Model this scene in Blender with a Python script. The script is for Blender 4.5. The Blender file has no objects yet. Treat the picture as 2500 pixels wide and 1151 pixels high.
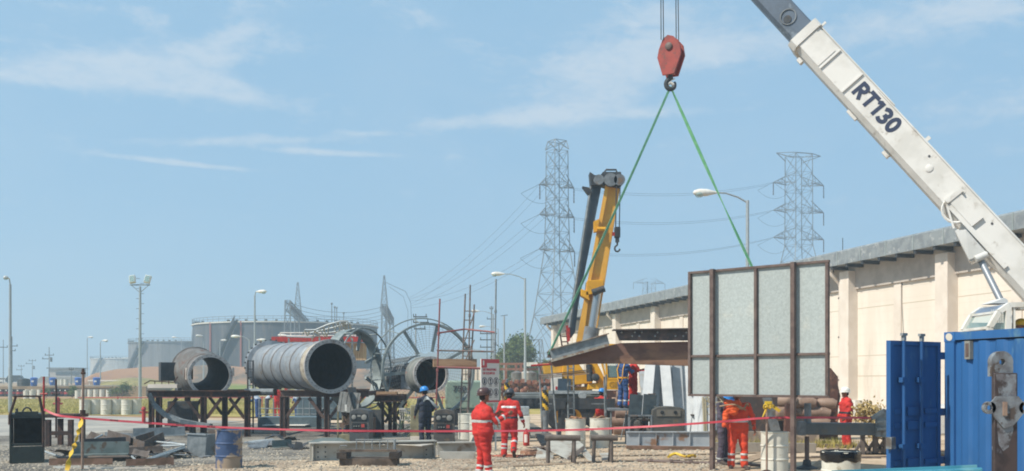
import bpy, bmesh, math, random
from mathutils import Vector, Matrix, noise
random.seed(7)
V = Vector
F, HZ, CX, EYE = 2430.0, 928.0, 1250.0, 2.0
scn = bpy.context.scene
COL = scn.collection
def P(px, py, d): return V(((px-CX)*d/F, d, EYE-(py-HZ)*d/F))
def G(px, d, z=0.0): return V(((px-CX)*d/F, d, z))
def lin(h):
    r = [int(h[i:i+2], 16)/255 for i in (0, 2, 4)]
    return tuple((c/12.92 if c <= .04045 else ((c+.055)/1.055)**2.4) for c in r) + (1,)
# ---------------------------------------------------------------- materials
def M(name, c, c2=None, sc=3.0, lo=.4, hi=.62, rough=.6, metal=0.0, bump=0.0, bsc=None, c3=None, sc3=1.5, lo3=.55, hi3=.66, stretch=(1,1,1), spec=.4, gen=False):
    m = bpy.data.materials.new(name); m.use_nodes = True
    nt = m.node_tree; N = nt.nodes; L = nt.links
    b = N['Principled BSDF']; b.inputs['Roughness'].default_value = rough; b.inputs['Metallic'].default_value = metal
    b.inputs['Specular IOR Level'].default_value = spec
    c = lin(c) if isinstance(c, str) else c
    tc = N.new('ShaderNodeTexCoord')
    mp = N.new('ShaderNodeMapping'); mp.inputs['Scale'].default_value = stretch
    L.new(tc.outputs['Object'], mp.inputs['Vector'])
    def nz(scale, det=7, v=None):
        n = N.new('ShaderNodeTexNoise'); n.inputs['Scale'].default_value = scale; n.inputs['Detail'].default_value = det
        n.inputs['Roughness'].default_value = .62; L.new((v or mp.outputs['Vector']), n.inputs['Vector']); return n
    def mr(src, lo, hi):
        r = N.new('ShaderNodeMapRange'); r.inputs[1].default_value = lo; r.inputs[2].default_value = hi
        r.interpolation_type = 'SMOOTHSTEP'; L.new(src, r.inputs[0]); return r.outputs[0]
    def mix(f, a, bb):
        x = N.new('ShaderNodeMix'); x.data_type = 'RGBA'; L.new(f, x.inputs[0])
        for s, k in ((a, 6), (bb, 7)):
            if isinstance(s, tuple): x.inputs[k].default_value = s
            else: L.new(s, x.inputs[k])
        return x.outputs[2]
    col = c
    if c2:
        n1 = nz(sc); col = mix(mr(n1.outputs[0], lo, hi), c, lin(c2))
        rr = N.new('ShaderNodeMapRange'); rr.inputs[3].default_value = max(.05, rough-.12); rr.inputs[4].default_value = min(1, rough+.15)
        L.new(n1.outputs[0], rr.inputs[0]); L.new(rr.outputs[0], b.inputs['Roughness'])
    if c3:
        n3 = nz(sc3, 9); col = mix(mr(n3.outputs[0], lo3, hi3), col, lin(c3))
    if isinstance(col, tuple): b.inputs['Base Color'].default_value = col
    else: L.new(col, b.inputs['Base Color'])
    if bump:
        n2 = nz(bsc or sc*6, 6, tc.outputs['Object']); bp = N.new('ShaderNodeBump'); bp.inputs['Strength'].default_value = bump
        bp.inputs['Distance'].default_value = .02; L.new(n2.outputs[0], bp.inputs['Height']); L.new(bp.outputs[0], b.inputs['Normal'])
    return m
def glassy(name, c, rough=.08, alpha=.55):
    m = M(name, c, rough=rough, spec=.8); m.node_tree.nodes['Principled BSDF'].inputs['Alpha'].default_value = alpha; return m
# ---------------------------------------------------------------- mesh builder
def basis(d, up=(0, 0, 1)):
    d = V(d).normalized(); up = V(up)
    if abs(d.dot(up.normalized())) > .99: up = V((0, 1, 0)) if abs(d.y) < .9 else V((1, 0, 0))
    s = d.cross(up).normalized(); u = s.cross(d).normalized()
    return d, s, u
class MB:
    def __init__(s): s.v = []; s.f = []; s.m = []; s.k = 0
    def add(s, vs, fs):
        o = len(s.v); s.v += [V(p) for p in vs]; s.f += [tuple(i+o for i in f) for f in fs]; s.m += [s.k]*len(fs); return s
    def box(s, c, d, rz=0, R=None):
        c = V(c); R = R or Matrix.Rotation(rz, 3, 'Z'); h = V(d)/2
        vs = [c + R @ V((x*h.x, y*h.y, z*h.z)) for z in (-1, 1) for y in (-1, 1) for x in (-1, 1)]
        return s.add(vs, [(0,2,3,1),(4,5,7,6),(0,1,5,4),(2,6,7,3),(0,4,6,2),(1,3,7,5)])
    def bar(s, p, q, w, h=None, up=(0,0,1)):
        h = h or w; p = V(p); q = V(q); d, a, u = basis(q-p, up); a = a*w/2; u = u*h/2
        vs = [b + x*a + z*u for b in (p, q) for z in (-1, 1) for x in (-1, 1)]
        return s.add(vs, [(0,1,3,2),(4,6,7,5),(0,4,5,1),(2,3,7,6),(0,2,6,4),(1,5,7,3)])
    def tube(s, pts, r, n=8, cap=True):
        pts = [V(p) for p in pts]; k = len(pts); rs = r if isinstance(r, (list, tuple)) else [r]*k
        vs = []; fs = []; pa = None
        for i, p in enumerate(pts):
            d = (pts[min(i+1, k-1)] - pts[max(i-1, 0)]).normalized()
            if pa is None: _, a, u = basis(d)
            else:
                a = (pa - d*pa.dot(d)).normalized(); u = a.cross(d).normalized()
            pa = a
            for j in range(n):
                t = 2*math.pi*j/n; vs.append(p + (a*math.cos(t)+u*math.sin(t))*rs[i])
        for i in range(k-1):
            for j in range(n):
                j2 = (j+1) % n; fs.append((i*n+j, (i+1)*n+j, (i+1)*n+j2, i*n+j2))
        if cap: fs.append(tuple(range(n))); fs.append(tuple(reversed(range((k-1)*n, k*n))))
        return s.add(vs, fs)
    def lathe(s, prof, n=24, M4=None, closed=False):
        M4 = M4 or Matrix.Identity(4); vs = []; fs = []; k = len(prof)
        for r, z in prof:
            for j in range(n):
                t = 2*math.pi*j/n; vs.append(M4 @ V((r*math.cos(t), r*math.sin(t), z)))
        kk = k if closed else k-1
        for i in range(kk):
            i2 = (i+1) % k
            for j in range(n):
                j2 = (j+1) % n; fs.append((i*n+j, i*n+j2, i2*n+j2, i2*n+j))
        if not closed:
            if prof[0][0] > 1e-5: fs.append(tuple(reversed(range(n))))
            if prof[-1][0] > 1e-5: fs.append(tuple(range((k-1)*n, k*n)))
        return s.add(vs, fs)
    def prism(s, poly, M4, h):           # poly in local xy, extruded along local z 0..h
        n = len(poly); vs = [M4 @ V((x, y, 0)) for x, y in poly] + [M4 @ V((x, y, h)) for x, y in poly]
        fs = [tuple(reversed(range(n))), tuple(range(n, 2*n))] + [(i, (i+1) % n, n+(i+1) % n, n+i) for i in range(n)]
        return s.add(vs, fs)
    def slab(s, pts, thick, d=(0, 1, 0)):  # world polygon given thickness along d
        n = len(pts); d = V(d)*thick; vs = [V(p) for p in pts] + [V(p)+d for p in pts]
        fs = [tuple(range(n)), tuple(reversed(range(n, 2*n)))] + [(i, n+i, n+(i+1) % n, (i+1) % n) for i in range(n)]
        return s.add(vs, fs)
    def ball(s, c, r, n=10, m=6):
        r = V((r, r, r)) if not hasattr(r, '__len__') else V(r); c = V(c)
        vs = [c+V((0, 0, r.z))]; fs = []
        for i in range(1, m):
            for j in range(n):
                a = math.pi*i/m; t = 2*math.pi*j/n
                vs.append(c+V((r.x*math.sin(a)*math.cos(t), r.y*math.sin(a)*math.sin(t), r.z*math.cos(a))))
        vs.append(c-V((0, 0, r.z))); e = len(vs)-1
        for j in range(n):
            j2 = (j+1) % n; fs.append((0, 1+j, 1+j2)); fs.append((e, 1+(m-2)*n+j2, 1+(m-2)*n+j))
            for i in range(m-2): fs.append((1+i*n+j, 1+(i+1)*n+j, 1+(i+1)*n+j2, 1+i*n+j2))
        return s.add(vs, fs)
    def ibeam(s, p, q, dep, wid, t=.014, up=(0, 0, 1)):
        p = V(p); q = V(q); d, a, u = basis(q-p, up)
        for sg in (-1, 1): s.bar(p+u*sg*(dep/2-t/2), q+u*sg*(dep/2-t/2), wid, t, up)
        s.bar(p, q, t, dep-2*t, up); return s
    def each(s, name, mat, parent, k=8, **kw):    # one part per box
        n = len(s.v)//k; fs = len(s.f)//n
        for i in range(n):
            q = MB(); q.v = s.v[i*k:(i+1)*k]; q.f = [tuple(j-i*k for j in f) for f in s.f[i*fs:(i+1)*fs]]; q.m = [0]*fs; q.build(name, mat, parent, **kw)
    def build(s, name, mat, parent=None, at=None, local=False, smooth=True, bevel=0):
        off = V((0, 0, 0))
        if not local:
            o = parent
            while o: off += o.location; o = o.parent
            if at is not None: off = V(at)
        me = bpy.data.meshes.new(name); me.from_pydata([tuple(p-off) for p in s.v], [], s.f)
        mats = mat if isinstance(mat, (list, tuple)) else [mat]
        for m in mats: me.materials.append(m)
        if len(mats) > 1: me.polygons.foreach_set('material_index', s.m)
        bm = bmesh.new(); bm.from_mesh(me); bmesh.ops.recalc_face_normals(bm, faces=bm.faces); bm.to_mesh(me); bm.free()
        if smooth:
            me.polygons.foreach_set('use_smooth', [True]*len(me.polygons)); me.set_sharp_from_angle(angle=.62)
        o = bpy.data.objects.new(name, me); COL.objects.link(o)
        if parent: o.parent = parent
        elif at is not None: o.location = off
        if bevel:
            b = o.modifiers.new('bevel', 'BEVEL'); b.width = bevel; b.segments = 2; b.limit_method = 'ANGLE'; b.angle_limit = .7
        return o
def tag(o, label=None, cat=None, group=None, kind=None):
    if label: o['label'] = label
    if cat: o['category'] = cat
    if group: o['group'] = group
    if kind: o['kind'] = kind
    return o
def T(name, label, cat, loc=(0,0,0), rz=0, group=None):
    o = bpy.data.objects.new(name, None); COL.objects.link(o); o.location = loc; o.rotation_euler.z = rz
    o.empty_display_size = .2; return tag(o, label, cat, group)
def copy_tree(o, parent=None):
    c = o.copy(); COL.objects.link(c); c.parent = parent
    for ch in list(o.children): copy_tree(ch, c)
    return c
def dup(o, loc, rz, label, group=None):
    c = copy_tree(o); c.location = loc; c.rotation_euler.z = rz; c['label'] = label
    if group: c['group'] = group
    return c
def textmesh(body, size, name, mat, parent, loc, R, bold=.0, shear=0, align='LEFT', ext=.004, sx=1.0):
    cu = bpy.data.curves.new(name, 'FONT'); cu.body = body; cu.size = size; cu.offset = bold; cu.extrude = ext; cu.shear = shear; cu.align_x = align
    t = bpy.data.objects.new(name, cu); COL.objects.link(t)
    dg = bpy.context.evaluated_depsgraph_get(); me = bpy.data.meshes.new_from_object(t.evaluated_get(dg))
    bpy.data.objects.remove(t); me.materials.clear(); me.materials.append(mat)
    me.transform(Matrix.Diagonal((sx, 1, 1, 1))); me.transform(Matrix.Translation(loc) @ R.to_4x4())
    o = bpy.data.objects.new(name, me); COL.objects.link(o)
    if parent:
        off = V((0,0,0)); p = parent
        while p: off += p.location; p = p.parent
        me.transform(Matrix.Translation(-off)); o.parent = parent
    return o
def strokes(m, glyph, Mx, w, e=.004):      # flat painted strokes: list of (polyline, closed)
    for k, (pts, cl) in enumerate(glyph):
        n = len(pts); vs = []; idx = range(n)
        for i in idx:
            a = V(pts[(i-1) % n] if cl or i else pts[0]); b = V(pts[i]); c = V(pts[(i+1) % n] if cl or i < n-1 else pts[-1])
            d0 = (b-a).normalized() if (b-a).length > 1e-6 else (c-b).normalized(); d1 = (c-b).normalized() if (c-b).length > 1e-6 else d0
            t = (d0+d1).normalized(); nrm = V((-t.y, t.x)); s = w/2/max(.5, nrm.dot(V((-d0.y, d0.x)))); z = e+k*.0012
            vs += [Mx @ V((b.x+nrm.x*s, b.y+nrm.y*s, z)), Mx @ V((b.x-nrm.x*s, b.y-nrm.y*s, z))]
        m.add(vs, [(2*i, 2*i+1, (2*i+3) % (2*n), (2*i+2) % (2*n)) for i in range(n if cl else n-1)])
def axes(x, y):   # 3x3 with columns x, y, x cross y
    x = V(x).normalized(); y = V(y); y = (y - x*y.dot(x)).normalized(); z = x.cross(y)
    return Matrix((x, y, z)).transposed()
def frameM(o, x, y): return Matrix.Translation(V(o)) @ axes(x, y).to_4x4()
def align_z(o, z):
    d, a, u = basis(z); return Matrix.Translation(V(o)) @ Matrix((a, u, -d)).transposed().to_4x4() if False else Matrix.Translation(V(o)) @ V((0,0,1)).rotation_difference(V(z).normalized()).to_matrix().to_4x4()
# ---------------------------------------------------------------- palette
rustd = M('rust_dark', '4a342c', '2c2422', 6, rough=.85, bump=.3, c3='6b4632')
brown = M('brown_primer', '5d3d33', '46302b', 3, rough=.75, bump=.2, c3='7d5a44', sc3=4)
brownl = M('brown_frame', '66564f', '53443f', 5, rough=.6, bump=.1)
galv = M('galvanised', '8f979a', 'a3a9aa', 14, rough=.5, metal=.25, bump=.1)
galvd = M('galvanised_dull', '6f777b', '878d8f', 5, rough=.6, metal=.2, c3='5c5650', sc3=2)
steelg = M('grey_steel', '747a7e', '5d6266', 4, rough=.6, c3='6a5a4c', sc3=3)
darkst = M('dark_steel', '2e3236', '3e4144', 5, rough=.6, c3='4b3d34', sc3=6)
blackm = M('black_rubber', '222326', '303235', 8, rough=.8)
white = M('white_paint', 'd8d6cf', 'c8c4b9', 3, rough=.5, c3='a89c88', sc3=4, lo3=.62, hi3=.75)
posttan = M('post_tan', '8f7a6c', '7c685c', 6, rough=.7)
drumw = M('pale_drum_paint', 'cbc9bd', 'bebbae', 3, rough=.55, c3='8f8672', sc3=5, lo3=.6, hi3=.72)
wood = M('raw_wood', 'a5876a', '8a6d54', 4, rough=.85, stretch=(1,1,6), bump=.2)
woodd = M('weathered_wood', '6a5c50', '4c423a', 4, rough=.9, stretch=(1,1,1), bump=.3)
yellow = M('yellow_paint', 'd99f1c', 'c88f1a', 3, rough=.45, c3='8f6a24', sc3=3, lo3=.62, hi3=.75)
redp = M('red_paint', 'a92a24', '8c241f', 4, rough=.5, c3='6a3a30', sc3=6)
conc = M('concrete', '9d968a', '87817a', 2, rough=.9, bump=.2)
glass = glassy('cab_glass', '8fb0b0', .05, .45)
# ---------------------------------------------------------------- camera, sky, sun, haze
cam = bpy.data.cameras.new('camera'); co = bpy.data.objects.new('camera', cam); COL.objects.link(co); scn.camera = co
co.location = (0, 0, EYE); co.rotation_euler = (math.pi/2, 0, 0)
cam.sensor_width = 36; cam.lens = F/2500*36; cam.shift_y = (HZ-575.5)/2500; cam.clip_end = 6000
SUN_AZ, SUN_EL = math.radians(240), math.radians(48)     # azimuth clockwise from +Y
sd = V((math.sin(SUN_AZ)*math.cos(SUN_EL), math.cos(SUN_AZ)*math.cos(SUN_EL), math.sin(SUN_EL)))
sl = bpy.data.lights.new('sun', 'SUN'); sl.energy = 4.7; sl.angle = math.radians(.6); sl.color = (1, .93, .82)
so = bpy.data.objects.new('sun', sl); COL.objects.link(so); so.rotation_euler = V((0,0,-1)).rotation_difference(-sd).to_euler(); so.location = (0,0,80)
w = bpy.data.worlds.new('World'); scn.world = w; w.use_nodes = True
N, L = w.node_tree.nodes, w.node_tree.links
bg = N['Background']; bg.inputs['Strength'].default_value = .1
sky = N.new('ShaderNodeTexSky'); sky.sky_type = 'NISHITA'; sky.sun_disc = False; sky.sun_elevation = SUN_EL; sky.sun_rotation = SUN_AZ
sky.air_density = 1.0; sky.dust_density = .2; sky.ozone_density = 2.2; sky.altitude = 0
tc = N.new('ShaderNodeTexCoord'); sp = N.new('ShaderNodeSeparateXYZ'); L.new(tc.outputs['Generated'], sp.inputs[0])
def math_(op, a, b=None, c=None):
    n = N.new('ShaderNodeMath'); n.operation = op
    for i, x in enumerate((a, b, c)):
        if x is None: continue
        if isinstance(x, (int, float)): n.inputs[i].default_value = x
        else: L.new(x, n.inputs[i])
    return n.outputs[0]
az = math_('ARCTAN2', sp.outputs[0], sp.outputs[1]); el = math_('ARCSINE', sp.outputs[2])
cv = N.new('ShaderNodeCombineXYZ'); L.new(az, cv.inputs[0]); L.new(el, cv.inputs[1])
def cloudnoise(scale, sx, sy, tilt, detail=9, off=(0,0,0), dist=.6, r=.6):
    mp = N.new('ShaderNodeMapping'); mp.inputs['Scale'].default_value = (sx, sy, 1); mp.inputs['Rotation'].default_value = (0,0,tilt); mp.inputs['Location'].default_value = off
    L.new(cv.outputs[0], mp.inputs[0]); n = N.new('ShaderNodeTexNoise'); n.inputs['Scale'].default_value = scale; n.inputs['Detail'].default_value = detail
    n.inputs['Roughness'].default_value = r; n.inputs['Distortion'].default_value = dist; L.new(mp.outputs[0], n.inputs[0]); return n.outputs[0]
def blob(px, py, wx, wy, tilt=0.0):        # soft patch of cirrus centred on a direction of the sky
    a0 = math.atan2(px-CX, F); e0 = math.atan((HZ-py)/math.hypot(F, px-CX)); wa = wx/F; we = wy/F
    dx = math_('SUBTRACT', az, a0); dy = math_('SUBTRACT', el, e0)
    c, s_ = math.cos(tilt), math.sin(tilt)
    x = math_('ADD', math_('MULTIPLY', dx, c/wa), math_('MULTIPLY', dy, s_/wa)); y = math_('ADD', math_('MULTIPLY', dx, -s_/we), math_('MULTIPLY', dy, c/we))
    q = math_('ADD', math_('MULTIPLY', x, x), math_('MULTIPLY', y, y)); return math_('POWER', 2.718, math_('MULTIPLY', q, -1.0))
blobs = [(200,175,190,38,.02,1.0),(420,185,170,45,-.12,1.05),(560,220,150,22,-.2,.9),(520,130,90,30,-.1,.8),(370,40,60,26,0,.8),(590,25,80,50,0,.5),(560,85,80,18,.3,.6),
         (620,345,240,13,.07,.95),(900,326,110,8,.0,.7),(820,374,210,8,-.01,1.0),(370,391,150,8,-.04,1.0),(520,408,110,6,-.03,.7),(1030,45,150,30,-.35,.55),(700,110,130,25,0,.5),
         (1480,150,230,55,.12,.8),(1330,285,250,26,.08,.95),(1450,225,180,50,.15,.7),(1750,110,260,50,.05,.75),(1650,275,170,14,0,.6),(1600,40,130,40,0,.6),(2250,50,300,50,.05,.8),(2420,20,120,40,0,.6),(1130,300,120,12,.1,.6),(90,190,120,16,.05,.5),
         (2700,200,400,60,.1,.8),(-400,150,400,60,.1,.7),(100,5,150,14,0,.6)]
tot = None
for px, py, wx, wy, ti, am in blobs:
    b_ = math_('MULTIPLY', blob(px, py, wx, wy, ti), am); tot = b_ if tot is None else math_('ADD', tot, b_)
n1 = cloudnoise(13, 1.0, 2.8, -.12); n2 = cloudnoise(52, 1.0, 2.2, .1, off=(3,1,0)); n3 = cloudnoise(3, 1.0, 2.0, 0, off=(7,2,0))
nn = math_('ADD', math_('MULTIPLY', n1, .6), math_('MULTIPLY', n2, .4))
dens = math_('SUBTRACT', math_('ADD', nn, math_('MULTIPLY', math_('MINIMUM', tot, 1.1), .33)), .60)
mr = N.new('ShaderNodeMapRange'); mr.interpolation_type = 'SMOOTHSTEP'; mr.inputs[1].default_value = -.06; mr.inputs[2].default_value = .34; L.new(dens, mr.inputs[0])
veil = N.new('ShaderNodeMapRange'); veil.inputs[1].default_value = .45; veil.inputs[2].default_value = .8; veil.inputs[4].default_value = .16; L.new(n3, veil.inputs[0])
cl = math_('MINIMUM', math_('ADD', math_('MULTIPLY', mr.outputs[0], .72), veil.outputs[0]), .8)
mx = N.new('ShaderNodeMix'); mx.data_type = 'RGBA'; L.new(cl, mx.inputs[0])
hs = N.new('ShaderNodeMix'); hs.data_type = 'RGBA'; hs.inputs[0].default_value = .85; L.new(sky.outputs[0], hs.inputs[6]); hs.inputs[7].default_value = (2.5, 4.3, 6.0, 1)
L.new(hs.outputs[2], mx.inputs[6]); mx.inputs[7].default_value = (4.9, 5.6, 6.3, 1)
L.new(mx.outputs[2], bg.inputs['Color'])
scn.view_settings.view_transform = 'Standard'; scn.view_settings.look = 'None'; scn.view_settings.exposure = 0.40; scn.view_settings.gamma = 1
scn.cycles.use_denoising = True; scn.cycles.filter_width = 1.9; scn.cycles.max_bounces = 6; scn.cycles.volume_bounces = 1; scn.cycles.transparent_max_bounces = 12
hz = MB().box((0, 700, 31), (1900, 1700, 64)).build('haze', None or M('air', 'ffffff'), at=(0,0,0), smooth=False); tag(hz, kind='stuff')
hm = hz.data.materials[0]; hn = hm.node_tree; hn.nodes.remove(hn.nodes['Principled BSDF'])
pv = hn.nodes.new('ShaderNodeVolumePrincipled'); pv.inputs['Density'].default_value = .0015; pv.inputs['Color'].default_value = (.56, .74, .88, 1); pv.inputs['Anisotropy'].default_value = .2
hn.links.new(pv.outputs[0], hn.nodes['Material Output'].inputs['Volume'])
# ---------------------------------------------------------------- ground
def sheet(name, pts, z, mat, sub=0):
    m = MB(); m.add([(x, y, z) for x, y in pts], [tuple(range(len(pts)))]); o = m.build(name, mat, at=(0,0,0), smooth=False); tag(o, kind='structure'); return o
def groundmat(name, cols, sc, bump, bsc, big=None, st=(1,1,1)):
    m = M(name, cols[0], cols[1], sc, .35, .65, rough=.95, bump=bump, bsc=bsc, c3=cols[2], sc3=.35, lo3=.42, hi3=.62, spec=.1, stretch=st)
    if big:
        nt = m.node_tree; N2, L2 = nt.nodes, nt.links; b = N2['Principled BSDF']; old = b.inputs['Base Color'].links[0].from_socket
        tcn = [n for n in N2 if n.type == 'TEX_COORD'][0]
        v = N2.new('ShaderNodeTexVoronoi'); v.inputs['Scale'].default_value = big[0]; L2.new(tcn.outputs['Object'], v.inputs['Vector'])
        sh = N2.new('ShaderNodeSeparateColor'); L2.new(v.outputs['Color'], sh.inputs[0])
        rr = N2.new('ShaderNodeMapRange'); rr.inputs[3].default_value = 1-big[1]; rr.inputs[4].default_value = 1+big[1]; L2.new(sh.outputs[0], rr.inputs[0])
        mm = N2.new('ShaderNodeMix'); mm.data_type = 'RGBA'; mm.blend_type = 'MULTIPLY'; mm.inputs[0].default_value = 1; L2.new(old, mm.inputs[6]); L2.new(rr.outputs[0], mm.inputs[7])
        ns = N2.new('ShaderNodeTexNoise'); ns.inputs['Scale'].default_value = .75; ns.inputs['Detail'].default_value = 6; ns.inputs['Roughness'].default_value = .7; L2.new(tcn.outputs['Object'], ns.inputs['Vector'])
        r2 = N2.new('ShaderNodeMapRange'); r2.inputs[1].default_value = .5; r2.inputs[2].default_value = .68; r2.inputs[3].default_value = 1.03; r2.inputs[4].default_value = .68; L2.new(ns.outputs[0], r2.inputs[0])
        m4 = N2.new('ShaderNodeMix'); m4.data_type = 'RGBA'; m4.blend_type = 'MULTIPLY'; m4.inputs[0].default_value = 1; L2.new(mm.outputs[2], m4.inputs[6]); L2.new(r2.outputs[0], m4.inputs[7]); L2.new(m4.outputs[2], b.inputs['Base Color'])
    return m
m_grav = groundmat('gravel_mat', ('b09e8a', '8c7a68', 'bfac92'), 14, .9, 45, (22, .35))
m_gravd = groundmat('dark_gravel_mat', ('77726b', '595651', '8b857b'), 10, .7, 40, (18, .3))
m_dirt = groundmat('dirt_mat', ('b5a088', '927e68', 'c2ae96'), 1.6, .5, 30, (30,.12), (.5,1.2,1))
m_far = groundmat('far_dirt_mat', ('9c7a5a', '87684c', 'a58a66'), .8, .2, 8)
m_grass = groundmat('grass_mat', ('9c8f4c', '7d7a3e', 'aa9862'), 1.2, .8, 22)
m_road = groundmat('road_mat', ('98958f', '87857f', 'a5a096'), 2, .2, 40)
sheet('ground', [(-930,-120),(930,-120),(930,1500),(-930,1500)], 0, m_far)
def gx(px, d): return ((px-CX)*d/F, d)
sheet('yard_ground', [(-60,2),(60,2),(60,75),(-3,110),(-8,75),(-12,52),(-30,52),(-60,30)], .012, m_dirt)
sheet('gravel_apron', [(-32,8),(3.0,8),(3.6,21),(1.5,23.5),(1.2,27),(-2,30),(-5,31),(-8,32),(-32,32)], .022, m_grav)
sheet('dark_gravel', [(-32,8),(-9.5,8),(-8.4,20),(-7.4,23.0),(-6.2,24.3),(-3.2,25.2),(-1,27.0),(-.6,32),(1.5,36),(1,44),(-14,46),(-32,42)], .028, m_gravd)
sheet('grass_verge', [(-90,61),(-22,56),(-10,52),(6,60),(6,104),(-90,104)], .016, m_grass)
sheet('road', [(-90,36),(-15.6,35),(-14.6,44),(-12.5,47),(-24,55.5),(-90,59)], .033, m_road)
def scatter(name, n, fx, mat, rmin, rmax, kind='stone', seed=1):
    rnd = random.Random(seed); m = MB()
    for i in range(n):
        x, y = fx(rnd); r = rnd.uniform(rmin, rmax)
        if kind == 'stone':
            R = Matrix.Rotation(rnd.uniform(0, 6.3), 3, 'Z'); h = r*rnd.uniform(.4, .8)
            q = [(-1,-.7,-.3),(1,-.5,-.3),(.8,.8,-.3),(-.6,.9,-.3),(-.6,-.3,.8),(.6,-.4,.9),(.4,.5,.8),(-.3,.6,.6)]
            m.add([V((x, y, .03)) + R @ V((a*r, b*r, c*h)) for a, b, c in q], [(0,1,5,4),(1,2,6,5),(2,3,7,6),(3,0,4,7),(4,5,6,7)])
        else:
            for k in range(7):
                a = rnd.uniform(0, 6.3); l = r*rnd.uniform(.6, 1.2); dx, dy = math.cos(a)*r*.35, math.sin(a)*r*.35; wv = V((-math.sin(a), math.cos(a), 0))*r*.05
                b = V((x+dx*.3, y+dy*.3, 0)); m.add([b-wv, b+wv, b+V((dx, dy, l))], [(0,1,2)])
    o = m.build(name, mat, at=(0,0,0), smooth=False); tag(o, kind='stuff'); return o
m_stone = M('stone_mat', 'aa9f8e', '8a8174', 3, rough=.95, c3='c4b8a2', sc3=2)
o = scatter('loose_gravel', 9000, lambda r: (lambda y: (r.uniform(-1250, 520)*y/F, y))(18+12*r.random()**1.3), m_stone, .012, .04); tag(o, 'pale stones scattered over the gravel yard', 'gravel')
m_straw = M('dry_grass_mat', 'a2954f', '82803e', .3, rough=.9, c3='a8925c', sc3=.15)
o = scatter('dry_grass', 15000, lambda r: (lambda y: (r.uniform(-1260, -250)*y/F, y))(57+46*r.random()), m_straw, .07, .19, 'g', 3); tag(o, 'dry yellow green grass on the verge beyond the yard', 'grass')
for k, (pts, lb) in enumerate((([(3.2,17.5),(5.5,23.5),(8.2,31),(9.5,40)],'a'),([(4.9,17.2),(7.2,23.1),(9.9,30.5),(11.3,40)],'b'),([(-1.2,22.0),(2.5,24.3),(8,25.6),(14,26.2)],'c'),([(-1,23.6),(2.3,25.9),(8,27.3),(14,27.9)],'d'))):
    q = []
    for i in range(25):
        u = i/24*(len(pts)-1); j = min(int(u), len(pts)-2); f = u-j; q.append(V((pts[j][0]*(1-f)+pts[j+1][0]*f+.08*math.sin(i*1.3+k), pts[j][1]*(1-f)+pts[j+1][1]*f, .034+.0006*k)))
    m = MB(); vs = []
    for i, p in enumerate(q):
        d_ = (q[min(i+1,24)]-q[max(i-1,0)]).normalized(); s_ = V((-d_.y, d_.x, 0))*(.17+.04*math.sin(i*2.1)); vs += [p-s_, p+s_]
    m.add(vs, [(2*i,2*i+1,2*i+3,2*i+2) for i in range(24)]); o = m.build('path_track', m_track if k else (globals().__setitem__('m_track', groundmat('track_mat', ('a18d77','8a7662','94806c'), 5, .8, 24, (14,.2))) or m_track), at=(0,0,0), smooth=False); tag(o, kind='structure')
o = scatter('yard_weeds', 350, lambda r: (r.uniform(5.5, 10.5), r.uniform(28.5, 31.5)), m_straw, .12, .3, 'g', 4); tag(o, 'dry weeds growing behind the galvanised framed screen', 'weeds')
# raised terrace on the left, far hills
m = MB(); m.slab([(-180,121,0),(-44.5,121,0),(-44.5,121,1.2),(-180,121,1.2)], 500); o = m.build('terrace', M('terrace_mat', '9a8468', '8a765e', 1, rough=.95), at=(0,0,0)); tag(o, kind='structure')
def ridge(name, pts, mat, dep, seed=0, amp=.35, nx=90, ny=10):
    # pts: (px, d, height) along the crest; sides slope towards and away from the camera
    m = MB(); vs = []; fs = []
    for i in range(nx+1):
        t = i/nx*(len(pts)-1); k = min(int(t), len(pts)-2); u = t-k; a, b = pts[k], pts[k+1]
        px, d, h = [a[j]+(b[j]-a[j])*u for j in range(3)]
        for j in range(ny+1):
            v = j/ny*2-1; y = d+v*dep; hh = max(0, h*min(1, (1-abs(v))*1.6))
            x = (px-CX)*d/F; e = noise.noise(V((x*.15, y*.15, seed)))*amp + noise.noise(V((x*.6, y*.6, seed)))*amp*.4
            vs.append((x, y, max(-.05, hh+e*min(1, hh)) if hh > .02 else -.05))
    for i in range(nx):
        for j in range(ny): q = i*(ny+1)+j; fs.append((q, q+ny+1, q+ny+2, q+1))
    m.add(vs, fs); o = m.build(name, mat, at=(0,0,0)); tag(o, kind='structure'); return o
m_berm = M('berm_mat', '7d6855', '635a50', .5, rough=.95, bump=1, bsc=1.2, c3='97745a', sc3=.12, lo3=.45, hi3=.6)
ridge('earth_berm', [(205,178,.2),(235,178,2.2),(262,178,3.4),(300,180,4.0),(360,182,4.3),(520,185,4.4),(700,187,4.3),(950,190,4.0),(1080,190,2.4),(1130,190,.1)], m_berm, 13, 2)
m_bank = M('bank_mat', '8a8150', '7b7044', .4, rough=.95, c3='6f7a3c', sc3=.1)
ridge('grass_bank', [(235,150,.1),(270,150,1.4),(320,148,2.2),(420,140,1.6),(700,140,1.2),(760,140,.1)], m_bank, 16, 5, .2)
m_hill = M('hill_mat', '6d6a55', '5c5c4c', .02, rough=.95)
ridge('far_hills', [(930,900,2),(985,900,16),(1040,900,26),(1090,900,24),(1150,900,30),(1205,900,24),(1260,900,30),(1340,900,18),(1500,900,10)], m_hill, 120, 9, 4)
ridge('low_hills', [(-200,1200,3),(100,1200,4),(400,1200,2)], m_hill, 100, 3, 1)
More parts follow.
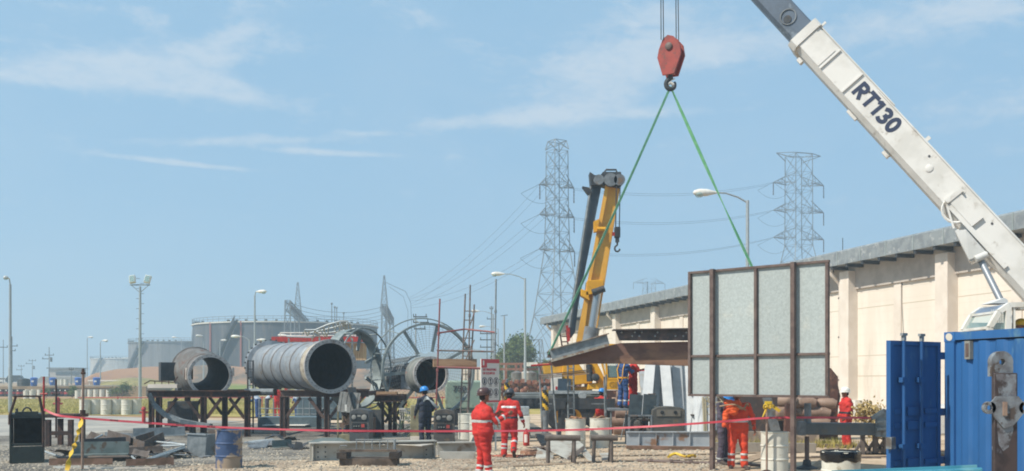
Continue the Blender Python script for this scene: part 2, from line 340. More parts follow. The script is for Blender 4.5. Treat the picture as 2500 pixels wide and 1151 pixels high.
# ---------------------------------------------------------------- storage tanks
def tankmat(name, c, c2, c3): return M(name, c, c2, .35, .35, .6, rough=.8, stretch=(1,1,.07), c3=c3, sc3=1.6, lo3=.5, hi3=.68)
t_dark = tankmat('tank_dark', '545960', '41464d', '6c6661'); t_mid = tankmat('tank_grey', '7c7d7e', '68696c', '5f5a56'); t_pale = tankmat('tank_pale', 'b3b2ac', 'a29f98', '8d877e')
def tank(label, cx, d, R, h, mat, stair, rimc, logo=False, z0=0):
    x = (cx-CX)*d/F; o = V((x, d, z0)); t = T('storage_tank', label, 'storage tank', o, group='storage tanks beyond the earth berm')
    m = MB(); m.lathe([(R, 0), (R, h), (R-.4, h+.02), (0.01, h+R*.05)], 96, Matrix.Translation(o)); m.build('shell', mat, t)
    m = MB(); m.lathe([(R+.02, h-.35), (R+.3, h-.35), (R+.3, h-.05), (R+.02, h-.05)], 96, Matrix.Translation(o), closed=True); m.build('rim', rimc, t)
    m = MB(); n = 72
    ring = lambda rr, z: [o+V((rr*math.cos(6.2832*i/n), rr*math.sin(6.2832*i/n), z)) for i in range(n+1)]
    for z in (h+.55, h+1.1): m.tube(ring(R+.1, z), .05, 4, False)
    for i in range(n): q = ring(R+.1, h-.05)[i]; m.bar(q, q+V((0,0,1.15)), .06)
    m.build('railing', galvd, t)
    m = MB()      # spiral stair with dark stringer
    a0, a1 = stair; k = 40; pts = []
    for i in range(k+1):
        a = math.radians(a0+(a1-a0)*i/k); z = h*i/k; pts.append(o+V((R*math.cos(a), R*math.sin(a), z)))
    for i in range(k):
        p, q = pts[i], pts[i+1]; e = lambda s: (s-o-V((0,0,(s-o).z))).normalized()
        m.add([p+e(p)*.1, q+e(q)*.1, q+e(q)*1.5, p+e(p)*1.5], [(0,1,2,3)])
        m.add([p+e(p)*1.5, q+e(q)*1.5, q+e(q)*1.5+V((0,0,1.3)), p+e(p)*1.5+V((0,0,1.3))], [(0,1,2,3)])
    m.tube([p+(p-o-V((0,0,(p-o).z))).normalized()*1.1+V((0,0,1.1)) for p in pts], .05, 4, False); m.build('spiral_stair', darkst, t)
    m = MB()
    for i in range(26):
        a = -math.pi/2-1.35+i*.105
        if i % 9 > 5: continue
        m.box(o+V(((R-.2)*math.cos(a), (R-.2)*math.sin(a), h+.15)), (.5,.5,.4), a)
    m.each('roof_vent', darkst, t)
    if logo:
        for a_ in (-127, -104): q = o+V(((R+.15)*math.cos(math.radians(a_)), (R+.15)*math.sin(math.radians(a_)), 0)); MB().tube([q, q+V((0,0,h))], .22, 6).build('riser_pipe', M('riser_red','9a5a50',rough=.7) if a_ == -127 else bpy.data.materials['riser_red'], t)
        a = math.radians(-163); c = o+V(((R+.12)*math.cos(a), (R+.12)*math.sin(a), h-3.6)); nrm = V((math.cos(a), math.sin(a), 0)); Mx = align_z(c, nrm)
        b = MB().lathe([(2.5, 0), (2.5, .06), (0.01, .06)], 40, Mx).build('emblem_disc', white, t)
        r = MB()
        for k in range(12): r.add([Mx @ V((q*math.cos(k*.5236+w_), q*math.sin(k*.5236+w_), .1)) for q, w_ in ((.6,-.12),(1.7,-.1),(1.7,.1),(.6,.12))], [(0,1,2,3)])
        r.build('emblem_mark', redp, t)
        m = MB()
        for z in range(0, int(h*2)): m.bar(o+V((-R-.5,-.3,z*.5)), o+V((-R-.5,.3,z*.5)), .05)
        for y in (-.3,.3): m.bar(o+V((-R-.5,y,0)), o+V((-R-.5,y,h)), .08)
        m.build('side_ladder', redp, t)
    return t
tank('large dark streaked storage tank behind the three pipes, with white emblem disc', 700, 244, 22, 15.2, t_dark, (-128, -106), drumw, True)
tank('mid grey storage tank left of the emblem tank, dark stair on its side', 458, 334, 18.6, 14.3, t_mid, (-150, -115), galvd)
tank('small pale storage tank, leftmost and farthest behind the berm', 318, 486, 18, 12.2, t_pale, (-140,-110), white)
# ---------------------------------------------------------------- warehouse
wh_d = V((.2438, -.9698, 0)); wh_n = V((-.9698, -.2438, 0)); WO = V((3.25, 112.8, 0))
def W(s, n, z): return WO + wh_d*s + wh_n*n + V((0, 0, z))
cream = M('cream_wall', 'd9d0c3', 'd2c8ba', .8, rough=.85, bump=.1, c3='aea08f', sc3=1.1, lo3=.53, hi3=.85, stretch=(1,1,.22))
cream2 = M('column_paint', 'd6ccc0', 'ccc1b4', 1, rough=.8, c3='a89a84', sc3=.8, lo3=.6, hi3=.75)
bandg = M('eave_shade_grey', 'b3aaa0', 'a49b92', 1, rough=.85)
LEN = 95.0
wt = T('warehouse', 'long cream warehouse with protruding columns and grey metal eave', 'warehouse', W(0,0,0))
def wbox(m, s0, s1, n0, n1, z0, z1):
    c = W((s0+s1)/2, (n0+n1)/2, (z0+z1)/2); return m.box(c, (s1-s0, n1-n0, z1-z0), R=Matrix((wh_d, wh_n, V((0,0,1)))).transposed())
m = MB(); wbox(m, .8, LEN, -22, -1.2, 0, 8.35); m.build('wall', cream, wt, smooth=False)
m = MB(); wbox(m, .6, LEN, -1.2, -1.05, 7.0, 8.35); m.build('eave_shade_grey', bandg, wt, smooth=False)  # grey band under the eave, with the eave's shadow put into its colour
mm_, jj = MB(), MB()
for k in range(3):
    for z in (2.7, 5.0 if k else 3.55): pass
for z in (2.2, 3.3, 5.9): wbox(jj, .8, LEN, -1.2, -1.196, z, z+.035)
for k in range(0, 24, 2): wbox(jj, 1.2+k*.3, LEN, -1.2, -1.198, 6.75-k*.285, 6.754-k*.285)
jj.build('panel_joints', M('joint_line', 'b3a792', rough=1), wt, smooth=False)  # thin joint lines, a little darker than the wall paint
c0 = 2.0; SP = 8.66
cols = [(112.8-d_)/.9698-.2 for d_ in (110.2, 99.8, 90.8, 81.8, 72.8, 63.8, 54.8, 46.9, 38.6, 30.2, 21.8)]
for i, s in enumerate(cols):
    if s > LEN: break
    m = MB(); wbox(m, s-.45, s+.45, -1.2, -.62, 0, 8.0); m.build('column', cream2, wt, smooth=False)
    if i < len(cols)-1:
        m = MB(); wbox(m, (s+cols[i+1])/2-.3, (s+cols[i+1])/2+.3, -1.2, -1.12, 0, 7.0); m.build('pilaster', cream2, wt, smooth=False)
    m = MB(); wbox(m, s-.7, s+.9, -1.2, -.75, 0, .9); m.build('footing_block', white, wt, smooth=False)
    if i in (0, 2, 6):
        m = MB(); q = lambda ds, n, z: W(s-.8+ds, n, z)
        m.tube([q(0,-.3,8.25), q(0,-.3,8.0), q(0,-.55,7.75), q(0,-.85,7.45), q(0,-.95,7.2), q(0,-.95,0.1)], .13, 10); m.build('downpipe', cream2, wt)
        m = MB()
        for z in (2.0, 4.4, 6.6): m.lathe([(.14,-.04),(.165,-.04),(.165,.04),(.14,.04)], 12, Matrix.Translation(q(0,-.95,z)), closed=True)
        m.build('pipe_clamp', rustd, wt)
fas = M('fascia_metal', '8a8f90', '787d80', 2, rough=.5, metal=.15, c3='a3a5a4', sc3=3)
m = MB()
pr = [(-1.2,8.30),(0,8.30),(0,9.0),(-.12,9.1),(-22,10.6),(-22,8.30)]
vs = [W(-.2, n, z) for n, z in pr] + [W(LEN, n, z) for n, z in pr]; n = len(pr)
m.add(vs, [tuple(range(n)), tuple(range(n, 2*n))] + [(i, (i+1) % n, n+(i+1) % n, n+i) for i in range(n)]); m.build('eave', fas, wt, smooth=False)
m = MB(); s = .5
rr = random.Random(4)
while s < LEN: wbox(m, s, s+.05, -.02, .03, 8.30, 9.03); s += 2.2
m.each('fascia_seam', M('seam_metal', '97a09e', rough=.5, metal=.2), wt, smooth=False)
m = MB(); s = 1.2
while s < LEN: wbox(m, s, s+.18, -1.1, -.05, 8.12, 8.297); s += 1.45
m.each('eave_bracket', darkst, wt, smooth=False)
m = MB()
for s, h in ((15, .9), (31.5,1.0), (49, 1.2), (60,.7)): m.tube([W(s,-.3,9.1), W(s,-.3,9.1+h)], .02, 5)
m.build('roof_rods', darkst, wt)
m = MB(); m.tube([W(64.0,-1.17,7), W(64.02,-1.15,6), W(64.1,-1.17,4.6), W(64.2,-1.17,3.4)], .01, 5); m.build('hanging_wire', darkst, wt)
# ---------------------------------------------------------------- street lamps
def lamp(label, px, d, ytop, arm=0, armdir=(1,0), head='cobra', r=.09, group='street lamps across the yard', hs=1.0):
    b = G(px, d); h = EYE-(ytop-HZ)*d/F; t = T('street_lamp', label, 'street lamp', b, group=group)
    up = V((0,0,h)); m = MB(); m.tube([b, b+V((0,0,h*.35)), b+V((0,0,h*.36)), b+up], [r*1.35, r*1.25, r, r*.8], 8); m.build('pole', galv, t)
    ad = V((armdir[0], armdir[1], 0)).normalized(); L_ = abs(arm)
    e = b+up+ad*L_+V((0,0,.35)) if L_ else b+up
    if L_:
        m = MB(); m.tube([b+up-V((0,0,.1)), b+up+ad*L_*.3+V((0,0,.14)), b+up+ad*L_*.7+V((0,0,.32)), e], [.04,.04,.035,.035], 6); m.build('arm', galv, t)
    h_ = MB(); Mx = frameM(e, ad, V((0,0,1)))
    prof = [(0,.05),(.15,.08),(.45,.16),(.8,.17),(1.0,.10),(1.06,.02)]
    pts = [e+ad*x*hs for x, _ in prof]; h_.tube(pts, [q*hs for _, q in prof], 10); h_.build('lamp_head', white, t)
    g_ = MB(); g_.ball(e+ad*.78*hs-V((0,0,.1*hs)), (.2*hs,.2*hs,.13*hs)); g_.build('lens', glass, t)
    return t
lamp('tall street lamp in front of the warehouse, right of the lattice towers', 1825, 44, 490, 1.35, (-1,.0))
lamp('tall street lamp between the scaffold and the far lattice tower', 1282, 78, 680, 1.6, (-1,0))
lamp('street lamp at the far left edge of the yard, seen end on', 25, 60.5, 695, .2, (.1,-1), hs=.65)
lamp('street lamp rising behind the middle pipe with its head turned right', 622, 91, 722, .15, (1,-.3))
lamp('street lamp with left arm in front of the dark tank', 609, 105, 830, .9, (-1,0), group='low street lamps in front of the tanks')
lamp('street lamp with right arm just left of the middle pipe', 620, 112, 838, 0.3, (1,0), group='low street lamps in front of the tanks')
lamp('street lamp with left arm above the red frame', 722, 120, 826, 1.1, (-1,0), group='low street lamps in front of the tanks')
lamp('slim street lamp on the berm left of the emblem tank', 443, 210, 828, 1.0, (-1,0), r=.1, group='low street lamps in front of the tanks')
lamp('short lamp against the dark tank, right of the small pipe', 537, 170, 836, 0.1, (1,0), r=.09, group='low street lamps in front of the tanks')
lamp('thin lamp above the small pipe', 497, 150, 826, 0.1, (-1,-.4), r=.09, group='low street lamps in front of the tanks')
lamp('slim lamp left of the earth bank, taller of the two', 213, 190, 828, .1, (1,0), group='slim lamps left of the berm')
lamp('slim lamp in front of the pale tank, shorter of the two', 245, 150, 838, .3, (1,-.3), group='slim lamps left of the berm')
lamp('street lamp behind the scaffold, upper arm reaching left', 1204, 120, 767, 1.6, (-1,0), group='lamps behind the scaffold')
lamp('street lamp behind the sign, lower arm reaching left', 1216, 150, 803, 1.8, (-1,0), group='lamps behind the scaffold')
m_ = T('pole', 'plain pole with small crossbar behind the sign board', 'pole', G(1231, 115)); b = G(1231, 115)
MB().tube([b, b+V((0,0,9.4))], .09, 8).build('mast', galv, m_); MB().bar(b+V((-.4,0,9.4)), b+V((.4,0,9.5)), .06).build('crossbar', darkst, m_)
# floodlight mast
b = G(342, 95); h = 2+(928-700)*95/F; t = T('floodlight_mast', 'floodlight mast with two square lamps and climbing pegs', 'floodlight mast', b)
MB().tube([b, b+V((0,0,h*.5)), b+V((0,0,h))], [.17,.14,.11], 8).build('pole', galv, t)
m = MB()
for k in range(17): z = 4+k*.48; sg = 1 if k % 2 else -1; m.bar(b+V((0,0,z)), b+V((sg*.38,0,z)), .035)
m.build('climbing_pegs', darkst, t)
m = MB(); m.bar(b+V((-.95,0,h+.15)), b+V((.95,0,h+.15)), .1); m.bar(b+V((0,0,h-.6)), b+V((-.8,0,h+.1)), .05); m.bar(b+V((0,0,h-.6)), b+V((.8,0,h+.1)), .05); m.build('crossarm', galvd, t)
for sx in (-1, 1):
    R = Matrix.Rotation(sx*.18, 3, 'Y') @ Matrix.Rotation(-.3, 3, 'X'); c = b+V((sx*.72,0,h+.68))
    o = MB().box(c, (.55,.35,.75), R=R).build('floodlight', white, t, bevel=.04); MB().box(c+R@V((0,-.19,0)), (.44,.02,.62), R=R).build('lens', glass, o)
# distant power poles
def ppole(label, px, d, ytop, arms, r=.12, mat=None, tr=False):
    b = G(px, d, 1.2 if d > 125 and px < 200 else 0); h = EYE-(ytop-HZ)*d/F-b.z; t = T('power_pole', label, 'power pole', b, group='distant power poles')
    mat = mat or galvd; r *= .8; MB().tube([b, b+V((0,0,h))], [r, r*.7], 6).build('pole', mat, t)
    for fz, wl, wr in arms:
        m = MB(); z = h*fz; m.bar(b+V((-wl,0,z)), b+V((wr,0,z)), .14)
        for x in (-wl*.9, 0, wr*.9): m.box(b+V((x,0,z+.2)), (.1,.1,.3))
        m.build('crossarm', darkst, t)
    if tr: MB().lathe([(.32,0),(.32,.9),(.1,1.0)], 10, Matrix.Translation(b+V((.35,0,h*.6)))).build('transformer', galvd, t)
ppole('power pole with wide crossarm at the left edge', 8, 200, 830, [(.83,.9,.9)])
ppole('brownish power pole with two crossarms beside the left street lamp', 29, 190, 822, [(.8,.3,1.1),(.7,.2,.7)], .16, rustd)
ppole('power pole with two crossarms and a transformer', 120, 210, 848, [(.78,.9,1.0),(.68,1.5,.5)], .16, tr=True)
ppole('smaller power pole with transformer left of centre pole', 79, 280, 880, [(.98,1,1),(.85,1.9,0)], .14, tr=True)
ppole('smallest power pole with two short crossarms', 52, 300, 893, [(.97,.9,.9),(.75,1.5,.3)], .14)
ppole('short lamp mast with dark square head beyond the drums', 174, 160, 902, [(.98,.35,.35)], .14)
ppole('pale pole with three short crossarms seen through the big ring', 1015, 120, 772, [(.99,.3,1.4),(.92,.3,1.6),(.84,.2,1.2)], .13, galv)
ppole('power pole with small crossarms behind the scaffold', 1189, 140, 812, [(.98,1,1.4),(.88,1,1.2),(.76,1,1.2)], .12)
ppole('tall thin lattice pole behind the right scaffold standard', 1200, 170, 748, [(.97,.3,.3),(.85,.8,.8)], .2, galvd)
# ---------------------------------------------------------------- lattice towers
def lattice(m, q0, q1, nseg, w=.12, wd=.07, sides=4):
    # q0,q1: lists of four corner points bottom and top
    for k in range(4): m.bar(q0[k], q1[k], w)
    for s in range(nseg):
        a = [q0[k].lerp(q1[k], s/nseg) for k in range(4)]; b = [q0[k].lerp(q1[k], (s+1)/nseg) for k in range(4)]
        for k in range(4):
            k2 = (k+1) % 4; m.bar(a[k], b[k2], wd)
            m.bar(a[k2], b[k], wd)
            m.bar(b[k], b[k2], wd)
def sq(c, hw, rot, hd=None):
    hd = hd or hw; R = Matrix.Rotation(rot, 3, 'Z'); return [V(c)+R@V((x*hw, y*hd, 0)) for x, y in ((-1,-1),(1,-1),(1,1),(-1,1))]
pyl = M('pylon_steel', '747b80', '838a8e', 1, rough=.6, metal=.3)
insm = M('insulator', '4a3a36', rough=.5)
def pylon(label, px, d, ys, hws, rot, arms, armlen, top):
    z = lambda y: EYE-(y-HZ)*d/F; b = G(px, d); t = T('lattice_tower', label, 'transmission tower', b, group='high voltage lattice towers')
    m = MB()
    for i in range(len(ys)-1):
        seg = max(1, round(abs(z(ys[i+1])-z(ys[i]))/(hws[i]+hws[i+1])/.95)); lattice(m, sq(b+V((0,0,max(0,z(ys[i])))), hws[i], rot), sq(b+V((0,0,z(ys[i+1]))), hws[i+1], rot), seg, .17 if i == 0 else .14, .06)
    m.build('tower_body', pyl, t)
    R = Matrix.Rotation(rot, 3, 'Z'); tips = []
    for y, al, aw in arms:
        zz = z(y)
        for sg in (-1, 1):
            m = MB(); tip = b+R@V((sg*(aw+al), 0, 0))+V((0,0,zz))
            tips.append(tip)
            for yy in (-1, 1):
                lo = b+R@V((sg*aw*.9, yy*aw*.9, 0))+V((0,0,zz)); hi = lo+V((0,0,2.0))
                m.bar(lo, tip, .13); m.bar(hi, tip, .11)
                for u in (.33,.66): m.bar(lo.lerp(tip,u), hi.lerp(tip,u), .07); m.bar(lo.lerp(tip,u-.33), hi.lerp(tip,u), .07)
            for u in (0,.33,.66): m.bar((b+R@V((sg*aw*.9,-aw*.9,0))+V((0,0,zz))).lerp(tip,u), (b+R@V((sg*aw*.9,aw*.9,0))+V((0,0,zz))).lerp(tip,u), .07)
            a = m.build('crossarm', pyl, t)
            if sg == 1 or y == arms[-1][0]:
                m = MB(); q = tip-V((0,0,.1)); m.tube([q-V((0,0,k*.28)) for k in range(10)], [.12,.07]*5, 6); m.build('insulator', insm, a)
    top(b, R, t, z); return t, tips
def top1(b, R, t, z):
    m = MB(); a = sq(b+V((0,0,z(366))), 1.45, 0.55); lattice(m, a, sq(b+V((0,0,z(345))), 1.15, .55), 1, .13, .09); m.build('peak_cage', pyl, t)
p1, tips1 = pylon('nearer lattice transmission tower left of the yellow crane', 1360, 172, [962, 770, 612, 525, 370], [5.0, 2.9, 1.6, 1.42, 1.35], .55,
      [(612, 2.3, 1.4), (528, 2.3, 1.3), (455, 2.3, 1.25)], 0, top1)
def top2(b, R, t, z):
    m = MB()
    for sg in (-1, 1):
        e = b+R@V((sg*5.2,0,0))+V((0,0,z(378)))
        for yy in (-1,1):
            lo = b+R@V((sg*2.0,yy*1.7,0))+V((0,0,z(392))); hi = b+R@V((sg*2.0,yy*1.7,0))+V((0,0,z(378))); m.bar(lo, e, .12); m.bar(hi, e, .12); m.bar(hi, b+R@V((0,yy*1.7,0))+V((0,0,z(378))), .12)
    m.build('top_crossarm', pyl, t)
p2, tips2 = pylon('farther lattice transmission tower between the lamp and the white boom', 1950, 205, [958, 640, 600, 380], [5.5, 2.6, 2.0, 1.95], .3,
      [(583, 4.0, 1.95), (517, 4.0, 1.95), (450, 4.0, 1.95)], 0, top2)
def top3(b, R, t, z): pass
pylon('far small tower just showing above the warehouse roof', 1585, 420, [950, 705, 690], [6, 2, 2], .3, [(692, 5.5, 1.8)], 0, top3)
pylon('lean lattice mast with pale lower frame left of the warehouse', 1302, 150, [962, 880, 830], [2.3, 1.4, 1.1], .2, [], 0, top3)
def wire(name, label, pts, r=.03, sag=1.0, mat=None):
    m = MB()
    for p, q in pts:
        p, q = V(p), V(q); n = 14
        m.tube([p.lerp(q, i/n)-V((0,0,sag*4*(i/n)*(1-i/n))) for i in range(n+1)], r, 4, False)
    o = m.build(name, mat or darkst, at=(pts[0][0])); tag(o, label, 'power line'); return o
tl = sorted([t for t in tips1], key=lambda q: (round(q.z), q.x)); t2 = sorted([t for t in tips2], key=lambda q: (round(q.z), q.x))
for k, lv in enumerate(('lowest', 'middle', 'highest')):
    wire('power_line', f'{lv} pair of cables strung between the two lattice towers', [(tl[2*k+1], t2[2*k]), (tl[2*k+1]+V((0,0,-.3)), t2[2*k]+V((-.3,2.5,0)))], .022, 1.6)
far_l = P(935, 720, 232)
for k, lv in enumerate(('lowest', 'middle', 'highest')):
    wire('power_line', f'{lv} cables running from the left lattice tower down to the substation', [(tl[2*k], P(1000, 735-k*4, 225)), (tl[2*k]+V((1,2,-.2)), P(1005, 752-k*5, 235))], .022, 2.0)
for k in range(6):
    s = tl[k] if k % 2 == 0 else t2[k-1]; 
    m = MB(); n = 12; q = s+V((-3.2,0,-1.6)); e = s+V((3.0,0,-2.2)); m.tube([q.lerp(e, i/n)-V((0,0,1.4*4*(i/n)*(1-i/n))) for i in range(n+1)], .025, 4, False)
    pr_ = p1 if k % 2 == 0 else p2; m.bar(s, q, .05); m.bar(s, e, .05); m.build('jumper_cable', darkst, pr_)
# ---------------------------------------------------------------- substation
def gantry(label, x0, x1, spire, d0, d1, zt, zb, ncol):
    t = T('substation_gantry', label, 'substation gantry', G(x0, d0), group='substation gantries')
    for k in range(ncol):
        u = k/(ncol-1); d = d0+(d1-d0)*u; b = G(x0+(x1-x0)*u, d); m = MB(); lattice(m, sq(b, .75, .3), sq(b+V((0,0,zt)), .45, .3), 6, .12, .05); m.build('column', pyl, t)
    a = G(x0, d0); e = G(x1, d1); m = MB(); nn_ = 13
    for dz in (zt-1.7, zt-.1):
        for dx in (-.5, .5): m.bar(a+V((dx,0,dz)), e+V((dx,0,dz)), .14)
    for k in range(nn_):
        p = a.lerp(e, k/nn_); q = a.lerp(e, (k+1)/nn_)
        for dx in (-.5,.5): m.bar(p+V((dx,0,zt-1.7)), q+V((dx,0,zt-.1)), .06); m.bar(p+V((dx,0,zt-.1)), q+V((dx,0,zt-1.7)), .06)
        m.bar(p+V((-.5,0,zt-.1)), q+V((.5,0,zt-.1)), .09); m.bar(p+V((-.5,0,zt-1.7)), q+V((.5,0,zt-1.7)), .09)
    m.build('girder', pyl, t)
    px, d, ytop = spire; b = G(px, d); m = MB(); zz = EYE-(ytop-HZ)*d/F; lattice(m, sq(b+V((0,0,zt)), .8, .3), sq(b+V((0,0,zz)), .12, .3), 6, .11, .05); m.build('spire', pyl, t)
    m = MB()
    for k in range(1, 12):
        c = a.lerp(e, k/12)+V((0,0,zt-.2)); m.tube([c, c+V((.5,-.3,-1.2))], [.14,.09], 6)
    m.build('insulators', insm, t)
    return t
gantry('left substation gantry above the red frame, with its spire', 702, 748, (727,225,690), 185, 245, 16.8, 15, 3)
gantry('right substation gantry beside the big steel ring, with its spire', 938, 956, (938,225,673), 205, 250, 17.6, 15, 3)
for k in range(5):
    u = k/4; wire('power_line', ['topmost','second','third','fourth','lowest'][k]+' of the cables strung between the two substation gantries', [(G(705+40*u, 185+60*u, 16.4), G(939+16*u, 205+45*u, 17.2))], .035, 1.6)
m = MB(); q = [P(942,690,228), P(968,702,228), P(990,712,228), P(1003,740,228), P(1005,790,228), P(1003,850,228)]; m.tube(q, .05, 5); m.tube([P(950,700,228), P(985,725,228), P(996,760,228), P(995,850,228)], .04, 5)
o = m.build('power_line', darkst, at=G(1003,228)); tag(o, 'cable drooping from the right gantry down behind the big ring', 'power line')
for k, (px, yt) in enumerate(((810,742),(820,752),(813,750),(833,765))):
    b = G(px+k*2, 230); m = MB(); m.tube([b, P(px+k*2, yt, 230)], .1, 6); m.ball(P(px+k*2, yt, 230), .25); o = m.build('lightning_rod', galvd, at=b); tag(o, ['tallest thin rod behind the dark tank','second thin rod behind the dark tank','thin rod beside the tallest rod behind the dark tank','shortest thin rod behind the dark tank, rightmost'][k], 'lightning rod', 'rods behind the dark tank')
# ---------------------------------------------------------------- trees and shrubs
leafm = M('leaf_mat', '5d6b36', '475628', .9, rough=.8, c3='7d7f4a', sc3=.5); bark = M('bark_mat', '6a5644', '54463a', 4, rough=.95)
def tree(name, label, b, hgt, rad, n, seed, leaf=.16, cat='tree', lobes=9, flat=.75, mat=None):
    rnd = random.Random(seed); t = T(name, label, cat, b); b = V(b); m = MB(); lob = []
    m.tube([b, b+V((.1,.05,hgt*.3)), b+V((-.1,.1,hgt*.6))], [rad*.06, rad*.05, rad*.025], 7)
    for k in range(lobes):
        a = rnd.uniform(0, 6.28); r_ = rad*rnd.uniform(.1,.75); c = b+V((math.cos(a)*r_, math.sin(a)*r_, hgt*rnd.uniform(.35,.85))); lob.append((c, rad*rnd.uniform(.28,.5)))
        m.tube([b+V((0,0,hgt*.25)), b.lerp(c,.6)+V((0,0,hgt*.1)), c], [rad*.03,rad*.02,rad*.008], 5)
    m.build('trunk', bark, t); m = MB()
    for i in range(n):
        c, r_ = lob[rnd.randrange(len(lob))]; d = V((rnd.gauss(0,1), rnd.gauss(0,1), rnd.gauss(0,1)*flat)); d = d.normalized()*r_*rnd.random()**.4*rnd.choice((1,1,1.25))
        p = c+d; a = V((rnd.uniform(-1,1), rnd.uniform(-1,1), rnd.uniform(-1,1))).normalized()*leaf; q = a.cross(V((rnd.uniform(-1,1), rnd.uniform(-1,1), rnd.uniform(-1,1)))).normalized()*leaf*.55
        m.add([p-a, p+q, p+a, p-q], [(0,1,2,3)])
    m.build('crown', mat or leafm, t, smooth=False); return t
tree('tree', 'bushy green tree between the lamp posts and the lattice tower', G(1272, 128), 8.0, 3.8, 7000, 3, .17)
tree('tree', 'lower green tree left of the bushy one, behind the sign', G(1232, 140), 5.2, 3.0, 3500, 5, .18)
tree('tree', 'greyish feathery tree top directly behind the bushy tree', G(1262, 150), 7.9, 2.4, 2200, 8, .14, mat=M('dusty_leaf_mat', '77785a', '66684c', 1, rough=.9))
tree('tree', 'low green tree beside the warehouse corner', G(1318, 135), 5.0, 2.6, 3000, 9, .17)
drym = M('dry_stem_mat', 'b09a68', '96804f', 3, rough=.9)
tree('shrub', 'dry straw coloured shrub against the warehouse wall by the blue door', G(2136, 27.5), 1.55, .75, 1500, 12, .05, 'shrub', 12, 1.3, drym)
tree('shrub', 'small green shrub on the dry slope right of the drums', G(298, 118), 1.5, 1.6, 900, 14, .1, 'shrub', 6)
tree('shrub', 'green shrub beside the banded drums', G(176, 112), 1.3, 1.0, 700, 15, .09, 'shrub', 5)
tree('shrub', 'small green shrub in front of the banded drums', G(112, 112), 1.0, .8, 500, 16, .09, 'shrub', 5)
# ---------------------------------------------------------------- drums
def drum_obj(label, mats, group, lid=True, z=.88, closed=True):
    t = T('steel_drum', label, 'drum', (0,0,0), group=group); m = MB()
    pr = [(.285,0),(.3,.0),(.3,.02),(.29,.03)]
    for zz in (.29,.58): pr += [(.29,zz-.025),(.302,zz-.01),(.302,zz+.01),(.29,zz+.025)]
    pr += [(.29,z-.04),(.29,z-.02),(.302,z-.015),(.302,z)]
    if closed: pr += [(.285,z),(.285,z-.015),(.001,z-.015)]
    else: pr += [(.285,z),(.285,z-.1),(.28,.2),(.001,.2)]
    m.lathe(pr, 28); m.build('drum_body', mats, t, local=True); return t
def banded(label, group):
    t = T('banded_drum', label, 'drum', (0,0,0), group=group); m = MB()
    m.lathe([(.29,0),(.3,.02),(.29,.04),(.29,.29)], 16); m.k = 1; m.lathe([(.292,.29),(.302,.3),(.302,.32),(.292,.34),(.292,.58)], 16); m.k = 0; m.lathe([(.29,.58),(.302,.6),(.29,.63),(.29,.86),(.3,.88),(.001,.87)], 16)
    m.build('drum_body', [blackm, redp], t, local=True)
    MB().add([V((math.sin(a)*.305, -math.cos(a)*.305, z)) for a, z in ((-.5,.68),(0.1,.68),(.1,.8),(-.5,.8))], [(0,1,2,3)]).build('paper_label', white, t, local=True); return t
gd = 'pale drums standing on the grass verge'
names = ['leftmost','second from left','third from left','fourth from left','fifth from left','rightmost']
d0 = drum_obj('x', drumw, gd)
for k, px in enumerate((207, 234, 259, 284, 309, 333)):
    (lambda o: (setattr(o, 'location', G(px, 57+.4*(k % 2))), o.__setitem__('label', names[k]+' pale drum in the front row on the grass'), o.__setitem__('group', gd)))(d0 if k == 0 else copy_tree(d0))
for k, px in enumerate((67, 82, 97)): dup(d0, G(px, 118), 0, ['left','middle','right'][k]+' pale drum in the far trio beside the banded drums', 'pale drums in the far row')
for k, px in enumerate((189, 204, 220, 234, 249, 265)): dup(d0, G(px, 118), 0, names[k]+' pale drum in the far row right of the banded drums', 'pale drums in the far row')
for k, px in enumerate((64, 79, 190)): dup(d0, G(px, 106), 0, ['left pale drum below the far trio','right pale drum below the far trio','lone pale drum below the far row'][k], 'pale drums in the far row')
for k, px in enumerate((144, 151, 161)): dup(d0, G(px, 125, 1.2), 0, ['left','middle','right'][k]+' pale drum on the terrace between blue barrels', 'pale drums on the terrace')
b0 = banded('x', 'drums with a red band'); i = 0
bl = [5, 19, 33, 47, 56, 112, 124, 137, 150, 163, 176]
for k, px in enumerate(bl):
    o = b0 if k == 0 else copy_tree(b0); o.location = G(px, 119.5+(k % 3)*.3); o['label'] = f"black drum with red band, {['first','second','third','fourth','fifth','sixth','seventh','eighth','ninth','tenth','last'][k]} from the left in the far row"; o['group'] = 'drums with a red band'
bluem = M('blue_plastic', '2f62b0', '28559e', 4, rough=.4)
def barrel(label):
    t = T('blue_barrel', label, 'barrel', (0,0,0), group='blue barrels on the terrace'); MB().lathe([(.3,0),(.36,.08),(.4,.5),(.42,.92),(.42,.98),(.3,.98)], 18).build('barrel_body', bluem, t, local=True)
    MB().lathe([(.46,.95),(.46,1.02),(.3,1.1),(.001,1.12)], 18).build('barrel_lid', bluem, t, local=True); MB().box((0,-.41,.62), (.3,.03,.2)).build('barrel_label', white, t, local=True); return t
bb = barrel('x')
for k, (px, dd) in enumerate(((83,125),(129,131),(191,126),(236,123))): (lambda o: (setattr(o,'location',G(px,dd,1.2)), o.__setitem__('label', ['blue lidded barrel beside the dark water tank','blue lidded barrel left of the terrace drums','blue lidded barrel right of the terrace drums','rightmost blue lidded barrel, partly behind the slim lamp'][k])))(bb if k == 0 else copy_tree(bb))
o = MB().lathe([(.75,0),(.75,.1),(.8,.12),(.75,.2),(.75,.4),(.8,.42),(.75,.5),(.75,.8),(.7,.9),(.2,1.02),(.001,1.02)], 24, Matrix.Translation(G(58,126,1.2))).build('water_tank', M('black_plastic', '23282a', '2d3335', 3, rough=.5), at=G(58,126,1.2)); tag(o, 'round black ribbed water tank on the terrace', 'water tank')
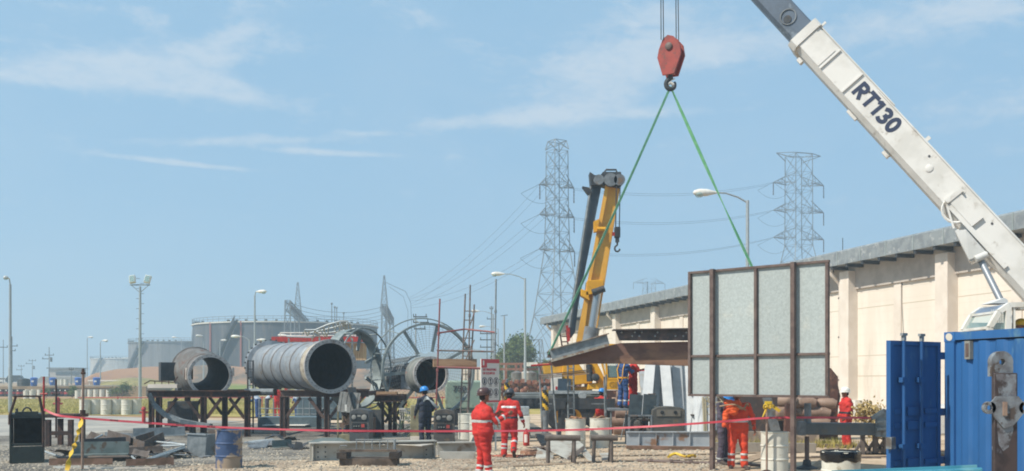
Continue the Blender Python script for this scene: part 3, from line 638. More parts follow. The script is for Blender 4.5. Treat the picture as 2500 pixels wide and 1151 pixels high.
# distant vehicles
def car(name, label, b, mat, L_, h, rz):
    t = T(name, label, name.replace('_', ' '), b, rz); w_ = 1.8
    m = MB(); m.prism([(-L_/2,.35),(L_/2,.35),(L_/2,.85),(L_*.32,.95),(L_*.18,h),(-L_*.36,h),(-L_/2,.95)], Matrix.Translation((0,w_/2,0)) @ Matrix.Rotation(math.pi/2, 4, 'X'), w_); m.build('body', mat, t, local=True)
    MB().box((-L_*.08,0,h*.78), (L_*.42,w_+.04,h*.22)).build('window', blackm, t, local=True)
    for x in (-L_*.32, L_*.32):
        for y in (-.85,.85): MB().lathe([(.34,-.12),(.34,.12),(.001,.12)], 16, Matrix.Translation((x,y,.34)) @ Matrix.Rotation(math.pi/2, 4, 'X')).build('wheel', blackm, t, local=True)
    return t
car('parked_car', 'black off-road car parked beyond the terrace', G(42,230,1.2), M('black_car', '2a2d33', rough=.4), 4.6, 1.85, .2)
car('parked_car', 'small white car parked at the far left', G(11,240,1.2), white, 3.8, 1.35, .1)
bt = T('low_building', 'low grey building with window bands beyond the drums', 'building', G(165,300,1.2)); MB().box(G(165,300,3.2), (7.8,8,4.2)).build('wall', bandg, bt); MB().box(G(165,300,5.5), (8.6,9,.35)).build('roof', galvd, bt)
MB().box(G(165,295.9,3.9), (7.0,.1,.9)).build('window_band', darkst, bt)
m = MB(); m.slab([G(92,260,1.2), G(200,260,1.2), G(200,260,2.6), G(100,260,2.9), G(92,260,2.0)], 10); o = m.build('low_shed', M('shed_roof_mat', '8b857a', rough=.8), at=G(140,260,1.2)); tag(o, 'long low shed roof below the grey building', 'shed')
m = MB(); m.bar(G(105,120.6,1.28), G(297,120.6,1.28), .5, .14); o = m.build('ledge_beam', conc, at=G(200,120.6)); tag(o, 'pale concrete edge beam along the terrace above the drums', 'edge beam')
m = MB(); m.bar(G(215,140,1.9), G(298,140,1.9), .3, .2)
for k in range(4): m.bar(G(218+k*26,140,1.2), G(218+k*26,140,1.85), .12)
o = m.build('pipe_rail', cream2, at=G(250,140,1.2)); tag(o, 'pale horizontal rail above the terrace right of the lamps', 'rail')
# red boundary chain rail and hydrant
m = MB(); m.tube([G(190,72,.72), G(1180,72,.72)], .035, 5)
for k in range(12): q = G(200+k*88,72); m.bar(q, q+V((0,0,.8)), .06)
o = m.build('red_rail', redp, at=G(200,72)); tag(o, 'thin red pipe rail across the verge', 'rail')
def hydrant(label, px, d, s):
    b = G(px, d); t = T('hydrant', label, 'hydrant', b); m = MB(); m.lathe([(.16*s,0),(.16*s,.05*s),(.1*s,.06*s),(.1*s,.7*s),(.13*s,.72*s),(.13*s,.78*s),(.08*s,.88*s),(.001,.92*s)], 14, Matrix.Translation(b)); m.build('barrel', redp, t)
    MB().tube([b+V((-.22*s,0,.6*s)), b+V((.22*s,0,.6*s))], .05*s, 8).build('nozzle', redp, t)
hydrant('red hydrant on the grass beside the thin red post', 141, 55, 1.15); hydrant('small dark red hydrant left of the pipe stand', 351, 46, .85)
for k, (px, yt, dd) in enumerate(((107,920,33),(137,926,34))):
    b = G(px, dd); m = MB(); m.tube([b, P(px, yt, dd)], .035, 7); m.box(b+V((0,0,.02)), (.25,.25,.03)); m.tube([P(px,962,dd)-V((.12,0,0)), P(px,962,dd)+V((.12,0,0))], .03, 6)
    o = m.build('marker_post', rustd if k else redp, at=b); tag(o, ['thin red steel post left of the hydrant','thin dark red post in front of the hydrant'][k], 'post')
# ---------------------------------------------------------------- big pipes on stands
pipem = M('pipe_grey', '8b9196', '787e84', 3, rough=.55, metal=.2, bump=.15, c3='7f7a74', sc3=2.5)
piped = M('pipe_inner', '232529', '191a1e', 4, rough=.9); flgm = M('flange_metal', 'b0aca8', '96918d', 5, rough=.6, c3='7b6a60', sc3=5, lo3=.56, hi3=.7)  # inner walls coloured near black to carry the shade inside the pipes
rustpipe = M('pipe_rusty_grey', '58544f', '6f6e6b', 2.5, rough=.65, bump=.2, c3='5f4a40', sc3=3, lo3=.5, hi3=.66)
def pipe(label, f, b, prof, inner, matout, bolts, rf):
    # prof: list of (r, t) outer profile, t = metres from the front flange; inner: (r front, r back)
    f = V(f); b = V(b); ax = (b-f).normalized(); L_ = (b-f).length; Mx = align_z(f, ax); t = T('pipe_section', label, 'pipe', V((f.x, f.y, f.z-rf)), group='large pipe sections on steel stands')
    MB().lathe(prof, 56, Mx).v
    m = MB(); n = 56; k = len(prof)
    for r, z in prof: m.v += [Mx @ V((r*math.cos(6.2832*j/n), r*math.sin(6.2832*j/n), z)) for j in range(n)]
    for i in range(k-1): m.f += [(i*n+j, i*n+(j+1) % n, (i+1)*n+(j+1) % n, (i+1)*n+j) for j in range(n)]
    m.m = [0]*len(m.f); m.build('pipe_shell', matout, t)
    m = MB(); m.lathe([(inner[0], .02), (inner[0], .3), (inner[1], L_-.3), (inner[1], L_-.01)], n, Mx); m.f = m.f[:-2]; m.m = m.m[:-2]; m.build('inner_wall', piped, t)
    m = MB(); m.lathe([(inner[0]-.01, 0), (rf, 0), (rf, .09), (inner[0]-.01, .09)], n, Mx, closed=True); fo = m.build('front_flange', flgm, t)
    m = MB()
    for j in range(bolts):
        a = 6.2832*j/bolts; m.lathe([(.015,-.015),(.015,0)], 6, Mx @ Matrix.Translation((math.cos(a)*(rf-.06), math.sin(a)*(rf-.06), 0)))
    o_ = m.build('bolts', darkst, fo); tag(o_, kind='stuff'); return t, Mx
f2, b2 = P(808, 895, 33), P(655, 893, 39.4)
L2_ = (b2-f2).length; pr = [(.86,.09),(.84,.1)]
pr += [(.815,.75)]
for k in range(5): z = .85+k*1.15; pr += [(.80,z),(.845,z+.07),(.855,z+.16),(.85,z+.35),(.82,z+.75),(.80,z+1.0)]
pr += [(.82,L2_-.5),(.98,L2_-.45),(.98,L2_-.2),(.9,L2_-.2),(.9,L2_)]
pt2, MX2 = pipe('largest pipe section, ribbed grey with a wide dark mouth, on the middle stand', f2, b2, pr, (.78,.72), pipem, 36, .905)
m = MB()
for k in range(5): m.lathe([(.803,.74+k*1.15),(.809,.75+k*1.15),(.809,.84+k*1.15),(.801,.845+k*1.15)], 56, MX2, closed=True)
MB().lathe([(.842,.095),(.862,.1),(.822,.73),(.812,.73)], 56, MX2, closed=True).build('end_band', M('end_band_mat','a8a08f','8c8273',5,rough=.7,c3='6d5a4c',sc3=5), pt2)
m.each('ridge_shade_band', M('ridge_shade_mat','4c4c4e','62574e',4,rough=.8), pt2, k=224)  # dark rings painted as the shade at the foot of each ridge

m = MB()
for j in range(30):
    a = 6.2832*j/30; m.box((0,0,0), (.07,.05,.06), R=None); vs = m.v[-8:]; c = MX2 @ V((math.cos(a)*1.0, math.sin(a)*1.0, L2_-.32)); m.v[-8:] = [q+c for q in vs]
o = m.build('lug_bolts', darkst, pt2); tag(o, kind='stuff')
f1, b1 = P(513.5, 917.6, 35), P(474, 903, 40.0); L1_ = (b1-f1).length
pr = [(.76,.09),(.70,.1),(.70,.5),(.72,.52),(.72,.56),(.70,.58),(.70,1.6),(.73,1.62),(.73,1.68),(.70,1.7),(.72,2.6),(.86,3.1),(.88,L1_-.5),(.93,L1_-.48),(.93,L1_-.35),(.88,L1_-.33),(.86,L1_-.05),(.62,L1_)]
pt1, MX1 = pipe('smallest and leftmost pipe section, rusty grey, daylight seen through it', f1, b1, pr, (.655,.53), rustpipe, 28, .765)
m = MB(); q = MX1 @ V((-.2,.0,0)); m.box(P(462,913,36.2), (.12,.5,.42)); m.box(P(566,908,36.0), (.1,.3,.3)); m.each('side_lug', cream2, pt1)
m = MB(); c = P(408,908,38.6); m.box(c, (.55,.5,.72), .5); m.box(c+V((.5,-.2,-.55)), (.14,.7,.5), .5); m.build('burner_box', darkst, pt1)
f3, b3 = P(1053, 915, 36.5), P(930, 925, 43.5); L3_ = (b3-f3).length
pr = [(.66,.09),(.64,.1),(.64,.9),(.70,.95),(.70,1.05),(.5,1.1),(.5,2.6),(.53,2.62),(.53,2.7),(.5,2.72),(.5,L3_)]
pt3, MX3 = pipe('rear pipe section with red stained top, ringed by the big steel wheel', f3, b3, pr, (.585,.45), M('pipe_dusty', '6f726f', '80827d', 3, rough=.8, c3='8b4c40', sc3=1.6, lo3=.56, hi3=.66), 20, .67)
m = MB(); L_ = []   # ladder cage along the rear pipe
for a in (-2.6,-2.2,-1.8,-1.4): m.bar(MX3 @ V((math.cos(a)*.75, math.sin(a)*.75, 1.3)), MX3 @ V((math.cos(a)*.75, math.sin(a)*.75, L3_)), .05)
for k in range(18): 
    z = 1.3+k*.32; m.tube([MX3 @ V((math.cos(a/4)*.75, math.sin(a/4)*.75, z)) for a in range(-11,-4)], .02, 4)
m.build('ladder_cage', galvd, pt3)
m = MB(); m.box(MX3 @ V((0,0,2.6)) - V((0,0,.15)), (.5,3.2,.75), R=axes(V((1,0,0)), (b3-f3))); m.build('side_duct', pipem, pt3)
# big steel rings
def ring(label, c, R_, nrm, spokes, hub, rails, mat, a0=0, a1=360, wid=.34, mesh=True, parent_cat='platform ring'):
    c = V(c); nrm = V(nrm).normalized(); Mx = align_z(c, nrm); t = T('platform_ring', label, parent_cat, V((c.x, c.y, max(0, c.z-R_))))
    A = lambda r, a, z: Mx @ V((r*math.cos(math.radians(a)), r*math.sin(math.radians(a)), z)); n = 72
    m = MB(); k = int(n*(a1-a0)/360)
    for i in range(k):
        x, y = a0+(a1-a0)*i/k, a0+(a1-a0)*(i+1)/k
        for (r0, z0, r1, z1) in ((R_-.09,-.03,R_-.09,.03),):
            m.add([A(R_-.08,x,-wid/2),A(R_-.08,y,-wid/2),A(R_-.08,y,wid/2),A(R_-.08,x,wid/2),A(R_,x,-wid/2),A(R_,y,-wid/2),A(R_,y,wid/2),A(R_,x,wid/2)], [(0,3,2,1),(4,5,6,7),(0,1,5,4),(3,7,6,2)])
    m.build('rim', mat, t)
    for s in spokes: MB().bar(A(hub,s,0), A(R_-.08,s,0), .085, .11).build('spoke', mat, t)
    for rr, zz, w_ in rails:
        m = MB(); m.tube([A(rr, a0+(a1-a0)*i/k, zz) for i in range(k+1)], w_, 6)
        for i in range(0, k, 6): a = a0+(a1-a0)*i/k; m.tube([A(R_,a,wid/2), A(rr,a,zz)], w_*.8, 5)
        m.build('hand_rail', mat, t)
    if mesh:
        m = MB()
        for r_ in [hub+.15+i*.085 for i in range(int((R_-hub-.2)/.085))]: m.tube([A(r_, a0+(a1-a0)*i/40, .02) for i in range(41)], .004, 3, False)
        for a in range(int(a0), int(a1), 6): m.bar(A(hub,a,.02), A(R_-.08,a,.02), .008)
        tag(m.build('grating', galvd, t), kind='stuff')
    return t
ringm = M('ring_steel', '848d8c', '6f7878', 3, rough=.55, metal=.2)
rc = P(1046, 905, 37.6)
ring('big spoked steel wheel standing upright around the rear pipe', rc, 1.80, (.33,-.94,0), [48, 98, 142, 205, 250, 310], .72, [(2.02,-.9,.025)], ringm, wid=.24)
ring('narrower steel hoop seen edge on between the two right pipes', P(864, 902, 37.4), 1.50, (.86,-.5,.05), [35, 80, 130, 180, 230, 290], .75, [(1.5,.6,.03)], ringm, mesh=False, wid=.46)
# collapsed lattice and red frame behind the middle pipe
o = T('red_platform', 'red steel frame with white hand rail behind the middle pipe', 'steel frame', G(770,60)); m = MB(); m.bar(P(665,829,60), P(895,829,60), .5, .3); m.build('cross_beam', redp, o)
m = MB()
for px in (700,770,830): m.bar(P(px,834,60), G(px,60), .22)
m.build('uprights', redp, o); m = MB()
for yy in (813, 820): m.tube([P(684,yy,60), P(868,yy,60)], .035, 6)
for px in (684,710,745,790,830,868): m.tube([P(px,813,60), P(px,826,60)], .03, 5)
m.build('hand_rail', white, o)
m = MB(); m.slab([P(842,838,60.2), P(893,838,60.2), P(893,880,60.2), P(842,880,60.2)], .3); m.build('timber_panel', M('timber_panel_mat', 'b09878', '8f6a50', 3, rough=.9, stretch=(6,1,.6)), o)
o = T('bent_lattice', 'heap of bent grey tubular lattice above the middle pipe', 'lattice wreck', G(780,52))
m = MB()
A1 = [P(744,806,50),P(770,806,50),P(800,793,50),P(830,785,50),P(848,785,50),P(862,795,50)]; A2 = [P(755,814,52),P(790,806,52),P(815,800,52),P(850,790,52)]; A3 = [P(700,822,50),P(760,824,50),P(790,815,51),P(866,803,51)]
for q in (A1, A2, A3): m.tube(q, .045, 6)
rnd = random.Random(5)
for k in range(26):
    u = rnd.random()*4.6; i = int(u); a = A1[min(i,4)].lerp(A1[min(i+1,5)], u-i); c = P(a.x*F/50+CX+rnd.uniform(-14,14), rnd.uniform(812,832), 51+rnd.random()); m.tube([a, c], .028, 5)
m.build('tubes', galv, o)
m = MB()
for px in (705, 780, 860): m.bar(P(px,826,51.5), G(px,51.5), .09)
m.build('props', galvd, o)
# steel stands
def beam_(m, a, b, w, h): m.bar(a, b, w, h)
def stand(label, x0, x1, ytop, d, legs, d2, mat=rustd, braces=True, lw=.17, legs2=None):
    b = G((x0+x1)/2, d); t = T('pipe_stand', label, 'steel stand', b, group='steel stands carrying the pipes'); zt = EYE-(ytop-HZ)*d/F
    for dd in (d, d2):
        k = (F/d)/(F/d); X = lambda px: (px-CX)*d/F
        m = MB(); m.ibeam(V((X(x0),dd,zt-.1)), V((X(x1),dd,zt-.1)), .24, .22, .03); m.build('top_beam', mat, t)
        for px in (legs if dd == d or not legs2 else legs2):
            x = X(px) if dd == d or not legs2 else (px-CX)*d2/F; m = MB(); m.ibeam(V((x,dd,0)), V((x,dd,zt-.222)), lw, lw, .03, up=(1,0,0)); m.box((x,dd,.015), (lw+.15,lw+.15,.03)); m.build('leg', mat, t)
            if braces:
                m = MB(); any_ = False
                for sg in (-1,1):
                    e = x+sg*.62
                    if X(x0) <= e <= X(x1): m.bar(V((x+sg*.1,dd,zt-.95)), V((e,dd,zt-.25)), .09, .1); any_ = True
                if any_: m.build('brace', mat, t)
    m = MB()
    for px in (x0+6, x1-6): m.bar(V(((px-CX)*d/F,d+.1,zt-.1)), V(((px-CX)*d/F,d2-.1,zt-.1)), .14, .16)
    m.build('tie_beam', mat, t); return t
stand('dark steel stand under the smallest pipe, cluttered below', 362, 610, 955, 34.6, (388, 497, 604), 38.6, lw=.18, legs2=(370, 458, 549))
stand('brown steel stand with brackets under the largest pipe', 685, 900, 954, 34.4, (690, 798), 38.9, M('stand_brown', '54403a', '64554e', 5, rough=.8), lw=.17, legs2=(700, 779, 850))
stand('steel stand with pale timber packing under the rear pipe', 915, 978, 966, 35.2, (933, 964), 37.5, rustd, lw=.14)
o = MB().bar(P(920,960,35.3), P(970,960,35.3), .3, .1).build('timber_packing', wood, at=P(940,963,35.3)); tag(o, 'pale timber block on top of the stand under the rear pipe', 'timber block')
m = MB(); a = P(560,950,36.5); m.tube([P(598,957,36.2), P(668,957,36.2)], .12, 10); o = m.build('loose_pipe', galvd, at=P(630,960,36.2)); tag(o, 'short grey pipe lying on the stand between two pipe sections', 'pipe')
m = MB()   # curved plate and dark box under the left stand
cp = [P(360,960,33.6),P(372,985,33.8),P(400,1010,34),(P(440,1024,34)),P(480,1032,34.2),P(512,1036,34.2)]
for i in range(5): m.slab([cp[i], cp[i+1], cp[i+1]-V((0,0,.13)), cp[i]-V((0,0,.13))], .35)
o = m.build('curved_plate', galvd, at=G(440,34)); tag(o, 'curved grey steel strip leaning through the left stand', 'steel strip')
m = MB(); m.box(P(447,1003,36.5)-V((0,0,.05)), (.92,.7,.8)); m.box(P(447,1020,36.5)-V((0,0,.25)), (1.1,.8,.1)); m.box(G(425,36.5,.3), (.1,.5,.6)); m.box(G(470,36.5,.3), (.1,.5,.6)); o = m.build('dark_cabinet', darkst, at=G(447,36.5), bevel=.02); tag(o, 'dark steel cabinet under the left stand', 'cabinet')
# ladders / thin frame behind the stands
m = MB()
for px in (605, 618): m.bar(P(px,880,36.9), G(px,36.9), .05)
for k in range(9): z = .3+k*.3; m.bar(G(605,36.9,z), G(618,36.9,z), .03)
o = m.build('ladder', darkst, at=G(611,36.9)); tag(o, 'dark narrow ladder between the left and middle pipes', 'ladder')
m = MB()
for px in (633,648,740,756,668,800): m.tube([P(px,975,44), G(px,44)], .03, 6)
for yy in (998, 1012): m.tube([P(630,yy,44), P(812,yy,44)], .025, 6)
o = m.build('low_guard_rail', galvd, at=G(700,44)); tag(o, 'low tubular rail frame behind the middle stand', 'rail')
# scaffold tower
sct = M('scaffold_tube', '6a6663', '7b706a', 6, rough=.6, metal=.2, c3='7e5040', sc3=5); sctr = M('scaffold_red', '8c4a48', '7a5552', 5, rough=.6)
t = T('scaffold_tower', 'scaffold tower with plank and lattice ladder around the rear pipe', 'scaffold', G(1140,33))
def standard(px, yt, px2, d, mat=sct):
    m = MB(); a = P(px, yt, d); b = G(px2, d); m.tube([b, a], .027, 8); n = int((a-b).length/1.0)
    for k in range(1, n): q = b.lerp(a, k/n); m.tube([q-V((0,0,.05)), q+V((0,0,.05))], .042, 8)
    m.build('standard', mat, t)
standard(1074,730,1062,32.6,sctr); standard(1211,682,1206,32.6,galvd); standard(1148,696,1141,34.2); 
def tubes(name, segs, r=.026, mat=sct):
    m = MB()
    for a, b in segs: m.tube([a, b], r, 7)
    m.build(name, mat, t)
tubes('ledger', [(P(1068,814,32.6), P(1135,804,33.4)), (P(1135,804,33.4), P(1210,812,32.7))], .03, sctr)
tubes('ledger', [(P(1066,856,32.6), P(1206,859,32.6))], .03); tubes('ledger', [(P(1066,897,32.6), P(1176,900,32.6))], .04, sctr)
tubes('ledger', [(P(1062,1050,32.6), P(1206,1052,32.6)), (P(1120,1028,34), P(1206,1020,32.8))], .026)
m = MB()
for px, yt, xb in ((1136,718,1122),(1158,744,1140)): m.tube([G(xb,33.6), P(px,yt,33.6)], .028, 7)
for k in range(15):
    y = 760+k*22; u = (y-718)/400; m.tube([P(1136-14*u,y,33.6), P(1158-17*u,y,33.6)], .018, 6)
m.build('ladder_frame', sct, t)
m = MB(); m.tube([P(1133,838,33.5),P(1160,758,33.5)], .022, 6); m.tube([P(1128,900,33.5),P(1158,830,33.5)], .022, 6); m.build('brace', sct, t)
o = MB().box(P(1110,887,33.0), (1.42,.7,.26), .12).build('plank_box', M('plank_mat', '9c7e63', '84664e', 2, rough=.85, stretch=(.5,1,4)), at=P(1110,897,33)); tag(o, 'wide weathered timber plank lying on the scaffold', 'plank')
# ---------------------------------------------------------------- welding machines
panelm = M('machine_grey', '4c4f50', '424446', 4, rough=.5, c3='5c5348', sc3=5); panelb = M('control_panel', '26282a', rough=.4); dial = M('dial_grey', '83827c', rough=.4); innr = M('engine_brown', '5b4638', '3b332e', 6, rough=.7)
def welder(label, b, rz, s=1.0, lid=True, body=panelm):
    t = T('welding_machine', label, 'welding machine', b, rz, group='engine driven welding machines'); w_, h, l = .62, 1.12, 1.5
    m = MB(); prof = [(-w_/2,.12),(w_/2,.12),(w_/2,h-.12)]+[(w_/2*math.cos(a)*1.0, h-.12+.12*math.sin(a)) for a in [math.pi*k/8 for k in range(1,8)]]+[(-w_/2,h-.12)]
    m.prism(prof, Matrix.Translation((0,-l/2,0)) @ Matrix.Rotation(math.pi/2,4,'X') @ Matrix.Scale(-1,4,V((0,0,1))), .5); m.build('front_cover', body, t, local=True, bevel=.012)
    m = MB(); 
    MB().box((0,-l/2-.012,.86), (.5,.02,.22)).build('upper_panel', panelb, t, local=True)
    MB().box((0,-l/2-.012,.55), (.44,.02,.26)).build('lower_panel', panelb, t, local=True)
    D_ = lambda x, z, r: MB().lathe([(r,0),(r,.02),(r*.6,.03),(.001,.03)], 16, align_z((x,-l/2-.022,z),(0,-1,0)))
    for x, z, r in ((-.16,.86,.07),(.16,.86,.085)): D_(x,z,r).build('dial', dial, t, local=True)
    MB().box((0,-l/2-.026,.9), (.1,.01,.06)).build('name_plate', dial, t, local=True)
    MB().box((.12,-l/2-.026,.6), (.1,.01,.1)).build('label_plate', M('label_red', 'a04038') if 'label_red' not in bpy.data.materials else bpy.data.materials['label_red'], t, local=True)
    for x in (-.15,-.08,0): D_(x,.58,.02).build('switch', dial, t, local=True)
    m = MB(); m.box((0,.28,.09), (w_+.04,l-.5,.1)); m.box((0,0,.05), (w_-.1,l,.1)); m.build('base_frame', M('base_cream','8a8468','6f6a55',4,rough=.7) if 'base_cream' not in bpy.data.materials else bpy.data.materials['base_cream'], t, local=True)
    m = MB(); m.box((0,.15,.62), (.5,.3,.4)); m.lathe([(.16,-.1),(.16,.1),(.001,.1)], 16, align_z((.0,-.05,.45),(0,1,0))); m.box((-.05,.45,.5), (.4,.3,.55)); m.tube([(-.2,-.1,.9),(-.22,.2,.75),(.1,.4,.8),(.15,.55,.5)], .03, 6); m.lathe([(.12,0),(.14,.1),(.12,.2)], 14, align_z((-.18,.0,.75),(1,0,0))); m.build('engine', innr, t, local=True)
    m = MB(); m.box((-w_/2+.02,.73,.6), (.04,.04,.95)); m.box((w_/2-.02,.73,.6), (.04,.04,.95)); m.box((0,.75,.6), (w_-.1,.02,.9)); m.build('rear_frame', body, t, local=True)
    if lid:
        m = MB(); R = Matrix.Rotation(-.28,3,'Y'); m.box((-w_/2-.13,.25,1.42), (.02,.95,.72), R=R); m.build('raised_hood', body, t, local=True)
    return t
MID = -.5
welder('welding machine with raised ribbed hood, just right of the middle pipe', G(893,31.2), -.12)
welder('welding machine beside the man in dark overalls', G(1085,30.6), .05, lid=False, body=M('machine_brown', '54504c', '48433f', 4, rough=.55, c3='6a5c4c', sc3=5))
def hoodpanel(label, px, py, d, w_, h, a, lean, mat=panelm):
    R = Matrix.Rotation(a,3,'Z') @ Matrix.Rotation(lean,3,'X') @ Matrix.Rotation(.08,3,'Y'); m = MB(); m.box(P(px,py,d), (w_,.03,h), R=R)
    for k in range(4): m.box(P(px,py,d)+R@V((-w_/2+w_*(k+.5)/4,-.02,0)), (.015,.02,h*.98), R=R)
    return m
# left engine bay + hood of the first machine (hinged side cover open to the left)
t = T('engine_cabinet', 'open engine cabinet with rusty engine and lifted cover, left of the first welding machine', 'engine cabinet', G(848,31.6)); b = G(848,31.6)
m = MB()
for x in (-.3,.28): m.box(b+V((x,0,.6)), (.05,.06,1.2)); m.box(b+V((x,.9,.6)), (.05,.06,1.2))
m.box(b+V((0,.45,.12)), (.62,.96,.24)); m.build('frame', bpy.data.materials['base_cream'], t)
m = MB(); rnd = random.Random(3)
for k in range(16): m.box(b+V((rnd.uniform(-.18,.18), rnd.uniform(.2,.6), rnd.uniform(.3,1.05))), (rnd.uniform(.08,.25),rnd.uniform(.08,.25),rnd.uniform(.06,.25)), rnd.random())
m.tube([b+V((-.2,.1,1.0)), b+V((-.05,.05,.7)), b+V((.1,.08,.8)), b+V((.2,.1,.4))], .025, 6); m.lathe([(.14,0),(.14,.1),(.001,.1)], 14, align_z(b+V((.1,.1,.7)),(0,-1,0))); m.build('engine', innr, t)
hoodpanel('', 852, 983, 31.2, .66, .66, -.1, -.3).build('lifted_cover', M('hood_mat','6b6c69','5a5b58',5,rough=.5,c3='4a3d33',sc3=6), t)
MB().box(P(846,996,31.0)-V((0,.12,.0)), (.06,.01,.2)).build('white_stencil', white, t)
t = T('machine_housing', 'cream side housing left of the second welding machine', 'machine housing', G(1018,31)); b = G(1018,31)
MB().box(b+V((0,0,.72)), (.36,.5,1.0)).build('housing', bpy.data.materials['base_cream'], t, bevel=.02); MB().box(b+V((.05,-.1,.15)), (.44,.5,.22)).build('battery_tray', cream2, t)
# generator with open lid on the right
t = T('generator', 'large generator with two open lid panels and exposed engine on a steel beam', 'generator', G(1595,30.5)); b = G(1595,30.5); zb = EYE-(1086-HZ)*30.5/F
m = MB(); w_ = .98; l = 1.3
prof = [(-.5,0),(.5,0),(.5,1.05)]+[(.5*math.cos(a), 1.05+.13*math.sin(a)) for a in [math.pi*k/10 for k in range(1,10)]]+[(-.5,1.05)]
S = lambda x, y, z: b+V((x,y,zb+z))
m.prism(prof, Matrix.Translation(S(.42,-.3,0)) @ Matrix.Rotation(math.pi/2,4,'X') @ Matrix.Scale(-1,4,V((0,0,1))), .6); m.build('front_cover', M('gen_grey','55544f','494844',4,rough=.5,c3='6a5c4a',sc3=5), t, bevel=.015)
MB().box(S(.42,-.318,.98), (.72,.02,.2)).build('gauge_panel', M('gauge_panel_mat','6b665d',rough=.5), t)
for x in (.22,.62): MB().lathe([(.055,0),(.055,.02),(.001,.03)], 16, align_z(S(x,-.33,1.0),(0,-1,0))).build('gauge', panelb, t)
m = MB(); m.box(S(-.78,-.28,.45), (.06,.06,.9)); m.box(S(-.1,-.29,.45), (.05,.06,.9)); m.box(S(-.78,.5,.45), (.06,.06,.9)); m.box(S(-.43,.52,.45), (.7,.03,.9)); m.box(S(-.44,-.28,.9), (.74,.06,.05)); m.box(S(-.44,.1,.02), (.74,.8,.04)); m.build('frame', steelg, t)
m = MB(); m.lathe([(.2,0),(.22,.04),(.2,.12),(.1,.14)], 20, align_z(S(-.55,-.12,.6),(-.5,-1,0))); m.lathe([(.24,0),(.25,.05),(.24,.2),(.12,.24),(.001,.24)], 22, align_z(S(-.2,.05,.3),(-.4,-1,0)))
rnd = random.Random(8)
for k in range(12): m.box(S(rnd.uniform(-.6,-.2), rnd.uniform(0,.35), rnd.uniform(.1,.8)), (rnd.uniform(.1,.3),rnd.uniform(.1,.3),rnd.uniform(.06,.2)), rnd.random())
m.tube([S(-.3,-.2,.85), S(-.45,-.2,.7), S(-.3,-.22,.5), S(-.5,-.2,.3)], .03, 7); m.tube([S(-.1,-.15,.75), S(-.3,-.15,.78), S(-.6,-.1,.76)], .045, 8); m.build('engine', M('engine_grey','5e5a54','3a3733',6,rough=.5,metal=.3,c3='6b4c38',sc3=5), t)
lidm = M('lid_mat','6e716d','5c5e5b',3,rough=.45,c3='7b7566',sc3=4)
for x in (-.53,-.1):
    R = Matrix.Rotation(.1,3,'Y') @ Matrix.Rotation(-.22,3,'X'); MB().box(S(x,.1,1.2), (.415,.03,.68), R=R).build('open_lid', lidm, t)
o = MB().lathe([(.1,0),(.1,.3),(.07,.34),(.03,.36),(.03,.42),(.001,.42)], 16, Matrix.Translation(S(-.52,-.42,0))).build('fuel_can', redp, at=S(-.52,-.42,0)); tag(o, 'small red and white canister in front of the generator engine', 'canister')
MB().add([S(-.52,-.42,0)+V((math.sin(a)*.102,-math.cos(a)*.102,z)) for a,z in ((-.9,.04),(-.45,.04),(.1,.04),(.1,.3),(-.45,.3),(-.9,.3))], [(0,1,4,5),(1,2,3,4)]).build('label', white, o)
# dark green box machine far left with V shaped lifting arms
t = T('open_generator_box', 'dark green machine box with open black front and lifting frame', 'machine box', G(65,23.5)); b = G(65,23.5); gm = M('dark_green_paint','2b3430','232a28',4,rough=.5,c3='3b3f38',sc3=5)
m = MB(); W_ = .37
for sx in (-1,1): m.box(b+V((sx*.345,.55,.62)), (.04,1.1,1.16))
m.box(b+V((0,.55,1.17)), (.65,1.1,.05)); m.box(b+V((0,.02,.22)), (.65,.04,.42)); m.box(b+V((0,.55,.05)), (.65,1.02,.06)); m.box(b+V((0,.03,.47)), (.65,.05,.06)); m.box(b+V((0,.03,1.12)), (.65,.05,.05)); m.build('housing', gm, t, bevel=.01)
MB().box(b+V((0,1.06,.78)), (.64,.02,.75)).build('inner_back', blackm, t); MB().box(b+V((0,.05,1.22)), (.5,.1,.06)).build('top_plate', gm, t)
m = MB(); m.tube([b+V((-.1,.3,1.2))]+[b+V((math.cos(a)*.1,.3,1.2+math.sin(a)*.14)) for a in [3.14-k*.39 for k in range(9)]], .02, 6); m.tube([b+V((-.22,.3,1.2)), b+V((-.22,.3,1.32))], .03, 8); m.build('lifting_eye', darkst, t)
m = MB(); m.tube([b+V((-.36,.0,.95)), b+V((-.36,0,1.15)), P(41,970,23.5)], .03, 6); m.tube([b+V((.36,0,.4)), b+V((.36,0,1.15)), P(93,968,23.5), P(104,1030,23.5)], .03, 6); m.tube([P(36,968,23.5), P(98,968,23.5)], .025, 6); m.build('lifting_frame', rustd, t)
t.rotation_euler.z = .42
# small brown stand, left
b = G(140,29.5); t = T('small_stand', 'low dark brown steel stand under the red tape', 'steel stand', b); zt = .93; xs = [(px-CX)*29.5/F for px in (118, 173)]
for x in xs:
    for y in (29.5, 30.3): MB().box((x,y,zt/2-.05), (.13,.13,zt-.12)).build('leg', rustd, t)
m = MB(); m.box(((xs[0]+xs[1])/2-.05,29.9,zt), (1.05,1.0,.1)); m.build('top', rustd, t); MB().box(((xs[0]+xs[1])/2,29.5,.42), (xs[1]-xs[0]-.135,.1,.12)).build('cross_bar', rustd, t)
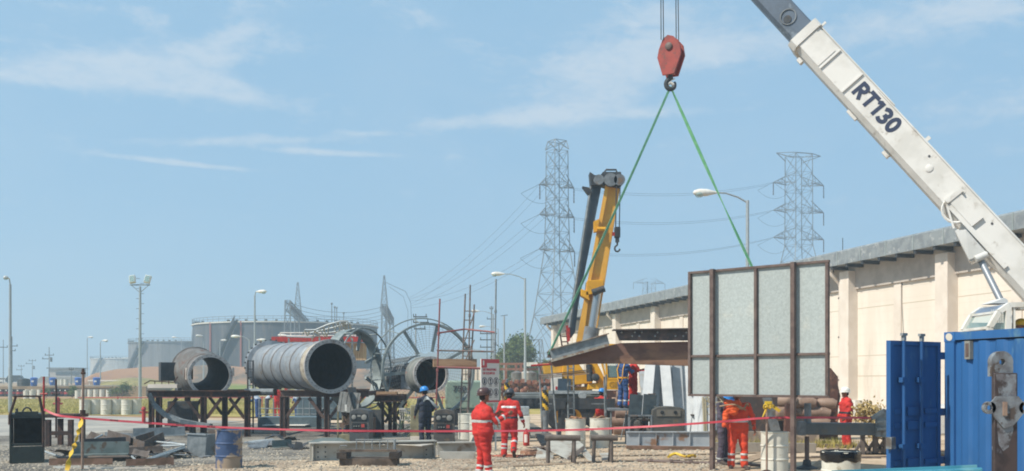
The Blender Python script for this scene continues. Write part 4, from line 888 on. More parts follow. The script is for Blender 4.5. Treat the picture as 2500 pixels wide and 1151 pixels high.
# ---------------------------------------------------------------- tape and posts
tapem = M('red_tape', 'bb404c', 'a83643', 2, rough=.45); ropeY = M('yellow_tape', 'd6b530', 'c09a28', 5, rough=.6, c3='6a5a20', sc3=9, lo3=.6, hi3=.63)
b = G(201,22); t = T('barrier_post', 'rusty tape post with cap, left, tied with yellow ribbon', 'post', b, group='posts holding the red tape'); MB().tube([b, P(203,912,22)], .03, 10).build('post', posttan, t); m = MB(); m.lathe([(.05,0),(.055,.03),(.035,.05),(.03,.12),(.001,.13)], 10, Matrix.Translation(P(203,914,22))); m.lathe([(.06,-.06),(.06,.06)], 10, Matrix.Translation(P(202,1008,22))); m.build('cap', rustd, t)
b2_ = G(1872,21.15); t = T('barrier_post', 'thin tape post standing in front of the pale drum, yellow tape on top', 'post', b2_, group='posts holding the red tape'); MB().tube([b2_, P(1872,990,21.15)], .024, 10).build('post', posttan, t); MB().lathe([(.16,0),(.14,.05),(.05,.09)], 14, Matrix.Translation(b2_)).build('base', rustd, t)
def ribbon(pts, w_, twist, mat, name, lab=None, cat=None, th=.004):
    m = MB(); vs = []
    pts = [V(p) for p in pts]; n = len(pts)
    for i, p in enumerate(pts):
        d = (pts[min(i+1,n-1)]-pts[max(i-1,0)]).normalized(); a = twist(i/(n-1)); s = d.cross(V((0,1,0))).normalized(); u = V((0,1,0)).cross(d).cross(V((0,1,0)))
        s = (V((0,0,1))-d*d.z).normalized(); q = s.cross(d); e = (s*math.cos(a)+q*math.sin(a))*w_/2; f = (q*math.cos(a)-s*math.sin(a))*th
        vs += [p-e-f, p+e-f, p+e+f, p-e+f]
    fs = [(0,1,2,3), (4*n-4,4*n-1,4*n-2,4*n-3)]
    for i in range(n-1):
        for k in range(4): fs.append((4*i+k, 4*i+4+k, 4*i+4+(k+1) % 4, 4*i+(k+1) % 4))
    m.add(vs, fs); o = m.build(name, mat, at=pts[0]); 
    if lab: tag(o, lab, cat)
    return o
def curve(keys, n):
    out = []
    for i in range(n+1):
        u = i/n*(len(keys)-1); k = min(int(u), len(keys)-2); f = u-k; g = lambda j: V(keys[max(0,min(len(keys)-1,j))]); a,b,c,d = g(k-1),g(k),g(k+1),g(k+2)
        out.append(.5*((2*b)+(c-a)*f+(2*a-5*b+4*c-d)*f*f+(3*b-a-3*c+d)*f**3))
    return out
tp = ribbon(curve([P(108,1000,22.3),P(140,1014,22.1),P(200,1021,21.9),P(360,1033,22),P(525,1043,22.1),P(760,1051,22.2),P(980,1053,22.3),P(1200,1053,22.4),P(1400,1050,22.4),P(1600,1041,22),P(1760,1030,21.3),P(1872,1021,21.1),P(2000,1020,21.3),P(2170,1021,22.3)], 160), .045, lambda u: .25+.35*math.sin(u*31)*math.sin(u*9+1), tapem, 'barrier_tape', 'red barrier tape stretched across the whole yard, printed NO PASE', 'barrier tape')
for k, px in enumerate((268, 350, 430, 505)):
    y = 1026+(px-268)*.068; textmesh('NO PASE', .046, 'tape_lettering', M('tape_ink','5a1420') if k == 0 else bpy.data.materials['tape_ink'], tp, P(px,y+1.5,21.9), axes((1,0,-.075),(0,0,1)) , bold=.002)
rb = curve([P(200,1022,21.9),P(193,1050,21.8),P(183,1085,21.8),P(172,1112,21.7),P(163,1151,21.6),G(160,21.5,.02)], 40)
o = ribbon(rb, .11, lambda u: 1.6*math.sin(u*14), ropeY, 'yellow_ribbon', 'yellow warning ribbon hanging from the left tape post to the ground', 'warning ribbon')
c = P(1872,995,21.05); m = MB()
m.tube([c+V((math.cos(a)*.07, math.sin(a)*.05-.04, .05*math.sin(a*2)+.02)) for a in [k*.5 for k in range(14)]], .02, 6); m.tube([c, c+V((-.06,-.05,-.12)), c+V((-.1,-.05,-.2))], [.025,.02,.012], 6); m.bar(c+V((.04,-.03,.08)), c+V((.27,-.03,-.08)), .012, .07); m.bar(c+V((-.05,-.03,.1)), c+V((.1,-.03,.1)), .03, .06)
o = m.build('yellow_tape_knot', ropeY, at=c); tag(o, 'knot of yellow tape tied on top of the right tape post', 'tape knot')
# ---------------------------------------------------------------- foreground drums etc
bm_ = M('blue_rusty_paint', '34496c', '42577a', 3, rough=.55, c3='93826f', sc3=1.9, lo3=.47, hi3=.53, bump=.1)
dd_ = drum_obj('blue steel drum with large worn beige patches, nearest on the gravel', bm_, None); dd_.location = G(559,22.4)
dr = drum_obj('left of two pale drums filled with scrap timber', drumw, 'pale drums heaped with scrap', closed=False); dr.location = G(1405,28.8); d2_ = dup(dr, G(1464,29.3), 1, 'right of two pale drums filled with scrap timber')
for base, sd_, nm in ((G(1405,28.8),1,'left'),(G(1464,29.3),2,'right')):
    m = MB(); rnd = random.Random(sd_)
    for k in range(14):
        a = rnd.random()*6.3; r_ = rnd.random()*.16; c = base+V((math.cos(a)*r_, math.sin(a)*r_, .84+rnd.random()*.07)); m.box(c, (rnd.uniform(.15,.42),rnd.uniform(.05,.1),.03), R=Matrix.Rotation(rnd.random()*3,3,'Z') @ Matrix.Rotation(rnd.uniform(-.25,.25),3,'Y'))
    o = m.build('timber_scraps', M('scrap_timber','a9805f','7c5c4a',6,rough=.9) if sd_ == 1 else bpy.data.materials['scrap_timber'], at=base+V((0,0,.8))); tag(o, f'broken timber pieces heaped in the {nm} pale drum', 'timber scraps', kind='stuff')
d3 = dup(dr, G(1891,21.55), .5, 'pale drum with open dark mouth behind the thin tape post', 'pale drums by the screen'); 
d4 = dup(d0, G(2053,15.6), .8, 'nearest pale drum with a black bag over its rim', 'pale drums by the screen')
b = G(2053,15.6); m = MB(); n = 40; vs = []
for k, (r, z) in enumerate([(.295,.76),(.305,.745),(.309,.80),(.310,.86),(.306,.89),(.28,.895),(.27,.84),(.22,.6)]):
    for j in range(n): a = 6.2832*j/n; e = .006*math.sin(a*9)+.008*math.sin(a*5+1); vs.append(b+V((math.cos(a)*(r+e), math.sin(a)*(r+e), z+(.012*math.sin(a*7)+.012*math.sin(a*3) if k < 2 else 0)-(.03 if k == 0 else 0))))
m.add(vs, [(i*n+j, i*n+(j+1)%n, (i+1)*n+(j+1)%n, (i+1)*n+j) for i in range(7) for j in range(n)]); o = m.build('bin_bag', M('bag_black','16161a',rough=.15), at=b+V((0,0,.8))); tag(o, 'shiny black bin bag folded over the nearest drum', 'bin bag')
dup(d0, G(1140,33.2), .4, 'pale drum behind the scaffold ladder, left one', 'pale drums behind the scaffold'); dup(d0, G(1168,32.0), .9, 'pale drum behind the scaffold ladder, right one', 'pale drums behind the scaffold')
# long girder with splice plates, in front of welding machines
def girder(name, label, p, q, dep, wid, mat, stiff=(), plates=()):
    p, q = V(p), V(q); t = T(name, label, 'steel beam', p-V((0,0,dep/2))); m = MB(); m.ibeam(p, q, dep, wid, .03); m.build('beam', mat, t); d, a, u = basis(q-p)
    for s in stiff: c = p.lerp(q, s); m = MB(); m.bar(c-u*(dep/2-.035), c+u*(dep/2-.035), wid*.9, .02, up=d); m.build('stiffener', mat, t)
    for s in plates:
        c = p.lerp(q, s)-a*0; side = a if a.y < 0 else -a; m = MB(); m.box(c+side*.03, (.3,.025,dep*.8), math.atan2(d.y, d.x)); pl = m.build('splice_plate', mat, t); m = MB()
        for x in (-.09,.09):
            for z in (-.12,0,.12): m.lathe([(.02,0),(.02,.02)], 6, align_z(c+side*.045+d*x+u*z, side))
        tag(m.build('bolts', darkst, pl), kind='stuff')
    return t
gbm = M('girder_paint','aaa79e','99968d',2,rough=.6,c3='7a6a58',sc3=3,lo3=.55,hi3=.7)
z = .235; girder('steel_girder', 'long pale grey steel girder lying on the gravel', G(756,24.3,z), G(1063,25.3,z), .47, .34, gbm, (.02,.98), (.09,.95))
girder('steel_beam', 'shorter grey beam lying right of the long girder', G(1068,25.9,.2), G(1160,26.1,.2), .36, .25, gbm)
m = MB(); m.slab([G(1073,24.9,.02), G(1160,24.9,.02), G(1160,24.9,.2), G(1073,24.9,.2)], .12); o = m.build('steel_channel', gbm, at=G(1110,24.9)); tag(o, 'flat pale channel on the gravel in front of the shorter beam', 'steel channel')
m = MB(); m.slab([P(752,1086,24.9), P(790,1079,26), P(960,1083,25.6), P(940,1087,24.7)], .02, (0,0,1)); m.slab([P(955,1086,24.9), P(985,1079,26), P(1060,1086,25.0), P(1030,1090,24.6)], .02, (0,0,1)); o = m.build('loose_sheet', M('sheet_mat','a39a8a','b5b0a8',3,rough=.7), at=P(850,1086,25)); tag(o, 'thin loose sheets lying on top of the long girder', 'metal sheet')
b = G(900,23.0); t = T('timber_skid', 'dark weathered timber skid with small guard rail in front of the girder', 'timber skid', b)
m = MB(); m.box(b+V((0,0,.1)), (1.32,.2,.18)); m.box(b+V((0,.4,.1)), (1.32,.16,.18)); m.build('bearer', woodd, t)
for x in (-.6,.6): MB().box(b+V((x,.2,.26)), (.22,.75,.14)).build('end_block', M('charred_wood','332d29','4a4039',5,rough=.95) if x < 0 else bpy.data.materials['charred_wood'], t)
m = MB(); m.bar(b+V((-.66,-.05,.37)), b+V((.66,-.05,.37)), .1, .05); m.build('deck_board', woodd, t); m = MB()
for k in range(6): x = -.28+k*.18; m.tube([b+V((x,.0,.39)), b+V((x,.0,.62))], .012, 5)
m.tube([b+V((-.3,0,.62)), b+V((.64,0,.62))], .012, 5); m.tube([b+V((-.66,0,.42)), b+V((-.66,0,.48)), b+V((-.5,0,.48))], .012, 5); m.tube([b+V((.6,0,.4)), b+V((.6,0,.62))], .03, 6); m.build('guard_rail', galvd, t)
# scrap heap at left: individual pieces
rustb = M('scrap_brown','69605a','524a45',4,rough=.85,c3='75604f',sc3=4,lo3=.55,hi3=.7); greenish = M('scrap_green','5a6664','6b7674',3,rough=.6,c3='5a4c40',sc3=5)
def scrap(label, pts, th, mat, name='scrap_plate', cat='scrap plate', dr_=(0,.25,1)):
    m = MB(); m.slab(pts, th, V(dr_).normalized()); o = m.build(name, mat, at=(pts[0].x, pts[0].y, 0)); tag(o, label, cat, 'scrap steel heaped at the left'); return o
def ang(label, p, q, w_, mat, name='scrap_angle', cat='scrap bar', th=.015):
    m = MB(); p, q = V(p), V(q); d, a, u = basis(q-p); m.bar(p+a*(w_/2), q+a*(w_/2), w_, th); m.bar(p+u*w_/2, q+u*w_/2, th, w_); o = m.build(name, mat, at=(p.x,p.y,max(0,min(p.z,q.z)))); tag(o, label, cat, 'scrap steel heaped at the left'); return o
ang('broad green grey channel lying flat across the scrap', P(178,1110,24), P(315,1108,24.3), .3, greenish, th=.03); ang('dark upper channel resting behind the broad green one', P(195,1098,25), P(308,1092,25.4), .26, darkst, th=.03)
m = MB(); m.box(G(250,24.6,.06), (1.6,.8,.1)); m.box(G(250,24.4,.02), (1.3,.2,.03)); o = m.build('timber_bearer', woodd, at=G(250,24.6)); tag(o, 'dark timber bearer under the scrap channels', 'timber bearer')
ang('bent bolted strip leaning left in the scrap heap', P(262,1068,26.8), P(318,1083,26.3), .2, rustb); ang('second bent strip continuing to the right', P(312,1084,26.5), P(352,1098,26.0), .2, rustb)
ang('strip leaning up to the right in the heap', P(333,1086,26.4), P(378,1072,27), .22, rustb); ang('rightmost tilted strip forming a V in the heap', P(352,1098,26.1), P(402,1074,26.8), .22, rustb)
scrap('grey brown angular plate at the back of the heap', [G(186,27.2,.0),G(262,27.0,.0),G(262,27.0,.42),G(236,27.1,.5),G(222,27.2,.55)], .05, rustb)
scrap('dark plate with bright top edge behind the heap', [G(256,29.5,0),G(324,29.5,0),G(324,29.5,.38),G(256,29.5,.42)], .04, steelg)
ang('brown flat bar under the V strips', P(312,1108,25.0), P(398,1104,25.2), .16, rustb); ang('long thin grey beam behind the heap', P(325,1066,29.5), P(452,1062,30), .24, galvd); ang('rusty bar lying in front, under the ribbon', P(120,1141,23.0), P(275,1140,23.2), .2, M('rust_bar','806353','66503f',4,rough=.8)); ang('rusty bar with dark edge in front on the right', P(308,1143,22.8), P(425,1138,23.1), .2, bpy.data.materials['rust_bar'])
ang('white edged strip at the very front left', P(130,1150,22.2), P(215,1149,22.3), .1, white); ang('pale long strip at the very front', P(205,1151,22.1), P(385,1150,22.2), .08, cream2)
for k, (a, b_, c_) in enumerate((((338,1129,23.6),(450,1090,25.6),'upper pale tube slanting up to the grey box'),((338,1131,23.5),(452,1094,25.4),'lower pale tube slanting up to the grey box'),((395,1090,26),(452,1087,26),'short pale tube behind the slanting tubes'),((372,1078,26.5),(452,1086,26),'bent thin tube behind the slanting tubes'),((322,1115,24),(340,1131,23.5),'short bent tube end beside the slanting tubes'),((107,1102,26),(150,1117,25.2),'thin tube lying at the left'),((150,1117,25.2),(250,1062,27),'thin tube rising across the heap'))):
    m = MB(); q0, q1 = P(*a), P(*b_); q0.z = max(q0.z,.035); q1.z = max(q1.z,.035); m.tube([q0, q1], .025, 7); o = m.build('scrap_tube', galv, at=(q0.x,q0.y,0)); tag(o, c_, 'scrap tube', 'scrap steel heaped at the left')
rnd = random.Random(21)
for k in range(16):
    px = [395,415,430,380,360,340,300,285,410,440,370,225,160,500,512,520][k]; d = 24.4+rnd.random()*3; c = G(px,d,.04+rnd.random()*.06); m = MB(); m.box(c, (rnd.uniform(.2,.5),rnd.uniform(.08,.3),.03), R=Matrix.Rotation(rnd.random()*3,3,'Z') @ Matrix.Rotation(rnd.uniform(-.3,.3),3,'X'))
    o = m.build('scrap_offcut', [darkst,steelg,rustb,greenish][k%4], at=c); tag(o, 'small flat steel offcut lying loose in the scrap heap', 'offcut', 'small steel offcuts in the scrap heap')
SB_ = t = T('sheet_box', 'grey sheet metal box with open top standing right of the scrap heap', 'metal box', G(480,25.6,.02)); b = G(480,25.6,.04); R = Matrix.Rotation(.08,3,'Y')
m = MB(); m.box(b+V((0,0,.28)), (.52,.03,.55), R=R); m.box(b+V((-.25,.25,.28)), (.03,.5,.55), R=R); m.box(b+V((.25,.25,.28)), (.03,.5,.55), R=R); m.box(b+V((0,.5,.28)), (.52,.03,.55), R=R); m.build('walls', galvd, t); MB().bar(b+V((-.27,-.02,.58)), b+V((.27,-.02,.55)), .05, .03).build('rim', galv, t); SB_.rotation_euler.z = -.15
scrap('brown plate leaning between the sheet box and the blue drum', [G(500,26.5,0),G(528,26.5,0),G(528,26.5,.62),G(508,26.5,.62)], .05, rustb)
def gs(label, pts, mat): o = scrap(label, pts, .035, mat); o['group'] = 'steel offcuts behind the girder'; return o
gs('pale wedge plate left of the girder', [P(596,1082,29.8),P(620,1078,31),P(655,1075,31),P(650,1083,30)], galv); gs('folded grey plate lying beside the wedge plate', [G(604,28.5,.1),G(660,29.2,.2),G(650,28.8,.02),G(610,28.3,.02)], steelg)
ang('bolted channel lying left of the girder', P(664,1093,28.3), P(712,1090,28.6), .2, greenish)['group'] = 'steel offcuts behind the girder'; gs('dark crumpled offcut left of the girder', [G(715,28,.02),G(740,28,.02),G(738,28,.2),G(722,28,.24)], darkst)
gs('blue grey sheet lying behind the girder', [P(750,1082,27.5),P(785,1072,30),P(830,1072,30),P(850,1080,27.8)], greenish); gs('bright triangular sheet under the middle stand', [P(640,1040,41),P(730,1028,43),P(790,1032,42),P(745,1040,41)], white)
m = MB(); m.bar(P(640,1032,42), P(800,1032,42), 1.5, .5); o = m.build('steel_trough', M('trough_mat','5d6d73','506068',3,rough=.6), at=G(720,42)); tag(o, 'blue grey steel trough lying behind the middle stand', 'trough')
# far flatbed / blue tank behind stands at 820
m = MB(); m.box(G(800,45,.75), (2.6,1.2,1.1)); o = m.build('blue_tank', bpy.data.materials['trough_mat'], at=G(800,45), bevel=.1); tag(o, 'dull blue tank behind the middle stand, left of the engine cabinet', 'tank')
# tangle of hoses
m = MB(); rnd = random.Random(6)
for k in range(16):
    a = G(rnd.uniform(975,1040), 34+rnd.random()*1.5, rnd.uniform(.02,.7)); m.tube(curve([a]+[a+V((rnd.uniform(-.5,.6), rnd.uniform(-.3,.3), rnd.uniform(-.5,.3))) for q in range(3)], 12), .013, 5)
for i, v in enumerate(m.v): v.z = max(v.z, .03)
o = m.build('hose_tangle', M('hose_mat','8f9270','6f7560',3,rough=.7), at=G(1005,34)); tag(o, 'tangle of pale green hoses and wire left of the man in dark overalls', 'hoses', kind='stuff')
m = MB()
for k in range(10): m.bar(G(978+k*5,36,.55), G(976+k*5,36,.95), .03)
m.bar(G(974,36,.95), G(1026,36,.95), .05); m.bar(G(974,36,.55), G(1026,36,.55), .05); m.bar(G(976,36,0), G(976,36,.55), .05); m.bar(G(1024,36,0), G(1024,36,.55), .05); o = m.build('white_rack', white, at=G(1000,36)); tag(o, 'small white slatted rack behind the hose tangle', 'rack')
# pale green truck body with number 750
t = T('green_trailer', 'pale green tank trailer numbered 750 behind the rear pipe', 'trailer', G(1140,44)); b = G(1145,44); gt = M('pale_green','7d9184','8c9c8c',2,rough=.6,c3='6a6f60',sc3=3)
MB().box(b+V((.2,0,1.35)), (2.4,1.6,1.25)).build('tank_body', gt, t, bevel=.08); textmesh('750', .34, 'number', darkst, t, P(1106,956,43.17), axes((1,0,0),(0,0,1)), bold=.01, sx=1.15)
m = MB(); m.box(b+V((.2,0,.62)), (2.8,1.3,.2)); m.build('chassis', gt, t)
for x in (-.7,.9): MB().lathe([(.42,-.14),(.42,.14),(.2,.16),(.001,.16)], 20, Matrix.Translation(b+V((x,-.6,.43))) @ Matrix.Rotation(math.pi/2,4,'X')).build('wheel', blackm, t)
m = MB(); m.box(G(1168,62,1.4), (1.9,3,2.8)); 
for k in range(8): m.box(G(1168,60.47,1.4)+V((-.84+k*.24,0,0)), (.05,.06,2.6))
o = m.build('beige_cabin', cream2, at=G(1168,62)); tag(o, 'beige corrugated cabin seen through the big ring', 'cabin')
# sign board
b = G(1197,27.6); t = T('safety_sign', 'white safety sign board with red header and six round pictograms', 'sign board', b); xa = V((.93,.36,-.0)).normalized(); xa = V((.80,-.6,0)).normalized() if False else V((.62,.78,0)).normalized()
c = P(1196,931,27.6); Rs = axes(xa, (0,0,1)); w_, h = .78, 1.22; Q = lambda x, y, o_=0: c+Rs@V((x,y,o_))
def brd(name, x, y, ww, hh, o_, mat, th=.004): return MB().box(Q(x,y,o_), (ww,hh,th), R=Rs).build(name, mat, t, smooth=False)
brd('board', 0, 0, w_, h, 0, M('sign_white','c9c6c0',rough=.5), .03); sr = M('sign_red','b8434c',rough=.5); si = M('sign_ink','3b3f4a',rough=.5)
brd('header', .0, h/2-.055, w_, .11, .018, sr); brd('logo_block', -.27, h/2-.12, .24, .24, .0205, sr); brd('footer', 0, -h/2+.05, w_, .05, .018, sr)
brd('logo_mark', -.30, h/2-.11, .06, .13, .024, white); textmesh('USO OBLIGATORIO', .085, 'lettering', sr, t, Q(-.33,.29,.018), Rs, bold=.002, sx=.78); textmesh('DE EQUIPOS', .085, 'lettering', sr, t, Q(-.33,.19,.018), Rs, bold=.002, sx=1.1)
for r_ in range(2):
    for k in range(3):
        x, y = -.25+k*.25, .0-r_*.31; m = MB(); m.lathe([(.085,0),(.105,0),(.105,.004),(.085,.004)], 28, Matrix.Translation(Q(x,y,.017)) @ Rs.to_4x4(), closed=True); m.build('pictogram_ring', si, t)
        m = MB(); Mx = Matrix.Translation(Q(x,y,.017)) @ Rs.to_4x4(); m.lathe([(.032,0),(.032,.004),(.001,.004)], 14, Mx @ Matrix.Translation((0,.035,0))); m.box(Q(x,y-.03,.019), (.07,.07,.004), R=Rs) if k != 1 else m.box(Q(x+.01,y-.025,.019), (.03,.1,.004), R=Rs); m.build('pictogram', si, t)
        brd('caption', x, y-.135, .13, .014, .018, si)
m = MB()
for x in (-.3,.3): p = Q(x,0,-.04); m.bar(V((p.x,p.y,0)), V((p.x,p.y,c.z+h/2-.05)), .05)
m.build('post', galvd, t)
# fire extinguisher, gas box, bollards
b = G(1285,30); t = T('fire_extinguisher', 'red fire extinguisher with white label standing behind the walking man', 'fire extinguisher', b); MB().lathe([(.085,0),(.095,.03),(.095,.4),(.06,.46),(.03,.48),(.03,.53),(.001,.53)], 16, Matrix.Translation(b)).build('cylinder', redp, t); MB().add([b+V((math.sin(a)*.097,-math.cos(a)*.097,z)) for a,z in ((-.7,.12),(-.25,.12),(.25,.12),(.25,.36),(-.25,.36),(-.7,.36))], [(0,1,4,5),(1,2,3,4)]).build('label', white, t); MB().tube([b+V((0,0,.5)), b+V((.09,-.03,.5)), b+V((.12,-.02,.3))], .012, 6).build('hose', blackm, t)
stripe = M('bollard_stripe','d2a62a',rough=.5)
def bollard(label, px, d, h):
    b = G(px,d); t = T('bollard', label, 'bollard', b, group='striped bollards'); MB().lathe([(.11,0),(.11,h*.55),(.0011,h*.55)], 16, Matrix.Translation(b)).build('lower_post', steelg, t); n = 20; m = MB()
    for i in range(12):
        for j in range(n):
            m.k = 1 if ((j/n + i*.09) % .5) < .25 else 0; z0, z1 = h*.55+h*.4*i/12, h*.55+h*.4*(i+1)/12; a0, a1 = 6.2832*j/n, 6.2832*(j+1)/n
            m.add([b+V((.112*math.cos(a),.112*math.sin(a),z)) for a, z in ((a0,z0),(a1,z0),(a1,z1),(a0,z1))], [(0,1,2,3)])
    m.build('striped_band', [stripe, blackm], t); m = MB(); m.lathe([(.05,0),(.06,.02),(.05,.12),(.001,.14)], 10, Matrix.Translation(b+V((0,0,h*.95)))); m.lathe([(.112,0),(.112,.01),(.001,.012)], 16, Matrix.Translation(b+V((0,0,h*.95)))); m.build('cap', steelg, t)
bollard('yellow and black striped bollard left of the truck tyre', 1331, 34, 1.75); bollard('dim striped bollard behind the walking man', 1238, 40, 2.0)
b = G(1275,32); t = T('white_cabinet', 'pale box cabinet right of the walking man', 'cabinet', b); MB().box(b+V((0,.3,.42)), (.5,.6,.84)).build('lower_box', white, t, bevel=.02); MB().box(b+V((.02,.3,1.0)), (.42,.5,.28)).build('upper_box', galv, t, bevel=.02)

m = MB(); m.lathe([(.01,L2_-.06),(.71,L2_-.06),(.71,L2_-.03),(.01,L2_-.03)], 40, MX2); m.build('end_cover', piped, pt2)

# crumpled sheets and tray on the left stand
def crumple(name, label, c, w_, l_, seed, mat, amp, group=None, tilt=0):
    m = MB(); nx, ny = 12, 8; R = Matrix.Rotation(seed*1.3,3,'Z') @ Matrix.Rotation(tilt,3,'X'); vs = []
    for k in (0, 1):
        for i in range(nx+1):
            for j in range(ny+1):
                x, y = (i/nx-.5)*w_, (j/ny-.5)*l_; z = amp*(noise.noise(V((x*2.2, y*2.2, seed)))+.5*noise.noise(V((x*6, y*6, seed)))) + amp*.7
                q = V(c)+R@V((x, y, z)); q.z = max(q.z, .034)-.008*k; vs.append(q)
    o = (nx+1)*(ny+1); fs = []
    for i in range(nx):
        for j in range(ny): q = i*(ny+1)+j; fs.append((q, q+ny+1, q+ny+2, q+1)); fs.append((o+q, o+q+1, o+q+ny+2, o+q+ny+1))
    m.add(vs, fs); ob = m.build(name, mat, at=(c[0], c[1], .03)); tag(ob, label, 'crumpled sheet', group or 'crumpled sheets in the scrap'); return ob
for k, (px, d, w_, l_, mat, lb) in enumerate(((300,26.2,.9,.6,darkst,'dark crumpled sheet in the middle of the scrap heap'),(385,27.4,1.0,.5,steelg,'grey crumpled sheet at the back right of the scrap heap'),(215,26.0,.8,.6,darkst,'dark crumpled sheet left in the scrap heap'),(425,25.2,.8,.5,darkst,'dark crumpled sheet beside the sheet metal box'),(160,25.4,.7,.5,rustb,'brown crumpled sheet near the small stand'),(640,29.6,1.1,.6,steelg,'grey crumpled sheet left of the long girder'),(735,28.6,.8,.5,darkst,'dark crumpled sheet just left of the long girder'),(345,24.6,.7,.4,rustb,'brown crumpled sheet at the front of the scrap heap'),(690,31.5,1.0,.5,darkst,'dark crumpled sheet behind the grey offcuts'),(1320,26.8,.7,.5,rustb,'rusty crumpled sheet behind the left trestle'))):
    crumple('crumpled_sheet', lb, G(px,d,.05), w_, l_, k+1.5, mat, .16)
t = T('guard_tray', 'pale tray with thin rusty rail on the left end of the left stand', 'tray', P(400,950,35.5)); MB().box(P(402,943,35.5), (1.05,.5,.14)).build('tray', cream2, t); m = MB()
m.tube([P(352,938,35.4), P(366,930,35.4), P(425,934,35.4), P(434,920,35.4)], .022, 6)
for px in (378,395,412): m.tube([P(px,930,35.4), P(px,944,35.4)], .018, 5)
m.build('rail', rustd, t)
# ---------------------------------------------------------------- white crane boom
bw = M('boom_white','d0cec9','c2c0ba',1.2,rough=.45,c3='9a9286',sc3=3.5,lo3=.57,hi3=.75); bg_ = M('boom_grey','586472','4c5763',2,rough=.4,c3='6f7a84',sc3=2)
A0, B0 = P(2500,596,25.3), P(1995,57,27.5); u_ = (B0-A0).normalized(); w_ = V((-u_.y, u_.x, 0)).normalized(); w_ = w_ if w_.y > 0 else -w_; v_ = w_.cross(u_); v_ = v_ if v_.z > 0 else -v_
LB = (B0-A0).length
X_ = lambda t, h, d: A0 + u_*t + v_*h + w_*d       # t along boom, h up from the near top edge, d depth
RB = Matrix((u_, v_, w_)).transposed()
def bbox(m, t0, t1, h0, h1, d0, d1): return m.box(X_((t0+t1)/2,(h0+h1)/2,(d0+d1)/2), (abs(t1-t0),abs(h1-h0),abs(d1-d0)), R=RB)
ct = T('white_crane', 'white mobile crane with long boom lettered RT130, cab behind the blue container', 'mobile crane', G(2560,24.5))
H_, W_ = .86, 1.12
def sect(m, t0, t1, h, w, off=0, ch=.10, oh=0):
    q = [(oh-ch*.4, off),(oh, off+ch*.4),(oh, off+w-ch*.4),(oh-ch*.4, off+w),(oh-h+ch, off+w),(oh-h, off+w-ch),(oh-h, off+ch),(oh-h+ch, off)]
    n = len(q); m.add([X_(t,a,d) for t in (t0,t1) for a,d in q], [tuple(range(n)), tuple(reversed(range(n,2*n)))]+[(i,n+i,n+(i+1)%n,(i+1)%n) for i in range(n)])
m = MB(); sect(m, -3.2, LB, H_, W_, 0, .13); bo = m.build('boom', bw, ct, smooth=False)
m = MB()
for t0, t1 in ((LB-.12, LB+.14),): sect(m, t0, t1, H_+.12, W_+.12, -.06, .14, .06)
m.build('end_collar', bw, bo, smooth=False)
m = MB(); bbox(m, LB-.95, LB-.13, -.72, -.14, -.022, .0)
for t in (LB-1.06, LB-1.99): bbox(m, t, t+.035, -H_+.14, 0-.03, -.05, -.002)
m.build('side_ribs', bw, bo, smooth=False)
m = MB(); bbox(m, LB-3.2, LB-.1, .005, .03, .02, .1); bbox(m, -2.5, LB-2.6, -.05, -.03, -.03, -.002); m.build('edge_trim', bw, bo, smooth=False)
for t, s_ in ((2.0,.055),(3.3,.03),(5.7,.03),(.9,.03),(LB-3.0,.02)): MB().lathe([(s_,0),(s_,.012),(.001,.012)], 20, align_z(X_(t,-.22,-.002),-w_)).build('access_plate' if s_ > .04 else 'bolt_hole', bw if s_ > .04 else darkst, bo)
MB().lathe([(.1,0),(.1,.015),(.09,.02),(.001,.02)], 24, align_z(X_(3.05,-.42,-.002),-w_)).build('round_cover', bw, bo)
m = MB(); bbox(m, LB-2.75, LB-2.4, -H_-.1, -H_, .2, .32); bbox(m, LB-4.1, LB-3.9, -H_-.14, -H_, .3, .5); bbox(m, LB-.5, LB-.35, -H_-.16,-H_-.05, .1, .3); bbox(m, 3.7, 3.8, -.0, .14, .3, .34); bbox(m, LB-.1, LB-.04, .05,.2,.2,.24); m.each('cable_guide', bw, bo, smooth=False)
m = MB(); arc = lambda cx_, cy_, rx, ry, a0, a1, n=10: [(cx_+rx*math.cos(math.radians(a0+(a1-a0)*k/n)), cy_+ry*math.sin(math.radians(a0+(a1-a0)*k/n))) for k in range(n+1)]
GL = [(.0, [([(.1,0),(.1,1)],0), ([(.05,.91),(.30,.91)]+arc(.30,.70,.17,.21,90,-90)+[(.05,.49)],0), ([(.27,.46),(.50,0)],0)]), (.64, [([(-.02,.91),(.54,.91)],0), ([(.26,.83),(.26,0)],0)]), (1.20, [([(.26,1),(.26,0)],0), ([(.02,.76),(.20,.93)],0)]),
      (1.66, [([(.03,.80)]+arc(.24,.715,.185,.195,140,-80)+[(.2,.52)],0), ([(.2,.525)]+arc(.24,.29,.2,.21,80,-140)+[(.05,.19)],0)]), (2.24, [(arc(.26,.5,.185,.41,0,342,19),1)])]
SZ = .43; ML = Matrix.Translation(X_(LB-2.13,-.56,-.003)) @ axes(-u_, v_).to_4x4()
for ox, gl in GL: strokes(m, [([(( ox+x+y*.02)*SZ*1.36, y*SZ) for x, y in pts], cl) for pts, cl in gl], ML, .225*SZ*1.1)
m.build('lettering', M('navy_letter','26304a',rough=.5), bo, smooth=False)
m = MB(); sect(m, LB+.14, LB+3.1, .74, .72, .08, .1, -.06); isec = m.build('inner_section', bg_, ct, smooth=False)
m = MB(); sect(m, LB+2.3, LB+2.42, .82, .8, .04, .1, -.02); bbox(m, LB+2.35, LB+2.5, -1.0, -.8, .3, .5); m.build('section_collar', steelg, isec, smooth=False)
